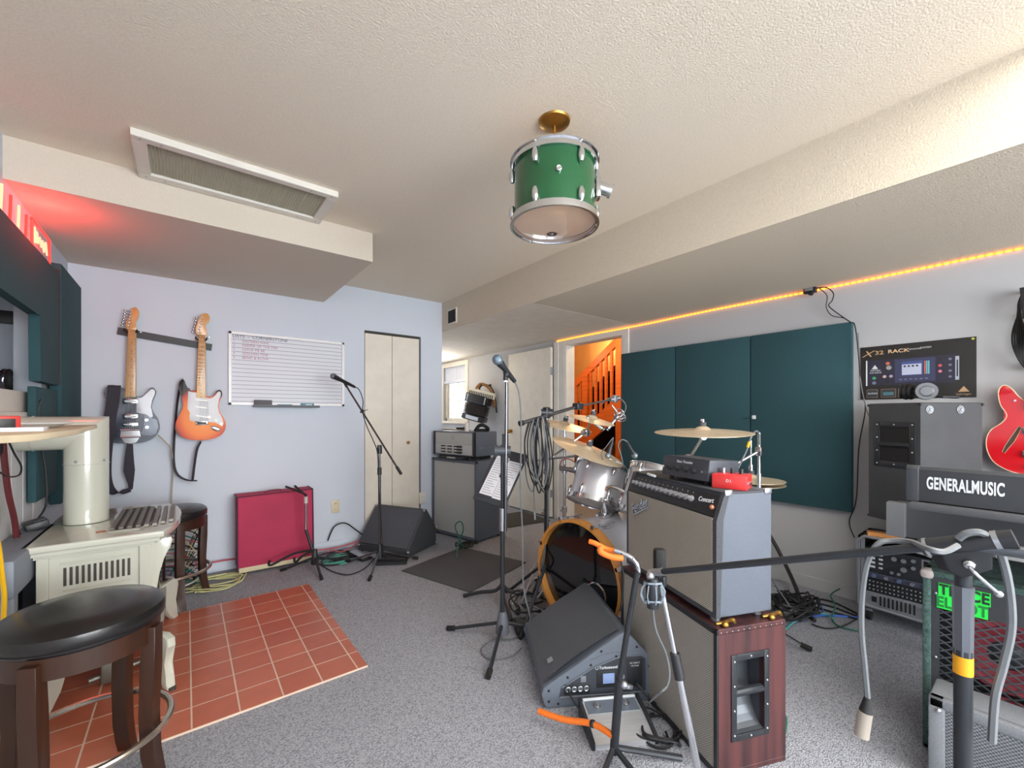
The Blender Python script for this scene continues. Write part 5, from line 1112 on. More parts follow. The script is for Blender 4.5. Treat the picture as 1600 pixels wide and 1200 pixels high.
# stand with yellow taped cable behind the amplifier
c = onD(1186, 700, 2.25); c.z = 0
th = T('microphone_stand', 'chrome microphone stand rising behind the red pedal', 'microphone stand', c)
tripod(th, c, .12, .22, (60, 180, 300), M_chr)
MB(th, 1).cyl(c + Vector((0, 0, .1)), onP(1186, 740, c.x, c.y), .011).build('lower_tube', M_chr); MB(th, 1).cyl(onP(1186, 742, c.x, c.y), onP(1186, 676, c.x, c.y), .0075).build('upper_tube', M_chr)
q = onP(1186, 705, c.x, c.y); MB(th, 1).box(q, (.03, .03, .05), bev=.006).build('clamp', M_chr); MB(th, 1).cyl(q, onD(1152, 724, 2.25), .007).build('arm', M_chr)
cable([onD(1148, 742, 2.2), onD(1158, 722, 2.2), onD(1168, 700, 2.2), onD(1174, 682, 2.2), onD(1181, 674, 2.22), onD(1186, 678, 2.24), onD(1187, 695, 2.24)], .0048, M_cg, 'microphone_cable', 'grey cable with yellow tape arching over the chrome stand behind the red pedal')
o = MB().cyl(onD(1168, 699, 2.2), onD(1171, 690, 2.2), .0075).build('yellow_tape', MATS['yellow_tape']); props(o, 'yellow tape band wrapped on the arching grey cable', 'tape')
# ================================================================ right side: amps
M_fcl = weave('woven_silver_brown_grille', (198, 191, 176), (100, 95, 87), .0085, .0085, .75, .1, duty=.5, bump=.6)
M_wcl = weave('woven_tan_grille', (192, 187, 176), (106, 102, 96), .0085, .0085, .75, .1, duty=.5, bump=.6)
M_stain = mat('dark_red_stained_plywood', (84, 44, 44), .5, c2=(46, 24, 28), noise=(1.6, .14), stretch=(14, 14, 1.0))
W0, W1 = Vector((1.41, .685, 0)), Vector((1.647, 1.262, 0))
rzc = math.atan2(W0.y - W1.y, W0.x - W1.x)
ctr = (W0 + W1) / 2; wl = (W1 - W0).length
th = T('speaker_cabinet', 'dark red stained plywood speaker cabinet with recessed side handle under the grey amplifier', 'speaker cabinet', ctr, rzc)
w_, h_, d_ = wl, .50, .285
mb = MB(th); t = .018; hy0, hy1, hz0, hz1 = .072, .188, .135, .385
mb.bb((-w_ / 2, 0, .0), (w_ / 2, d_, t), .002).bb((-w_ / 2, 0, h_ - t), (w_ / 2, d_, h_), .002).bb((-w_ / 2, 0, t), (-w_ / 2 + t, d_, h_ - t)).bb((-w_ / 2 + t, d_ - t, t), (w_ / 2 - t, d_, h_ - t)).bb((-w_ / 2 + t, .035, t), (w_ / 2 - t, .05, h_ - t))
x0, x1 = w_ / 2 - t, w_ / 2
mb.bb((x0, 0, t), (x1, hy0, h_ - t)).bb((x0, hy1, t), (x1, d_, h_ - t)).bb((x0, hy0, t), (x1, hy1, hz0)).bb((x0, hy0, hz1), (x1, hy1, h_ - t))
mb.build('cabinet', M_stain, smooth=False)
mb = MB(th)
for a, b in (((-w_ / 2 + .002, -.006, .002), (w_ / 2 - .001, .004, .022)), ((-w_ / 2 + .002, -.006, h_ - .022), (w_ / 2 - .001, .004, h_ - .002)), ((-w_ / 2 + .002, -.006, .002), (-w_ / 2 + .022, .004, h_ - .002)), ((w_ / 2 - .018, -.006, .002), (w_ / 2 - .001, .004, h_ - .002))): mb.bb(a, b, .002)
mb.build('front_edging', M_blk)
MB(th).bb((-w_ / 2 + .02, -.003, .022), (w_ / 2 - .018, .012, h_ - .022)).build('grille_cloth', M_wcl, smooth=False)
def rec_handle(th, x, y0, y1, z0, z1, sgn=1, depth=.07, bars=1):
    fr = .022; mb = MB(th)
    mb.bb((x, y0 - fr, z0 - fr), (x + sgn * .004, y0, z1 + fr), .001).bb((x, y1, z0 - fr), (x + sgn * .004, y1 + fr, z1 + fr), .001).bb((x, y0, z0 - fr), (x + sgn * .004, y1, z0), .001).bb((x, y0, z1), (x + sgn * .004, y1, z1 + fr), .001)
    h = mb.build('handle_plate', M_blkm)
    mb = MB(th); xi = x - sgn * depth
    n = 8; P_ = [(x, z0)] + [(x - sgn * depth * math.sin(i / n * PI / 2), z0 + (z1 - z0) * .75 * (1 - math.cos(i / n * PI / 2))) for i in range(n + 1)] + [(xi, z1)]
    for (a, b), (c, d) in zip(P_, P_[1:]):
        if (a, b) == (c, d): continue
        mb.bm.faces.new([mb._v((a, y0, b)), mb._v((c, y0, d)), mb._v((c, y1, d)), mb._v((a, y1, b))])
    mb.bm.faces.new([mb._v((x, y0, z1)), mb._v((xi, y0, z1)), mb._v((xi, y1, z1)), mb._v((x, y1, z1))])
    for y in (y0, y1): mb.bm.faces.new([mb._v((x, y, z0)), mb._v((xi, y, z0)), mb._v((xi, y, z1)), mb._v((x, y, z1))])
    mb.build('handle_cup', mat('dark_grey_pressed_metal', (84, 88, 94), .35, .5), h)
    MB(th).tube([(x - sgn * .01, y0, (z0 + z1) / 2 + .01), (x - sgn * .006, (y0 + y1) / 2, (z0 + z1) / 2 + .014), (x - sgn * .01, y1, (z0 + z1) / 2 + .01)], .014, 10, 4).build('handle_bar', M_blkm, h)
    mb = MB(th)
    for y in (y0 - fr / 2, y1 + fr / 2):
        for k in range(4): mb.ball((x + sgn * .004, y, z0 + (z1 - z0) * k / 3), .004)
    for z in (z0 - fr / 2, z1 + fr / 2): mb.ball((x + sgn * .004, (y0 + y1) / 2, z), .004)
    mb.build('handle_screws', M_sil, h)
rec_handle(th, w_ / 2, hy0, hy1, hz0, hz1)
mb = MB(th)
for k in range(12): mb.ball((w_ / 2, .01 + k * .0235, h_ - .012), .0022, seg=6)
mb.build('staples', M_sil)
# amplifier on top
AM = mat('blue_grey_tolex', (88, 95, 107), .6, noise=(320, .16), bump=(420, .45))
loc = ctr + Vector((.012, -.004, h_))
th = T('guitar_amplifier', 'blue-grey guitar combo amplifier with woven grille and row of knobs, stacked on the plywood cabinet', 'amplifier', loc, rzc)
aw, ah, ad = .575, .43, .24; z0 = .022
prof = [(.004, z0), (ad, z0), (ad, z0 + ah), (.05, z0 + ah), (.018, z0 + ah - .085), (.004, z0 + ah - .10)]
MB(th).prism([(-aw / 2, y, z) for y, z in prof], (aw, 0, 0), .008).build('cabinet', AM)
mb = MB(th); pf = lambda x: [(x, .0, z0), (x, .016, z0), (x, .03, z0 + ah - .09), (x, .056, z0 + ah), (x, .036, z0 + ah), (x, .0, z0 + ah - .095)]
mb.prism(pf(-aw / 2 - .001), (.018, 0, 0)).prism(pf(aw / 2 - .017), (.018, 0, 0)).bb((-aw / 2, -.001, z0), (aw / 2, .014, z0 + .02))
mb.bb((-aw / 2 - .001, .04, z0 + ah - .006), (aw / 2 + .001, .2, z0 + ah + .002), .003); mb.build('black_edging', M_tolex)
MB(th).bb((-aw / 2 + .018, -.002, z0 + .018), (aw / 2 - .018, .01, z0 + ah - .088)).build('grille_cloth', M_fcl, smooth=False)
a, b = Vector((0, .006, z0 + ah - .084)), Vector((0, .036, z0 + ah - .012))
up = (b - a).normalized(); Mp = basis(a, (1, 0, 0), up)
mb = MB(th); mb.X = Mp; mb.bb((-aw / 2 + .018, 0, -.004), (aw / 2 - .018, .078, .003)); cpn = mb.build('control_panel', mat('black_panel', (22, 22, 24), .35), smooth=False)
for k in range(13):
    x = -aw / 2 + .055 + k * .031
    mb = MB(th); mb.X = Mp; mb.lathe([(.0135, .003), (.012, .010), (.009, .012), (.0085, .026), (0, .0265)], Matrix.Translation((x, .04, 0)), 14); kn = mb.build('knob', mat('silver_top_knob', (176, 178, 182), .25, .6), cpn)
mb = MB(th); mb.X = Mp; mb.text('Concert', Matrix.Translation((aw / 2 - .075, .050, .0035)) @ Matrix.Rotation(.08, 4, 'Z'), .024, .0005, .9, bold=.0005)
for k in range(13): mb.text('5', Matrix.Translation((-aw / 2 + .055 + k * .031, .064, .0035)), .008, .0003)
mb.build('panel_lettering', M_wtxt, cpn, smooth=False)
mb = MB(th); mb.X = Mp; mb.ball((aw / 2 - .032, .03, .008), .009); mb.build('jewel_lamp', mat('copper_jewel', (196, 130, 100), .2, .5), cpn)
mb = MB(th); mb.X = basis((-aw / 2 + .12, -.006, z0 + ah - .135), (1, 0, .5), (-.5, 0, 1)); mb.text('Fender', Matrix.Identity(4) @ Matrix(((1, .25, 0, 0), (0, 1, 0, 0), (0, 0, 1, 0), (0, 0, 0, 1))), .058, .003, .85, bold=.0012); mb.bb((-.065, -.026, -.002), (.07, -.021, .003)); mb.build('script_badge', M_chr, smooth=False)
for x in (-aw / 2 + .04, aw / 2 - .04):
    for y in (.03, ad - .03): MB(th).cyl((x, y, 0), (x, y, z0 + .003), .016).build('foot', M_sil)
mb = MB(th); mb.box((aw / 2 + .001, .05, z0 + ah - .0), (.006, .03, .02), bev=.002).box((aw / 2 + .001, ad - .02, z0 + ah - .0), (.006, .03, .02), bev=.002); mb.build('corner_cap', M_sil)
top = loc + Vector((0, 0, z0 + ah + .002)); zt = top.z
ML = Matrix.Translation(loc) @ Matrix.Rotation(rzc, 4, 'Z')
# brass creatures: little brass caster cups seen at the corners
for y, lb in ((.012, 'small brass winged ornament on the front corner of the plywood cabinet'), (.21, 'small brass ornament on the rear corner of the plywood cabinet')):
    p = ML @ Vector((aw / 2 + .018, y + .01, 0)); th2 = T('brass_ornament', lb, 'ornament', p, rzc)
    MB(th2).tube([(-.02, -.02, .006), (-.01, 0, .012), (.0, .012, .022), (.012, .02, .030), (.008, .03, .018)], .006, 8, 5).ball((0, .0, .010), .010, (1, 1.3, 1)).ball((.008, .022, .026), .008).build('figure', M_brass)
# small black amplifier head on top
p = ML @ Vector((.085, .12, z0 + ah + .002)); 
p = onD(1103, 757, 1.66)
hdl = T('amplifier_head', 'small black four-knob amplifier head on the grey amplifier', 'amplifier head', (ML @ Vector((.045, .125, z0 + ah + .002))), rzc + .12)
MB(hdl).prism([(-.12, y, z) for y, z in ((-.075, .018), (.085, .018), (.085, .09), (-.063, .098))], (.24, 0, 0), .003).build('case', mat('graphite_case', (70, 74, 82), .4, .4))
fa, fb = Vector((0, -.0765, .018)), Vector((0, -.0645, .098)); Mp = basis(fa, (1, 0, 0), fb - fa)
mb = MB(hdl); mb.X = Mp; mb.bb((-.118, .002, -.002), (.118, .078, .0015)); fr = mb.build('front_panel', mat('matte_black_panel', (62, 65, 72), .4), smooth=False)
for k in range(4):
    mb = MB(hdl); mb.X = Mp; mb.lathe([(.013, .0015), (.012, .006), (.009, .008), (.0085, .018), (0, .0185)], Matrix.Translation((-.075 + k * .042, .034, 0)), 16); mb.build('knob', M_blk, fr)
for k in (-.102, .098): 
    mb = MB(hdl); mb.X = Mp; mb.cyl((k, .034, 0), (k, .034, .012), .005); mb.build('jack', M_chr, fr)
mb = MB(hdl); mb.X = Mp; mb.text('Bass Thunder', Matrix.Translation((.0, .062, .002)), .015, .0004); mb.build('front_lettering', M_wtxt, fr, smooth=False)
for x in (-.09, .09):
    for y in (-.05, .06): MB(hdl).cyl((x, y, 0), (x, y, .020), .009).build('foot', M_rub)
rb = T('effects_pedal', 'bright red metal pedal box with three knobs beside the small black amp head', 'pedal', (ML @ Vector((aw / 2 - .075, .135, z0 + ah + .002))), rzc + .6)
M_red = mat('bright_red_enamel', (210, 52, 52), .3, coat=.3)
MB(rb).box((0, 0, .026), (.115, .09, .052), bev=.004).build('case', M_red)
for k, m in enumerate((M_sil, M_blk, M_blk)): MB(rb).cyl((-.03 + k * .03, .01, .052), (-.03 + k * .03, .01, .070), .007).build('knob', m)
mb = MB(rb)
for k in range(3): mb.cyl((.0575, -.02 + k * .02, .022), (.062, -.02 + k * .02, .022), .006)
mb.build('jack', M_chr); MB(rb).text('D.I.', basis((.0, -.0455, .030), (1, 0, 0), (0, 0, 1)), .014, .0006).build('front_lettering', M_wtxt, smooth=False)
o = MB().tube([ML @ Vector((-.16, .03, z0 + ah + .006)), ML @ Vector((-.12, .015, z0 + ah + .008)), ML @ Vector((-.09, .02, z0 + ah + .006))], .006, 6, 4).build('jack_plug', M_wtxt); props(o, 'white jack plug lying on the amplifier top in front of the small head', 'plug')
# ---------------------------------------------------------------- moulded wedge monitor with jack panel
A0, B0 = Vector((1.173, 1.293, 0)), Vector((1.57, 1.049, 0)); dx_ = (B0 - A0).normalized(); wd = Vector((-dx_.y, dx_.x, 0))   # wd points back-left -> width
rz2 = math.atan2(dx_.y, dx_.x)     # local x along the visible side, local y toward the far side
th = T('floor_monitor', 'dark grey moulded powered wedge monitor with jack panel facing the camera', 'floor monitor', A0, rz2)
M_pw = mat('charcoal_moulded_plastic', (98, 106, 118), .5, bump=(500, .2))
WW = .55; L0 = .475
pr = [(0, .015), (-.012, .06), (.0, .088), (.03, .105), (.325, .292), (.352, .298), (.372, .286), (.462, .19), (.475, .165), (.475, .02), (.46, .0), (.015, .0)]
MB(th).prism([(x, 0, z) for x, z in pr], (0, .028, 0), .006).build('end_panel', M_pw)
MB(th).prism([(x, WW - .028, z) for x, z in pr], (0, .028, 0), .006).build('end_panel', M_pw)
mb = MB(th)
inn = [(x * .97 + .006, z * .965 + .004) for x, z in pr]
mb.prism([(x, .02, z) for x, z in inn], (0, WW - .04, 0)); mb.build('cabinet', M_pw)
ga, gb = Vector((.002, 0, .092)), Vector((.335, 0, .300)); gu = (gb - ga).normalized(); Mg = basis(ga + Vector((0, WW - .028, 0)), (0, -1, 0), gu)
mb = MB(th); mb.X = Mg; Lg = (gb - ga).length
n = 10
rows = []
for i in range(n + 1):
    t = i / n; zz = .012 * math.sin(PI * t) + .002
    rows.append([mb._v((0, Lg * t, zz)), mb._v((WW - .056, Lg * t, zz))])
for A_, B_ in zip(rows, rows[1:]): mb.bm.faces.new((A_[0], A_[1], B_[1], B_[0]))
mb.build('steel_grille', weave('perforated_black_steel', (128, 134, 144), (24, 26, 30), .0095, .0095, .45, .3, 'xy', .8))
# make grille pattern usable: local x/y of the thing vary along the sheet
mb = MB(th); mb.X = Mg; mb.bb((WW - .056 - .10, .05, .010), (WW - .056 - .07, .075, .014)); mb.build('grille_badge', M_sil, smooth=False)
mb = MB(th); mb.X = basis((0, 0, 0), (1, 0, 0), (0, 0, 1))   # local: x along side, y up, z toward -y (out)
def sbox(a, b, m, name, par=None, bev=.001, dz0=.0, smooth=True):
    mb = MB(th); mb.X = basis((0, 0, 0), (1, 0, 0), (0, 0, 1)); mb.bb((a[0], a[1], dz0), (b[0], b[1], dz0 + .003), bev); return mb.build(name, m, par, smooth=smooth)
pl = sbox((.065, .035), (.44, .045), mat('panel_edge_grey', (96, 102, 112), .5), 'panel_lip')
rp = [(.065, .045), (.44, .045), (.44, .185), (.42, .2), (.33, .2), (.21, .16), (.075, .085)]
mb = MB(th); mb.X = basis((0, 0, 0), (1, 0, 0), (0, 0, 1)); mb.prism([(x, y, .0005) for x, y in rp], (0, 0, .0015)); rcs = mb.build('recess_panel', mat('recess_dark_grey', (56, 60, 68), .5), smooth=False)
mb = MB(th); mb.X = basis((0, 0, 0), (1, 0, 0), (0, 0, 1)); mb.tube([(x, y, .002) for x, y in rp], .0035, 6, closed=True); mb.build('recess_rim', MATS['panel_edge_grey'], rcs)
jp = sbox((.085, .055), (.195, .098), mat('black_jack_panel', (40, 42, 46), .4), 'jack_panel', rcs, dz0=.002)
for k in range(4):
    mb = MB(th); mb.X = basis((0, 0, 0), (1, 0, 0), (0, 0, 1)); mb.ring((.101 + k * .026, .077, .006), (0, 0, 1), .0095, .0022, 20, 6).cyl((.101 + k * .026, .077, .004), (.101 + k * .026, .077, .0055), .008); mb.build('socket', M_sil, jp)
sbox((.155, .102), (.178, .128), mat('grey_small_plate', (120, 124, 132), .4), 'switch_plate', rcs, dz0=.002)
dp = sbox((.225, .075), (.325, .145), M_blk, 'display_panel', rcs, dz0=.002)
sbox((.25, .092), (.30, .134), mat('blue_lcd', (130, 150, 190), .25, emit=(120, 140, 190), estr=.25), 'display', dp, dz0=.005)
mb = MB(th); mb.X = basis((0, 0, 0), (1, 0, 0), (0, 0, 1)); mb.cyl((.33, .12, .004), (.33, .12, .014), .012); mb.build('control_knob', M_sil, rcs)
pp = sbox((.355, .07), (.425, .185), mat('power_panel_black', (34, 36, 40), .45), 'power_panel', rcs, dz0=.002)
mb = MB(th); mb.X = basis((0, 0, 0), (1, 0, 0), (0, 0, 1)); mb.text('AC INPUT', Matrix.Translation((.39, .17, .0055)), .010, .0002).text('VOLTAGE', Matrix.Translation((.39, .158, .0055)), .008, .0002); mb.build('power_lettering', M_wtxt, pp, smooth=False)
mb = MB(th); mb.X = basis((0, 0, 0), (1, 0, 0), (0, 0, 1)); mb.text('Turbosound', Matrix.Translation((.275, .157, .003)), .016, .0003, bold=.0004).ring((.225, .157, .003), (0, 0, 1), .006, .001, 16, 4); mb.build('brand_lettering', M_wtxt, rcs, smooth=False)
mb = MB(th); mb.X = basis((0, 0, 0), (1, 0, 0), (0, 0, 1)); mb.tube([(.20, .192, .001), (.27, .215, .001), (.36, .218, .001), (.41, .214, .001)], .0018, 6, 5); mb.build('moulded_line', MATS['panel_edge_grey'])
mb = MB(th); mb.X = basis((0, 0, 0), (1, 0, 0), (0, 0, 1))
for x, y in ((.02, .03), (.02, .075), (.10, .125), (.20, .17), (.245, .225), (.31, .20), (.40, .235), (.455, .15), (.06, .018), (.455, .03)): mb.cyl((x, y, 0), (x, y, .0025), .005, seg=10)
mb.build('screws', M_rub)
Mw = Matrix.Translation(A0) @ Matrix.Rotation(rz2, 4, 'Z')
def wl_(x, y, o=.0): return Mw @ Vector((x, -o, y))
cable([wl_(.101, .077, .008), wl_(.104, .070, .03), wl_(.125, .045, .06), wl_(.17, .02, .06), wl_(.22, .008, .05), wl_(.30, .006, .045)], .004, M_cb, 'signal_cable', 'black plug and cable in the left socket of the moulded wedge')
cable([wl_(.39, .095, .008), wl_(.395, .09, .03), wl_(.43, .05, .05), wl_(.48, .015, .05), wl_(.53, .008, .02), wl_(.60, .008, .0)], .004, M_cb, 'power_cable', 'black power cable plugged into the right of the moulded wedge')
# silver pedal case in front
c = (onZ(968, 1128, .05)); c.z = 0
th = T('pedal_case', 'silver aluminium pedal with two footswitches in front of the moulded wedge', 'pedal', (1.325, 1.045, 0), rz2 + .02)
MB(th).prism([(-.115, y, z) for y, z in ((-.10, 0), (.075, 0), (.075, .062), (.005, .052), (-.10, .02))], (.23, 0, 0), .003).build('case', mat('brushed_aluminium', (214, 216, 220), .3, .7, stretch=(1, 30, 30), noise=(6, .1)))
M1 = basis((0, .04, .0575), (1, 0, 0), (0, .07, .010))
mb = MB(th); mb.X = M1; mb.bb((-.105, -.03, -.001), (.105, .03, .002)); tp_ = mb.build('top_panel', mat('slate_panel', (96, 104, 116), .4), smooth=False)
for x in (-.06, .06):
    mb = MB(th); mb.X = M1; mb.lathe([(.012, .002), (.012, .008), (.008, .010), (.008, .018), (0, .02)], Matrix.Translation((x, 0, 0)), 16); mb.build('footswitch', M_chr, tp_)
mb = MB(th); mb.X = M1; mb.box((0, .036, .004), (.22, .01, .008), bev=.002); mb.build('rear_rail', M_wtxt)
for s in (-.122, .122): MB(th).prism([(s - .006, y, z) for y, z in ((-.10, 0), (.08, 0), (.08, .075), (.0, .06), (-.10, .028))], (.012, 0, 0), .002).build('side_cheek', M_blkm)
# orange-foam guitar stand (foreground)
c = Vector((1.20, .94, 0)); dS = c.x * S_ + c.y * C_
th = T('guitar_stand', 'black tubular guitar stand with orange foam cradles in the foreground', 'guitar stand', c)
p1, p2, p3, p4, p5 = onD(959, 1175, dS), onD(968, 1062, dS), onD(992, 915, dS), onD(996, 884, dS), onD(972, 864, dS + .02)
for a in (-38, -100, -160): 
    d = Vector((math.cos(R(a)), math.sin(R(a)), 0)); MB(th, 1).tube([Vector((p1.x, p1.y, .05)), Vector((p1.x, p1.y, 0)) + d * .24 + Vector((0, 0, .012))], .010).build('leg', M_blkm)
MB(th, 1).tube([Vector((p1.x, p1.y, .03)), p2], .015, 12).build('lower_tube', M_blkm)
MB(th, 1).tube([p2, p3, onD(998, 893, dS)], .0105, 10, 3).build('upper_tube', M_blkm)
MB(th, 1).tube([onD(993, 912, dS), onD(998, 890, dS), onD(990, 874, dS + .005), p5, onD(960, 860, dS + .03)], .0085, 10, 5).build('neck_bend', M_chr)
MB(th, 1).ball(onD(975, 1070, dS - .01), .014).box(onD(983, 1073, dS - .012), (.03, .015, .015), (0, .4, 0), .004).build('wing_nut', M_sil)
M_orf = mat('orange_foam', (232, 116, 34), .6, noise=(30, .1))
MB(th, 1).tube([onD(966, 862, dS + .03), onD(948, 858, dS + .05), onD(930, 849, dS + .06), onD(921, 846, dS + .07)], .0095, 10, 4).build('foam_arm', M_orf)
MB(th, 1).tube([onD(972, 872, dS - .02), onD(955, 870, dS - .03), onD(938, 862, dS - .03), onD(940, 855, dS - .02)], .0105, 10, 4).build('foam_arm', M_orf)
f0 = onZ(842, 1110, .10); f0 = onD(842, 1111, 1.66); f1 = onD(880, 1124, 1.60); f2 = onD(926, 1131, 1.54)
MB(th, 1).tube([f0, f1, f2, onD(958, 1150, dS)], .011, 10, 4).build('foam_arm', M_orf)
MB(th, 1).ball(f2, .014).build('joint', M_blk)
cable([onD(968, 868, dS), onD(974, 900, dS + .01), onD(972, 940, dS + .02), onD(968, 955, dS + .03)], .003, M_cb, 'tether', 'thin black tether under the orange foam cradle')
# ---------------------------------------------------------------- leaning chrome stand, black dynamic mic, studio mic in cage
b0, b1 = onZ(1088, 1200, .02), onD(1031, 905, 1.28)
b0 = onD(1080, 1150, 1.22); u = (b1 - b0).normalized()
b0 = b1 - u * ((b1.z - .02) / u.z)
th = T('microphone_stand', 'leaning chrome microphone stand in front of the plywood cabinet', 'microphone stand', (b0.x, b0.y, 0))
LL = (b1 - b0).length
MB(th, 1).cyl(b0, b0 + u * LL * .60, .0105).build('lower_tube', M_chr); MB(th, 1).cyl(b0 + u * LL * .60, b1, .0075).build('upper_tube', M_chr)
mb = MB(th, 1); mb.cyl(b0 + u * LL * .60, b0 + u * LL * .70, .0145); mb.build('height_clutch', M_blk); MB(th, 1).cyl(b0 + u * LL * .02, b0 + u * LL * .22, .0165, .012).build('base_sleeve', mat('grey_cast_hub', (96, 100, 108), .4))
for a in (200, 320, 80):
    d = Vector((math.cos(R(a)), math.sin(R(a)), 0)); MB(th, 1).cyl(b0 + u * .06, Vector((b0.x, b0.y, .012)) + d * .12, .007).build('leg', M_blkm)
mt = T('microphone', 'black side-address square-headed microphone at the top of the leaning chrome stand', 'microphone', onD(1035, 905, 1.25))
q0, q1 = onD(1027, 893, 1.25), onD(1034, 856, 1.25)
mb = MB(mt, 1); mb.X = basis((q0 + q1) / 2, s_, (q1 - q0)); mb.box((0, 0, 0), (.034, .068, .032), bev=.009); mb.build('body', M_rub)
MB(mt, 1).cyl(onD(1033, 905, 1.25), q0, .007, .012).box(onD(1033, 907, 1.25), (.02, .03, .03), bev=.004).build('mount', M_blkm)
# boom across the foreground
P0 = Vector((1.0975, .097, 0))
th = T('microphone_stand', 'foreground dark boom stand with orange tape whose boom crosses the right side', 'microphone stand', P0)
tripod(th, P0, .10, .26, (60, 180, 300), M_blkm, .010, foot=.014)
dB = P0.x * S_ + P0.y * C_
cz = H + (649 - 858) / FPX * dB
MB(th, 1).cyl(P0 + Vector((0, 0, .08)), P0 + Vector((0, 0, H + (649 - 1015) / FPX * dB)), .0125).build('lower_tube', M_blkm)
MB(th, 1).cyl(P0 + Vector((0, 0, H + (649 - 1030) / FPX * dB)), P0 + Vector((0, 0, H + (649 - 915) / FPX * dB)), .0128, .0145, 8).build('height_clutch', mat('faceted_grey_sleeve', (104, 108, 116), .3, .5))
MB(th, 1).cyl(P0 + Vector((0, 0, H + (649 - 1052) / FPX * dB)), P0 + Vector((0, 0, H + (649 - 1024) / FPX * dB)), .0133).build('orange_tape', mat('orange_yellow_tape', (232, 162, 20), .5))
MB(th, 1).cyl(P0 + Vector((0, 0, H + (649 - 915) / FPX * dB)), P0 + Vector((0, 0, cz - .012)), .0115).build('neck', M_blkm)
E0, E1 = Vector((1.076, .683, .773)), onD(1640, 826, .70)
cc = onD(1497, 850, dB); u = (cc - E0).normalized(); E1 = cc + u * .5
E1.z = cc.z + .02
MB(th, 1).cyl(E0, cc, .0085).build('boom_arm', M_blkm); MB(th, 1).cyl(cc, E1, .010).build('boom_rear', mat('scuffed_dark_chrome', (96, 100, 106), .25, .7))
mb = MB(th, 1); mb.cyl(cc - u * .05, cc + u * .07, .0155); mb.build('clamp_sleeve', M_blk)
MB(th, 1).cyl(cc + u * .045, cc + u * .052, .0165).cyl(cc - u * .045, cc - u * .040, .0165).build('clamp_ring', M_sil)
MB(th, 1).prism([cc + Vector((0, 0, -.002)) + u * .035 - f_ * .012, cc + u * .035 + Vector((0, 0, -.045)) - f_ * .012, cc + Vector((0, 0, -.058)) - f_ * .012, cc - u * .02 + Vector((0, 0, -.045)) - f_ * .012, cc - u * .035 + Vector((0, 0, -.002)) - f_ * .012], f_ * .024, .003).build('clamp_bracket', M_blk)
MB(th, 1).tube([cc + Vector((0, 0, -.03)) - f_ * .018, onD(1521, 893, dB - .03), onD(1558, 925, dB - .035)], .0032, 8, 3).ball(onD(1561, 928, dB - .035), .006).ball(cc + Vector((0, 0, -.03)) - f_ * .018, .009).build('tension_lever', M_chr)
MB(th, 1).cyl(E0 - u * .0, E0 - u * .035, .0105).ball(E0 - u * .04 + Vector((0, 0, -.0)), .010).build('end_thread', M_sil)
sm = T('shock_mount', 'grey spider shock mount with studio microphone hanging from the boom end', 'shock mount', onD(1020, 925, 1.18))
c = onD(1020, 927, 1.17)
MB(sm, 1).cyl(onD(1018, 900, 1.17), onD(1019, 915, 1.17), .008).ball(onD(1016, 900, 1.17), .011).build('swivel', M_sil)
mb = MB(sm, 1); mb.X = Matrix.Translation(c) @ Matrix.Rotation(-YAW, 4, 'Z')
mb.ring((0, 0, .028), (0, .3, 1), .024, .0028, 8, 6).ring((0, 0, -.022), (0, .3, 1), .024, .0028, 8, 6).ring((0, 0, 0), (0, 1, 0), .034, .003, 10, 6)
for k in range(8): t = k * PI / 4; mb.tube([(.024 * math.cos(t), .024 * math.sin(t), .028), (.032 * math.cos(t), .032 * math.sin(t), .0), (.024 * math.cos(t), .024 * math.sin(t), -.022)], .0018, 5)
mb.build('cage', mat('grey_cage_plastic', (126, 138, 150), .5))
mb = MB(sm, 1); mb.X = Matrix.Translation(c); mb.lathe([(0, -.045), (.016, -.04), (.019, -.01), (.019, .03), (.013, .042), (0, .046)], None, 20); mb.build('capsule', M_blkm)
cable([c + Vector((.0, 0, -.045)), onD(1025, 985, 1.18), onD(1040, 1020, 1.20), onD(1046, 1050, 1.2), onD(1042, 1072, 1.2), onD(1028, 1085, 1.2), onZ(1012, 1100, .01)], .003, M_cg, 'microphone_cable', 'thin cable hanging from the caged studio microphone')
# cables from the boom
cable([onD(1497, 852, dB - .03), onD(1475, 862, dB - .03), onD(1452, 858, dB - .02), onD(1425, 847, .80), onD(1395, 845, .83), onD(1372, 850, .84), onD(1355, 880, .85), onD(1347, 930, .86), onD(1346, 985, .86), onD(1351, 1040, .86), onD(1356, 1095, .86)], .0052, M_cg, 'microphone_cable', 'grey cable draped over the foreground boom and hanging down left with a connector')
th2 = T('cable_connector', 'black and beige cable connector dangling at the bottom right of the foreground', 'connector', onD(1350, 1130, .86))
MB(th2, 1).cyl(onD(1356, 1090, .86), onD(1352, 1115, .86), .0065, .012).build('strain_relief', M_cb); MB(th2, 1).cyl(onD(1352, 1112, .86), onD(1346, 1150, .86), .0125).build('barrel', mat('beige_metal', (176, 166, 154), .4, .4))
cable([onD(1497, 842, dB - .01), onD(1512, 833, dB - .02), onD(1535, 833, dB - .03), onD(1556, 850, dB - .03), onD(1570, 885, dB - .03), onD(1579, 935, dB - .03), onD(1580, 985, dB - .03), onD(1568, 1040, dB - .03), onD(1555, 1090, dB - .03), onD(1550, 1160, dB - .03)], .0058, M_cg, 'microphone_cable', 'thick grey cable looping over the foreground boom and falling at the far right')
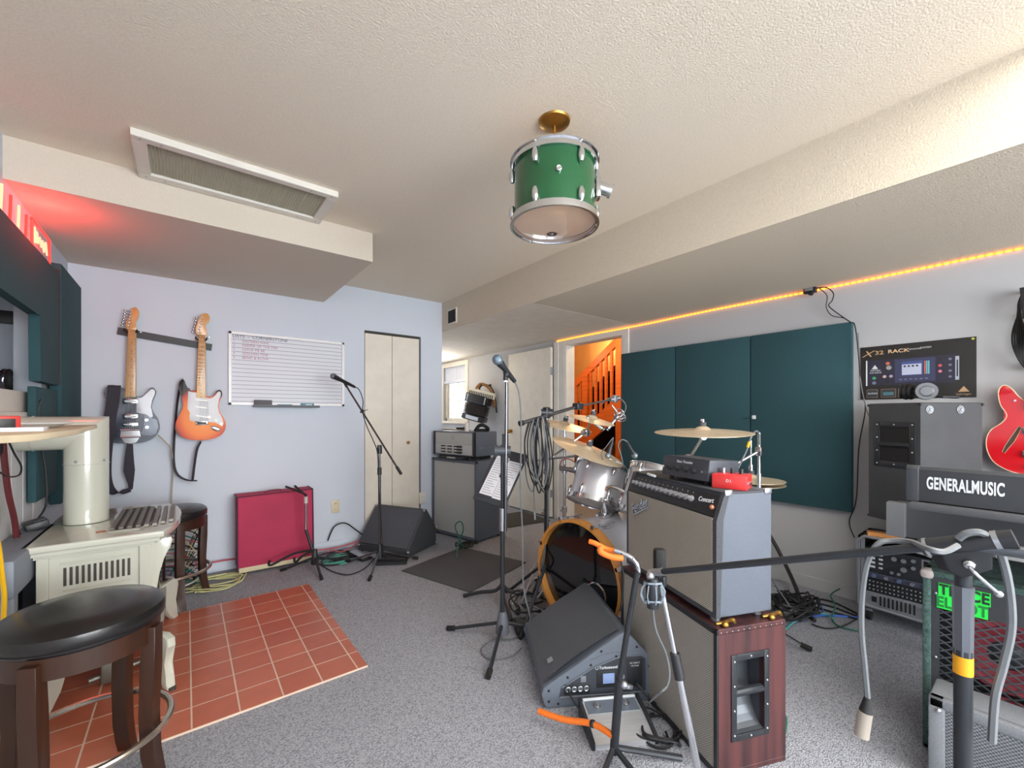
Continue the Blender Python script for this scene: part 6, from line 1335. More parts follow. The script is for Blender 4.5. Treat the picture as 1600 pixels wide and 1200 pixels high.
# ---------------------------------------------------------------- carpeted green bass cabinet
M_car = mat('green_grey_carpet_cover', (78, 104, 98), .95, c2=(46, 66, 62), noise=(70, .22), bump=(130, 1.0))
th = T('bass_cabinet', 'green carpeted bass cabinet with wire mesh front and green lettering at the right', 'speaker cabinet', (2.125, -.06, 0), R(-90))
w_, h_, d_ = .70, .65, .40
mb = MB(th); mb.bb((-w_ / 2, .06, .01), (w_ / 2, d_, .01 + h_), .01)
mb.bb((-w_ / 2, 0, .01), (-w_ / 2 + .022, .08, .01 + h_), .006).bb((w_ / 2 - .022, 0, .01), (w_ / 2, .08, .01 + h_), .006).bb((-w_ / 2, 0, h_ - .012), (w_ / 2, .08, .01 + h_), .006).bb((-w_ / 2, 0, .01), (w_ / 2, .08, .032), .006)
cb_ = mb.build('carpeted_cabinet', M_car)
# baffle (metal) around the mesh
mb = MB(th); x0, x1, z0, z1 = -w_ / 2 + .022, w_ / 2 - .022, .032, h_ - .012
mx0, mx1, mz0, mz1 = x0 + .022, x1 - .022, z0 + .04, z1 - .105
mb.bb((x0, .008, z0), (mx0, .012, z1)).bb((mx1, .008, z0), (x1, .012, z1)).bb((mx0, .008, z0), (mx1, .012, mz0)).bb((mx0, .008, mz1), (mx1, .012, z1))
mb.build('front_plate', mat('dark_grey_plate', (58, 60, 64), .45, .3), smooth=False)
mb = MB(th); st = .032; nrow = int((mz1 - mz0) / (st * .5)) + 1
# diagonal expanded mesh
def clip(a, b):
    (x_0, z_0), (x_1, z_1) = a, b; t0, t1 = 0.0, 1.0; dx, dz = x_1 - x_0, z_1 - z_0
    for p_, q_ in ((-dx, x_0 - mx0), (dx, mx1 - x_0), (-dz, z_0 - mz0), (dz, mz1 - z_0)):
        if abs(p_) < 1e-9:
            if q_ < 0: return None
        else:
            r_ = q_ / p_
            if p_ < 0: t0 = max(t0, r_)
            else: t1 = min(t1, r_)
    return None if t0 >= t1 else ((x_0 + dx * t0, z_0 + dz * t0), (x_0 + dx * t1, z_0 + dz * t1))
for sgn in (1, -1):
    k = -60
    while k < 60:
        z_ = mz0 + k * .027
        s = clip((mx0 - .1, z_), (mx1 + .1, z_ + sgn * (mx1 - mx0 + .2) * .60))
        if s: mb.bar((s[0][0], .009 + (sgn > 0) * .0015, s[0][1]), (s[1][0], .009 + (sgn > 0) * .0015, s[1][1]), .0042, .003, (0, 1, 0))
        k += 1
mb.build('wire_mesh', mat('silver_dark_mesh', (84, 88, 94), .4, .6), smooth=False)
MB(th).bb((mx0, .048, mz0), (mx1, .052, mz1)).build('baffle', mat('dark_baffle', (30, 30, 34), .8), smooth=False)
for x, z in ((-.15, .42), (.15, .42), (-.15, .16), (.15, .16)):
    sp = MB(th); sp.X = Matrix.Translation((x, .0, z)) @ Matrix.Rotation(PI / 2, 4, 'X')
    sp.lathe([(.125, -.020), (.118, -.012), (.10, -.014), (.045, -.030)], None, 40); o = sp.build('speaker_cone', mat('dark_red_cone', (120, 34, 44), .6))
    sp = MB(th); sp.X = Matrix.Translation((x, .0, z)) @ Matrix.Rotation(PI / 2, 4, 'X'); sp.lathe([(0, -.018), (.03, -.022), (.045, -.030)], None, 24); sp.build('dust_cap', M_blk, o)
MB(th).cyl((-.02, .021, .30), (-.02, .015, .30), .055).build('port_disc', M_rub)
mb = MB(th); nm = basis((-.247, .005, .576), (1, 0, 0), (0, 0, 1)); mb.X = nm
mb.bb((-.062, .0, -.001), (.062, .045, .001), .0).bb((-.066, -.045, -.001), (.056, -.0005, .001), .0)
lg = mb.build('lettering_plate', mat('bright_green', (30, 214, 70), .5, emit=(20, 200, 60), estr=.12), smooth=False)
mb = MB(th); mb.X = nm; mb.text('TRACE', Matrix.Translation((.0, .022, .0015)), .050, .0006, .74, bold=.0018); mb.build('dark_lettering', mat('dark_green_print', (14, 44, 26), .6), lg, smooth=False)
mb = MB(th); mb.X = nm; mb.text('ELLIOT', Matrix.Translation((-.005, -.023, .0015)), .050, .0006, .74, bold=.0018); mb.build('dark_lettering', mat('mid_green_print', (16, 120, 48), .6), lg, smooth=False)
mb = MB(th)
for z in (h_ - .07, .35, .15): mb.ball((x0 + .012, .007, z), .005)
mb.build('plate_screws', M_sil)
mb = MB(th); 
for sx_ in (-1, 1): MB(th).box((sx_ * (w_ / 2 - .012), .012, h_ - .005), (.036, .05, .034), bev=.012).build('corner_protector', mat('grey_pink_corner', (160, 150, 148), .5))
for x in (-.3, .3):
    for y in (.05, .35): MB(th).cyl((x, y, 0), (x, y, .015), .02).build('foot', M_rub)
# small grey amp with perforated front
th = T('practice_amplifier', 'small grey amplifier with perforated metal front on the floor before the carpeted cabinet', 'amplifier', (1.93, -.06, 0), R(-90))
gm = mat('pebbled_grey_vinyl', (122, 126, 132), .6, noise=(260, .2), bump=(360, .5))
MB(th).bb((-.31, .01, .0), (.31, .16, .30), .012).build('cabinet', gm)
mb = MB(th); mb.bb((-.31, 0, 0), (-.27, .03, .30), .006).bb((.27, 0, 0), (.31, .03, .30), .006).bb((-.31, 0, .265), (.31, .03, .30), .006).bb((-.31, 0, 0), (.31, .03, .03), .006); mb.build('front_frame', gm)
MB(th).bb((-.27, .004, .03), (.27, .008, .265)).build('perforated_grille', weave('perforated_grey_steel', (150, 154, 160), (40, 42, 46), .011, .011, .4, .5, 'xz', .6, .42), smooth=False)
MB(th).ball((-.285, -.001, .262), .008).build('corner_screw', M_chr)
# ---------------------------------------------------------------- rack case
th = T('rack_case', 'silver-edged equipment rack with mixer, amplifier and casters against the right wall', 'rack', (3.2, .45, 0), R(-90))
w_ = .53; zb, zt_ = .075, .50
MB(th).bb((-w_ / 2, .0, zb), (-w_ / 2 + .012, .26, zt_)).bb((w_ / 2 - .012, 0, zb), (w_ / 2, .26, zt_)).bb((-w_ / 2, 0, zb), (w_ / 2, .26, zb + .012)).bb((-w_ / 2, 0, zt_ - .012), (w_ / 2, .26, zt_)).bb((-w_ / 2, .25, zb), (w_ / 2, .26, zt_)).build('case', M_blk, smooth=False)
mb = MB(th); mb.tube([(-w_ / 2, -.006, zb + .02), (-w_ / 2, -.006, zt_ - .03), (-w_ / 2 + .03, -.006, zt_), (w_ / 2 - .03, -.006, zt_), (w_ / 2, -.006, zt_ - .03), (w_ / 2, -.006, zb + .02)], .010, 8).tube([(-w_ / 2, -.006, zb + .02), (w_ / 2, -.006, zb + .005)], .012, 8)
mb.bb((-w_ / 2 + .012, -.004, zb), (-w_ / 2 + .032, .004, zt_)).bb((w_ / 2 - .032, -.004, zb), (w_ / 2 - .012, .004, zt_)); mb.build('aluminium_edging', M_sil)
def unit(z0, z1, m, name):
    return MB(th).bb((-w_ / 2 + .032, -.006, z0), (w_ / 2 - .032, .2, z1), .001).build(name, m, smooth=False)
u1 = unit(.30, .435, mat('charcoal_unit', (54, 56, 62), .4, .3), 'mixer_unit')
MB(th).bb((.02, -.009, .335), (.16, -.005, .42)).build('screen', mat('dark_screen', (24, 28, 26), .1, coat=.5), u1, smooth=False)
mb = MB(th); mb.bb((.012, -.0075, .327), (.168, -.0055, .428)); mb.build('screen_bezel', M_sil, u1, smooth=False)
for x, z, r_ in ((-.10, .40, .012), (-.06, .40, .012), (-.06, .35, .014), (-.02, .41, .010), (-.02, .37, .010), (-.11, .32, .008), (-.08, .32, .008)): MB(th).cyl((x, -.006, z), (x, -.02, z), r_, seg=14).build('knob', M_sil, u1)
mb = MB(th)
for k in range(6): mb.box((.03 + k * .024, -.008, .318), (.014, .006, .010), bev=.002)
for k in range(4): mb.box((-.20, -.008, .33 + k * .025), (.03, .006, .012), bev=.002).box((-.16, -.008, .33 + k * .025), (.018, .006, .010), bev=.002)
mb.build('buttons', M_wtxt, u1)
u2 = unit(.262, .296, mat('blue_grey_unit', (84, 90, 108), .4, .3), 'effects_unit')
for k in range(7): MB(th).cyl((-.19 + k * .055, -.006, .279), (-.19 + k * .055, -.018, .279), .010, seg=14).build('knob', M_sil if k % 2 else mat('blue_knob', (100, 116, 150), .3), u2)
u3 = unit(.185, .258, M_blk, 'patch_panel')
mb = MB(th)
for r_ in range(3):
    for k in range(24): mb.ball((-.21 + k * .018, -.008, .197 + r_ * .023), .005, seg=8)
mb.build('jacks', M_sil, u3)
u4 = unit(.095, .180, mat('silver_unit', (168, 172, 178), .35, .6), 'power_amplifier_unit')
mb = MB(th)
for k in range(9): mb.bb((-.165 + k * .018, -.009, .110), (-.157 + k * .018, -.005, .165))
mb.bb((-.20, -.009, .125), (-.178, -.005, .155)); mb.build('vent_slots', M_rub, u4, smooth=False)
for z in (.150, .118): MB(th).cyl((.03, -.006, z), (.03, -.02, z), .012, seg=16).build('knob', M_blk, u4)
for x in (-.22, .22):
    for y in (.03, .22):
        c_ = MB(th).bb((x - .02, y - .02, .055), (x + .02, y + .02, zb), .002).build('caster_plate', M_sil); MB(th).cyl((x - .012, y, .03), (x + .012, y, .03), .03).build('caster_wheel', M_rub, c_)
MB(th).tube([(-.10, -.012, .455), (-.06, -.022, .47), (.02, -.022, .462), (.05, -.012, .45)], .006, 6, 4).build('latch', mat('pale_grey_latch', (170, 172, 176), .4))
th2 = T('wooden_block', 'orange-brown wooden block on top of the rack case', 'block', (3.24, .60, .505), .3)
MB(th2).box((0, 0, .012), (.06, .16, .024), bev=.002).build('block_body', mat('orange_pine', (222, 150, 84), .5, noise=(4, .15), stretch=(9, 1, 9))); MB(th2).cyl((-.01, -.09, .022), (-.01, -.06, .022), .012).build('knob_end', M_or)
o = MB().bb((3.23, .22, .505), (3.45, .52, .628), .004).build('plinth_box', M_blk); props(o, 'black box on the rack case carrying the scuffed loudspeaker', 'box')
# PA loudspeaker
A_, B_, C2_ = Vector((3.15, .655, 0)), Vector((3.03, .42, 0)), Vector((3.33, .225, 0))
ex = (A_ - B_).normalized(); D_ = A_ + (C2_ - B_)
th = T('loudspeaker', 'scuffed black trapezoid loudspeaker with side handle below the poster', 'loudspeaker', (3.2, .42, .63))
M_sc = mat('scuffed_black_paint', (62, 64, 68), .6, noise=(5, .2), bump=(260, .5))
zb_, zt_ = .63, 1.288
MB(th, 1).prism([v + Vector((0, 0, zb_)) for v in (A_, B_, C2_, Vector((3.44, .47, 0)))], (0, 0, zt_ - zb_), .006).build('cabinet', M_sc)
# handle plate on face A-B
nf = Vector((-ex.y, ex.x, 0)); nf = nf if nf.x < 0 else -nf
Mh = basis(B_ + (A_ - B_) * .5, -ex if True else ex, (0, 0, 1))
LB = (A_ - B_).length
rot = Matrix.Translation(B_) @ Matrix.Rotation(math.atan2(ex.y, ex.x), 4, 'Z')    # local x from B to A, local y -> left normal
Xn = 1 if (Matrix.Rotation(math.atan2(ex.y, ex.x), 4, 'Z') @ Vector((0, 1, 0))).dot(nf) > 0 else -1
mb = MB(th, 1); mb.X = rot; o1 = Xn * .001; o2 = Xn * .006
hz0, hz1 = H + (649 - 722) / FPX * 2.3, H + (649 - 668) / FPX * 2.3
hx0, hx1 = .05, LB - .065
mb.bb((hx0 - .03, 0, hz0 - .03), (hx0, o2, hz1 + .03), .001).bb((hx1, 0, hz0 - .03), (hx1 + .03, o2, hz1 + .03), .001).bb((hx0, 0, hz0 - .03), (hx1, o2, hz0), .001).bb((hx0, 0, hz1), (hx1, o2, hz1 + .03), .001); hp = mb.build('handle_plate', M_blkm)
mb = MB(th, 1); mb.X = rot; mb.bb((hx0, 0, hz0), (hx1, o1, hz1)); mb.build('handle_recess', M_rub, hp, smooth=False)
mb = MB(th, 1); mb.X = rot; mb.tube([(hx0, o1 * 3, (hz0 + hz1) / 2), (hx1, o1 * 3, (hz0 + hz1) / 2)], .013, 10); mb.build('handle_bar', M_blkm, hp)
mb = MB(th, 1); mb.X = rot
for z in [hz0 - .015 + (hz1 - hz0 + .03) * k / 3 for k in range(4)]:
    for x in (hx0 - .015, hx1 + .015): mb.ball((x, o2, z), .005)
mb.ball(((hx0 + hx1) / 2, o2, hz0 - .015), .005).ball(((hx0 + hx1) / 2, o2, hz1 + .015), .005); mb.build('handle_screws', M_sil, hp)
n2 = Vector(((C2_ - B_).y, -(C2_ - B_).x, 0)).normalized(); n2 = n2 if n2.y < 0 else -n2
for px_ in (1452, 1500):
    r_ = ray(px_, 640); d0 = B_; den = r_.x * n2.x + r_.y * n2.y; t = (B_.x * n2.x + B_.y * n2.y) / den; p = Vector((r_.x * t, r_.y * t, H + r_.z * t))
    MB(th, 1).cyl(p, p + n2 * .004, .021).ring(p + n2 * .004, n2, .013, .004, 20, 6).cyl(p, p + n2 * .010, .007).build('flying_point', M_sil)
mb = MB(th, 1)
for v in (A_, B_, C2_):
    for z in (zb_ + .01, zt_ - .01): mb.ball(Vector((v.x, v.y, z)), .008)
mb.build('corner_cap', M_blkm)
# headphones on the loudspeaker
th = T('headphones', 'grey over-ear headphones lying on the loudspeaker in front of the poster', 'headphones', (3.17, .40, zt_))
c1, c2 = onX(1448, 611, 3.13), onX(1418, 612, 3.20)
MB(th, 1).cyl(c1, c1 + Vector((.035, .01, 0)), .045).build('earcup', mat('grey_headphone_shell', (96, 100, 106), .4))
MB(th, 1).cyl(c1 + Vector((-.012, 0, 0)), c1, .024, .03).build('silver_cap', M_sil)
MB(th, 1).ring(c1 + Vector((.045, .01, 0)), (1, .3, 0), .033, .013).build('ear_cushion', M_rub)
mb = MB(th, 1)
for k in (-.014, .006): mb.ring(c2 + Vector((0, k, 0)), (.2, 1, 0), .033, .013)
mb.build('ear_cushion', M_rub)
MB(th, 1).cyl(c2 + Vector((0, .014, 0)), c2 + Vector((0, .03, 0)), .038).build('earcup', M_blk)
MB(th, 1).tube([c1 + Vector((.02, .0, .03)), c1 + Vector((.09, -.03, .02)), c1 + Vector((.14, -.02, -.02)), c1 + Vector((.12, -.09, -.035)), c1 + Vector((.03, -.11, -.035)), c1 + Vector((-.02, -.06, -.035))], .006, 8, 6).tube([c1 + Vector((0, 0, -.02)), (c1 + c2) / 2 + Vector((-.01, 0, -.01)), c2], .004, 6, 5).build('headband', M_blk)
# poster ----------------------------------------------------------
th = T('poster', 'black poster of a rack mixer with gold title on the right wall', 'poster', (3.474, .51, 1.32))
y0, y1, z0, z1 = .256, .764, 1.322, 1.66
def PX(a, b, y_, z_, m, name, dx=.0012, par=None): return MB(th, 1).bb((3.4715 - dx, y_ , z_), (3.4715 - dx + .001, b, a), 0).build(name, m, par, smooth=False)
sheet = MB(th, 1).bb((3.4725, y0, z0), (3.478, y1, z1), .0).build('sheet', mat('dark_poster', (40, 37, 36), .35, noise=(3, .12)), smooth=False)
def pc(px, py): return onX(px, py, 3.4725)
def pb(a, b, m, name, dx=.001, par=None):
    A = pc(*a); B = pc(*b); return MB(th, 1).bb((3.4725 - dx, min(A.y, B.y), min(A.z, B.z)), (3.4725, max(A.y, B.y), max(A.z, B.z))).build(name, m, par or sheet, smooth=False)
def ptext(t, px, py, s, m, name='poster_lettering', sx=1, bold=0.0):
    c = pc(px, py); mb = MB(th, 1); mb.text(t, basis((3.4712, c.y, c.z), (0, -1, 0), (0, 0, 1)), s, .0003, sx, 'LEFT', bold); mb.build(name, m, sheet, smooth=False)
def q_(fx, fz): return Vector((3.4725, y1 + (y0 - y1) * fx, z0 + (z1 - z0) * fz))
def fb(f0, f1, m, name, dx=.001, par=None):
    A = q_(*f0); B = q_(*f1); return MB(th, 1).bb((3.4725 - dx, B.y, A.z), (3.4725, A.y, B.z)).build(name, m, par or sheet, smooth=False)
def ft_(t, f, s, m, name='poster_lettering', sx=1, bold=0.0, sh=0.0, align='LEFT'):
    c = q_(*f); mb = MB(th, 1); mb.text(t, basis((3.4708, c.y, c.z), (0, -1, 0), (0, 0, 1)) @ Matrix(((1, sh, 0, 0), (0, 1, 0, 0), (0, 0, 1, 0), (0, 0, 0, 1))), s, .0003, sx, align, bold); return mb.build(name, m, sheet, smooth=False)
ft_('X', (.03, .86), .055, M_gold, sx=1.3, sh=.5); ft_('32', (.14, .87), .034, M_gold, sx=1.3, bold=.0006); ft_('RACK', (.265, .875), .030, mat('pale_gold', (226, 190, 150), .5), sx=1.25, bold=.0006)
ft_('DIGITAL RACK MIXER', (.455, .885), .011, M_wtxt, sx=.5); ft_('SYSTEM', (.555, .893), .014, M_wtxt, sx=1.0)
unit_ = fb((.07, .26), (.84, .74), mat('poster_unit', (44, 42, 58), .4), 'printed_mixer')
fb((.055, .26), (.068, .74), M_wtxt, 'printed_handle', .0016); fb((.84, .30), (.87, .70), mat('poster_silver', (170, 176, 190), .4), 'printed_handle', .0016); fb((.85, .36), (.862, .64), MATS['poster_unit'], 'printed_gap', .002)
fb((.33, .30), (.68, .72), mat('poster_unit_centre', (60, 62, 92), .4), 'printed_panel', .0016)
sc_ = fb((.39, .42), (.575, .67), mat('poster_screen_blue', (70, 84, 140), .4), 'printed_screen', .002); fb((.395, .43), (.565, .62), mat('poster_screen_light', (186, 192, 214), .4), 'printed_display', .0024)
for k in range(4): fb((.41 + k * .036, .57), (.43 + k * .036, .60), M_blk, 'printed_key', .0028)
for k in range(3): fb((.59 + k * .016, .43), (.60 + k * .016, .66), mat('poster_meter_%d' % k, ((220, 110, 90), (120, 190, 200), (120, 190, 200))[k], .5), 'printed_meter', .0024)
for k in range(6): fb((.37 + k * .045, .34), (.395 + k * .045, .36), mat('poster_dot', (110, 116, 140), .5), 'printed_button', .0024)
ft_('▲', (.115, .60), .03, M_wtxt); mb = MB(th, 1); c = q_(.14, .60); mb.prism([c + Vector((-.001, .017, -.012)), c + Vector((-.001, -.017, -.012)), c + Vector((-.001, 0, .018))], (-.0008, 0, 0)); mb.build('printed_emblem', mat('poster_grey', (150, 150, 150), .5), sheet, smooth=False)
ft_('behringer', (.10, .545), .013, M_wtxt); ft_('X32 RACK', (.09, .50), .013, M_wtxt, sh=.2)
def disc(f, r_, m, name, dx=.0024):
    c = q_(*f); MB(th, 1).cyl(c, c - Vector((dx, 0, 0)), r_, seg=20).build(name, m, sheet)
disc((.135, .40), .009, mat('poster_green', (60, 160, 110), .5), 'printed_knob'); disc((.135, .31), .010, mat('poster_dot', (110, 116, 140), .5), 'printed_knob')
disc((.265, .66), .010, mat('poster_orange', (200, 110, 80), .5), 'printed_knob'); disc((.275, .58), .013, mat('poster_grey', (150, 150, 150), .5), 'printed_knob'); disc((.235, .42), .009, mat('poster_pale', (206, 176, 166), .5), 'printed_knob'); disc((.295, .42), .009, mat('poster_lilac', (160, 156, 176), .5), 'printed_knob'); disc((.265, .32), .010, M_blk, 'printed_knob')
for k, m in enumerate((M_blk, mat('poster_red', (214, 90, 90), .5), mat('poster_pink', (216, 120, 140), .5), MATS['poster_unit'])): disc((.72, .66 - k * .10), .008, m, 'printed_knob')
for k in range(4): disc((.80, .66 - k * .10), .007, MATS['poster_dot'], 'printed_knob')
for a, b in ((.06, .17), (.20, .34), (.36, .50), (.58, .66)):
    o = fb((a, .03), (b, .19), mat('poster_frame', (120, 100, 84), .5), 'printed_inset', .0012); fb((a + .006, .042), (b - .006, .178), mat('poster_inset', (50, 54, 60), .5), 'printed_inset_picture', .0018)
ft_('BURIED', (.075, .11), .014, M_wtxt)
fb((.22, .07), (.32, .13), mat('poster_teal_strip', (80, 120, 130), .4), 'printed_strip', .0024)
mb = MB(th, 1); c = q_(.905, .13); mb.prism([c + Vector((-.001, .022, -.012)), c + Vector((-.001, -.022, -.012)), c + Vector((-.001, 0, .020))], (-.0008, 0, 0)); mb.build('printed_emblem', M_gold, sheet, smooth=False); ft_('behringer', (.905, .055), .015, M_gold, align='CENTER')
o = MB().cyl(q_(.975, .965) + Vector((.003, 0, 0)), q_(.975, .965) - Vector((.008, 0, 0)), .006).build('push_pin', mat('lime_pin', (190, 200, 60), .4)); props(o, 'lime green push pin at the upper right corner of the poster', 'pin')
# teal panels -------------------------------------------------------
for a, b, lb in ((2.64, 2.055, 'teal fabric wall panel nearest the doorway'), (2.05, 1.427, 'middle teal fabric wall panel behind the ride cymbal'), (1.422, .80, 'right teal fabric wall panel next to the poster')):
    th = T('acoustic_panel', lb, 'acoustic panel', (XR - .025, (a + b) / 2, .59), 0, 'teal panels on the right wall')
    MB(th, 1).bb((XR - .05, b, .585), (XR - .004, a, 1.832), .006).build('padded_panel', M_teal)
    MB(th, 1).bb((XR - .01, b + .03, .62), (XR, a - .03, 1.8)).build('backing_board', M_blk, smooth=False)
for y, z in ((2.06, 1.84), (1.424, 1.84), (1.0, 1.84), (2.62, 1.84), (1.42, 1.50)):
    pass
th = T('panel_bracket', 'white bracket peg between the middle and right teal panels', 'bracket', onX(1178, 652, XR - .06))
c = onX(1178, 652, XR - .055); MB(th, 1).box(c, (.02, .025, .03), bev=.004).build('clip', M_wtxt); MB(th, 1).cyl(c, c + Vector((-.01, .07, -.005)), .005).build('rod', M_teal)
# keyboard case and desk ---------------------------------------------
M_kb = mat('satin_black_keyboard', (58, 61, 66), .42, .1, bump=(500, .15))
ka, kb_ = onD(1417, 780, 1.47), None
kdir = Vector((-.06, -1, 0)).normalized(); kx = Vector((kdir.x, kdir.y, 0))
org = Vector((ka.x, ka.y, 0)); rzk = math.atan2(kdir.y, kdir.x)
th = T('keyboard', 'black electronic keyboard seen from behind with large white lettering', 'keyboard', (org.x, org.y, ka.z), rzk)
hk = .118
MB(th).prism([(0, y, z) for y, z in ((0, .0), (.0, hk - .01), (.012, hk), (.30, hk - .03), (.30, 0))], (1.05, 0, 0), .004).build('case', M_kb)
MB(th).prism([(-.003, y, z) for y, z in ((-.004, -.002), (-.004, hk - .008), (.012, hk + .003), (.30, hk - .027), (.30, -.002))], (.034, 0, 0), .003).build('end_cheek', M_kb)
MB(th).text('GENERALMUSIC', basis((.050, -.0012, hk * .53), (1, 0, 0), (0, 0, 1)), .056, .0008, .41, 'LEFT', .0016).build('lettering', mat('white_print', (205, 210, 214), .5), smooth=False)
mb = MB(th); mb.bb((.335, -.0015, .052), (.60, -.0005, .055)).bb((.335, -.0015, .052), (.338, -.0005, .066)).bb((.38, -.0015, .062), (.56, -.0005, .065)); mb.build('printed_frame', mat('white_print', (205, 210, 214), .5), smooth=False)
th = T('keyboard_desk', 'dark grey panelled desk under the keyboard', 'desk', (2.8, -.1, 0))
M_dg = mat('dark_grey_laminate', (78, 80, 84), .5)
dz = ka.z - .004
MB(th, 1).bb((1.95, -1.0, dz - .022), (3.0, .30, dz), .003).build('desk_top', M_dg)
MB(th, 1).bb((2.62, -1.0, .66), (2.64, .44, .82)).build('front_panel', M_dg, smooth=False)
MB(th, 1).bb((2.585, .41, .66), (2.64, .475, .815), .002).build('side_panel', mat('lighter_grey_laminate', (116, 118, 122), .5), smooth=False)
MB(th, 1).bb((2.96, .24, 0), (3.0, .28, dz - .02)).build('leg', M_blkm, smooth=False); MB(th, 1).bb((2.60, -1.0, 0), (2.64, -.96, .66)).build('leg', M_blkm, smooth=False); MB(th, 1).bb((2.96, -1.0, 0), (3.0, -.96, dz - .02)).build('leg', M_blkm, smooth=False)
# red guitar ---------------------------------------------------------
th = T('electric_guitar', 'bright red semi-hollow guitar with f-holes hanging on the right wall', 'electric guitar', (3.42, .0, .93))
yc, xg = .0, 3.385
# outline half (offset from centre toward +Y = left in the picture)
px_out = [(1600, 625), (1590, 618), (1580, 607), (1568, 602), (1560, 611), (1563, 632), (1573, 648), (1566, 660), (1548, 672), (1541, 688), (1543, 705), (1553, 722), (1575, 735), (1600, 742)]
half = [onX(x, y, xg) for x, y in px_out]
yc = half[0].y - .03
half = [Vector((xg, yc, half[0].z - .002))] + half + [Vector((xg, yc - .0, half[-1].z - .01))]
full = half + [Vector((xg, 2 * yc - v.y, v.z)) for v in half[-2:0:-1]]
M_rg = mat('cherry_red_gloss', (196, 18, 30), .14, coat=.8)
MB(th, 1).prism(spline(full, 4, True), (.045, 0, 0), .008).build('body', M_rg)
mb = MB(th, 1); mb.tube([Vector((xg + .002, v.y, v.z)) for v in spline(full, 4, True)], .003, 6, closed=True); mb.build('cream_binding', mat('cream_binding', (214, 190, 160), .4))
for s in (1, -1):
    fh = [(1592, 666), (1596, 668), (1593, 675), (1585, 690), (1576, 700), (1570, 708), (1566, 706), (1570, 697), (1580, 682), (1588, 671)]
    P_ = [onX(x, y, xg - .0006) for x, y in fh]; P_ = [Vector((v.x, v.y if s > 0 else 2 * yc - v.y, v.z)) for v in P_]
    MB(th, 1).prism(P_, (.0006, 0, 0)).build('f_hole', mat('f_hole_brown', (70, 44, 30), .6), smooth=False)
    MB(th, 1).tube([v + Vector((-.0004, 0, 0)) for v in P_], .0009, 5, closed=True).build('f_hole_edge', MATS['cream_binding'])
p = onX(1586, 626, xg); MB(th, 1).cyl(p, p + Vector((-.01, 0, 0)), .005).build('screw', M_chr)
MB(th, 1).bb((xg - .012, yc - .028, half[0].z - .05), (xg + .01, yc + .028, half[0].z + .42), .004).build('neck', mat('rosewood', (60, 36, 28), .5))
MB(th, 1).prism([(xg, yc - .035, half[0].z + .42), (xg, yc + .035, half[0].z + .42), (xg, yc + .045, half[0].z + .58), (xg, yc - .045, half[0].z + .58)], (.014, 0, 0), .003).build('headstock', M_blk)
for z in (.10, .22): MB(th, 1).bb((xg - .012, yc - .035, half[-1].z + z), (xg, yc + .035, half[-1].z + z + .035), .003).build('pickup', M_chr)
MB(th, 1).bb((xg - .012, yc - .03, half[-1].z + .05), (xg, yc + .03, half[-1].z + .06), .002).build('bridge', M_chr)
o = MB().cyl((3.36, yc, half[0].z + .44), (3.48, yc, half[0].z + .44), .007).cyl((3.47, yc, half[0].z + .44), (3.48, yc, half[0].z + .44), .022).build('guitar_hook', M_blk); props(o, 'wall hook above the red guitar at the right edge', 'hook')
# hanging cable coils at the right edge
for k in range(7):
    o = random.uniform(-6, 6)
    cable([onX(1606 + o, 452, 3.45), onX(1594 + o * .6, 480, 3.44), onX(1582 + k * 3.4, 520, 3.43 - k * .003), onX(1586 + k * 2.6, 550, 3.44), onX(1604 + o, 574 + o, 3.45), onX(1640, 560, 3.45), onX(1650 - o, 510, 3.45), onX(1626 + o, 465, 3.45)], .0042, M_cb, 'coiled_cable', 'black cable coil hanging on the wall at the right edge', group='cable coils on the right wall')
o = MB().cyl((3.40, onX(1606, 455, 3.45).y, onX(1606, 455, 3.45).z), (3.48, onX(1606, 455, 3.45).y, onX(1606, 455, 3.45).z), .007).build('cable_hook', M_blk); props(o, 'wall hook holding the black cable coils', 'hook')
# ================================================================ cables on the floor
def tangle(n, name, label, group, cx, cy, rx, ry, r, ms, zmax=.05, seed=1, pts=8):
    rr = random.Random(seed)
    for k in range(n):
        a0 = rr.uniform(0, 6.28); P_ = []
        sx, sy = rr.uniform(.5, 1) * rx, rr.uniform(.5, 1) * ry; ox, oy = cx + rr.uniform(-.3, .3) * rx, cy + rr.uniform(-.3, .3) * ry
        for j in range(pts):
            a = a0 + j / pts * rr.uniform(5.5, 7.5); P_.append((ox + sx * math.cos(a) * rr.uniform(.8, 1.1), oy + sy * math.sin(a) * rr.uniform(.8, 1.1), r + .002 + rr.uniform(0, zmax)))
        cable(P_, r, ms[k % len(ms)], name, label, group=group, n=7)
M_grn, M_blu, M_yel, M_rd2 = mat('sea_green_cable', (84, 168, 148), .5), mat('blue_cable', (60, 104, 190), .5), mat('pale_yellow_cable', (196, 194, 140), .5), mat('dusty_red_cable', (190, 96, 106), .5)
M_gr2 = mat('dark_green_cable', (36, 104, 84), .5); M_wc = mat('white_cable', (208, 206, 202), .5); M_pur = mat('purple_cable', (110, 80, 130), .5)
tangle(11, 'floor_cable', 'black cable in the tangled heap on the carpet left of the rack case', 'black cable heap by the rack case', 2.98, .98, .20, .13, .0055, (M_cb,), .09, 3)
cable([(3.44, 1.30, .34), (3.40, 1.22, .24), (3.32, 1.12, .12), (3.16, 1.02, .06), (3.0, .95, .03), (2.9, .85, .02)], .013, M_cb, 'multicore_cable', 'thick black multicore cable coming down the right wall into the cable heap')
for k in range(3): cable([onZ(1170 + k * 8, 962 + k * 6, .01), onZ(1175 + k * 6, 938, .03), onZ(1215, 928 + k * 5, .01), onZ(1262, 934 + k * 6, .01), onZ(1300, 940 + k * 8, .01), onZ(1342, 960 + k * 4, .01)], .0055, M_cb, 'floor_cable', 'black cable looping from behind the plywood cabinet toward the rack', group='black cables behind the plywood cabinet')
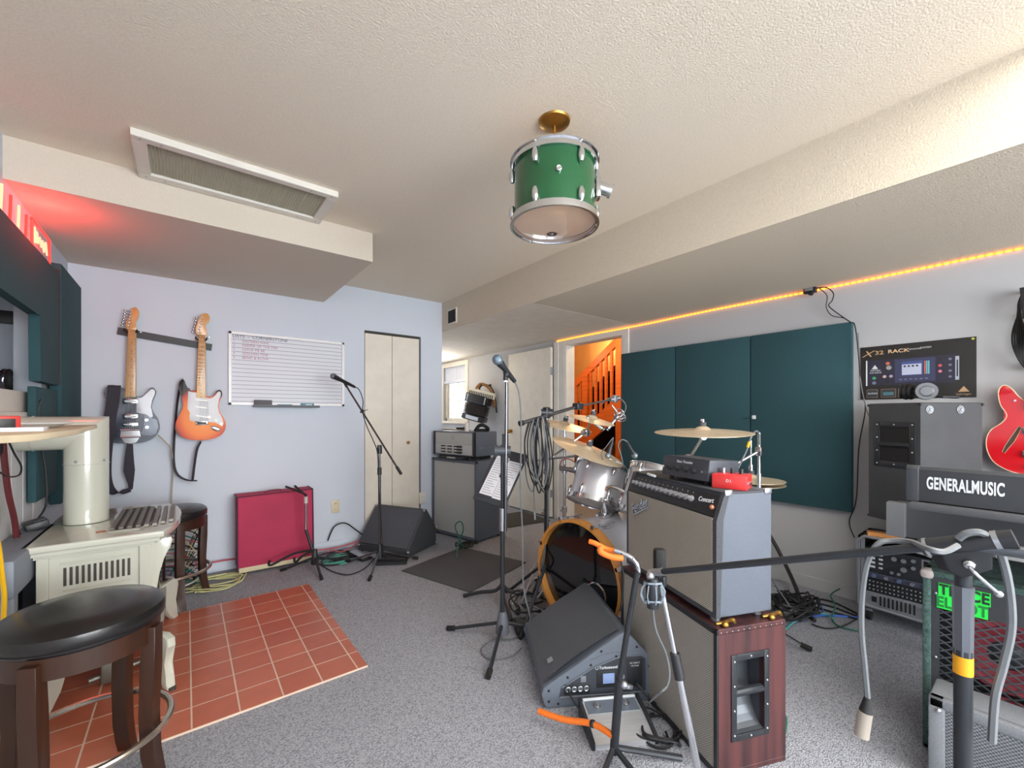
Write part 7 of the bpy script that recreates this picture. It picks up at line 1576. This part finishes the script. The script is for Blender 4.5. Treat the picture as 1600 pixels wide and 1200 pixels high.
cable([onZ(1222, 984, .008), onZ(1252, 966, .012), onZ(1280, 962, .008), onZ(1306, 962, .008), onZ(1340, 965, .008)], .006, M_blu, 'floor_cable', 'blue cable on the carpet by the hi-hat foot')
cable([onZ(1222, 988, .014), onZ(1248, 966, .016), onZ(1268, 958, .014), onZ(1292, 960, .014), onZ(1302, 968, .01)], .005, M_grn, 'floor_cable', 'sea green cable crossing the blue one by the hi-hat foot')
cable([onZ(1312, 920, .06), onZ(1298, 930, .05), onZ(1305, 946, .03), onZ(1300, 966, .01), onZ(1310, 978, .008), onZ(1335, 985, .008), onZ(1350, 986, .008)], .0045, M_gr2, 'floor_cable', 'green cable snaking down the front of the cable heap')
cable([onZ(1268, 975, .008), onZ(1292, 982, .008), onZ(1318, 978, .008), onZ(1340, 966, .008)], .004, M_cb, 'floor_cable', 'thin black cable curving on the carpet right of the hi-hat foot')
cable([onZ(1275, 940, .01), onZ(1284, 948, .012), onZ(1286, 958, .01)], .004, M_blu, 'floor_cable', 'short light blue lead standing at the cable heap front')
# behind the stools, left
tangle(5, 'floor_cable', 'pale yellow cable coiled on the carpet between the rear stool and the maroon cover', 'pale yellow cables', .12, 3.70, .22, .16, .005, (M_yel,), .02, 5)
tangle(8, 'floor_cable', 'coloured patch cable in the bundle behind the rear stool', 'patch cables behind the rear stool', -.08, 3.80, .16, .12, .005, (M_wc, M_rd2, M_gr2, M_cb, M_pur), .12, 8)
for k in range(16):
    y = .12 + k * .024; m = (M_gr2, M_wc, M_cb, M_yel, M_rd2)[k % 5]
    cable([(-.20, 3.95, y), (-.12, 3.91, y + .01), (-.02, 3.84 + (k % 3) * .03, y - .01), (.06 + (k % 4) * .015, 3.80, y - .05 - (k % 3) * .02), (.04, 3.86, max(.02, y - .14)), (-.05, 3.88, .015)], .0045, m, 'patch_cable', 'patch cable plugged in behind the rear stool', group='patch cables behind the rear stool')
th = T('patch_box', 'black stage box full of plugs behind the rear stool', 'stage box', (-.28, 3.93, 0)); MB(th).box((0, 0, .27), (.16, .12, .54), bev=.006).build('case', M_blk)
for k in range(12):
    for j in range(2): MB(th).cyl((.08, -.02 + j * .04, .08 + k * .037), (.095, -.02 + j * .04, .08 + k * .037), .010, seg=12).build('socket', M_sil)
cable([(-.15, 3.97, .12), (.1, 3.93, .10), (.3, 3.975, .08), (.6, 3.985, .02), (.88, 3.9, .05), (1.1, 3.92, .04), (1.3, 3.9, .08)], .007, M_rd2, 'floor_cable', 'dusty red cable running along the back wall behind the maroon cover')
tangle(3, 'floor_cable', 'sea green cable on the carpet in front of the wall outlet', 'sea green cables', 1.08, 3.68, .2, .14, .0042, (M_grn,), .015, 11)
tangle(4, 'floor_cable', 'black cable curling on the carpet between the guitar stand and the black wedge', 'black cables by the closet', 1.05, 3.72, .22, .14, .0048, (M_cb,), .03, 12)
cable([onZ(502, 868, .02), onZ(518, 860, .05), onZ(535, 862, .04), onZ(556, 850, .06), onZ(570, 842, .05)], .005, M_rd2, 'floor_cable', 'dusty red cable arching from the maroon cover to the black wedge')
cable([(1.0, 3.97, .10), (1.05, 3.95, .22), (1.14, 3.94, .24), (1.24, 3.93, .16), (1.34, 3.9, .06)], .006, M_cb, 'floor_cable', 'black cable standing in an arch below the almond outlet')
cable([onZ(500, 882, .006), onZ(520, 893, .006), onZ(545, 898, .006), onZ(570, 888, .006), onZ(585, 872, .006)], .0042, M_cb, 'floor_cable', 'black cable lying in a wide curve in front of the closet stand')
# green loop in front of the tall cabinet
cable([onZ(713, 872, .01), onD(716, 850, 3.72), onD(724, 828, 3.72), onD(720, 815, 3.75), onD(711, 822, 3.74), onD(718, 842, 3.72), onZ(724, 858, .01), onZ(712, 862, .01)], .006, M_gr2, 'floor_cable', 'green cable loop standing in front of the tall slate cabinet')
tangle(4, 'floor_cable', 'black cable bunched at the foot of the tall slate cabinet', 'black cables at the tall cabinet', 2.03, 3.33, .12, .09, .006, (M_cb,), .04, 14)
# by the drum
tangle(6, 'floor_cable', 'black and grey cable in the bundle at the foot of the drum boom stand', 'cables at the drum boom stand', 1.72, 1.98, .16, .16, .005, (M_cb, M_cg), .08, 15)
cable([onZ(800, 945, .02), onZ(822, 905, .08), onZ(838, 880, .14), onZ(845, 868, .2)], .005, M_wc, 'floor_cable', 'white cable slanting up beside the bass drum')
th = T('foot_pedal', 'small black effects pedal on the carpet left of the moulded wedge', 'pedal', onZ(816, 985, 0), -.5); MB(th).box((0, 0, .025), (.09, .13, .045), bev=.01).build('case', M_rub); MB(th).box((0, .01, .05), (.07, .08, .006), bev=.003).build('treadle', M_blkm)
# bottom centre
tangle(5, 'floor_cable', 'black cable on the carpet between the wedge and the plywood cabinet', 'cables between wedge and plywood cabinet', 1.44, .93, .10, .10, .005, (M_cb,), .03, 21)
cable([onZ(1218, 1110, .01), onZ(1228, 1122, .01), onZ(1226, 1145, .01), onZ(1215, 1160, .01)], .005, M_gr2, 'floor_cable', 'short green cable beside the bottom right corner of the plywood cabinet')
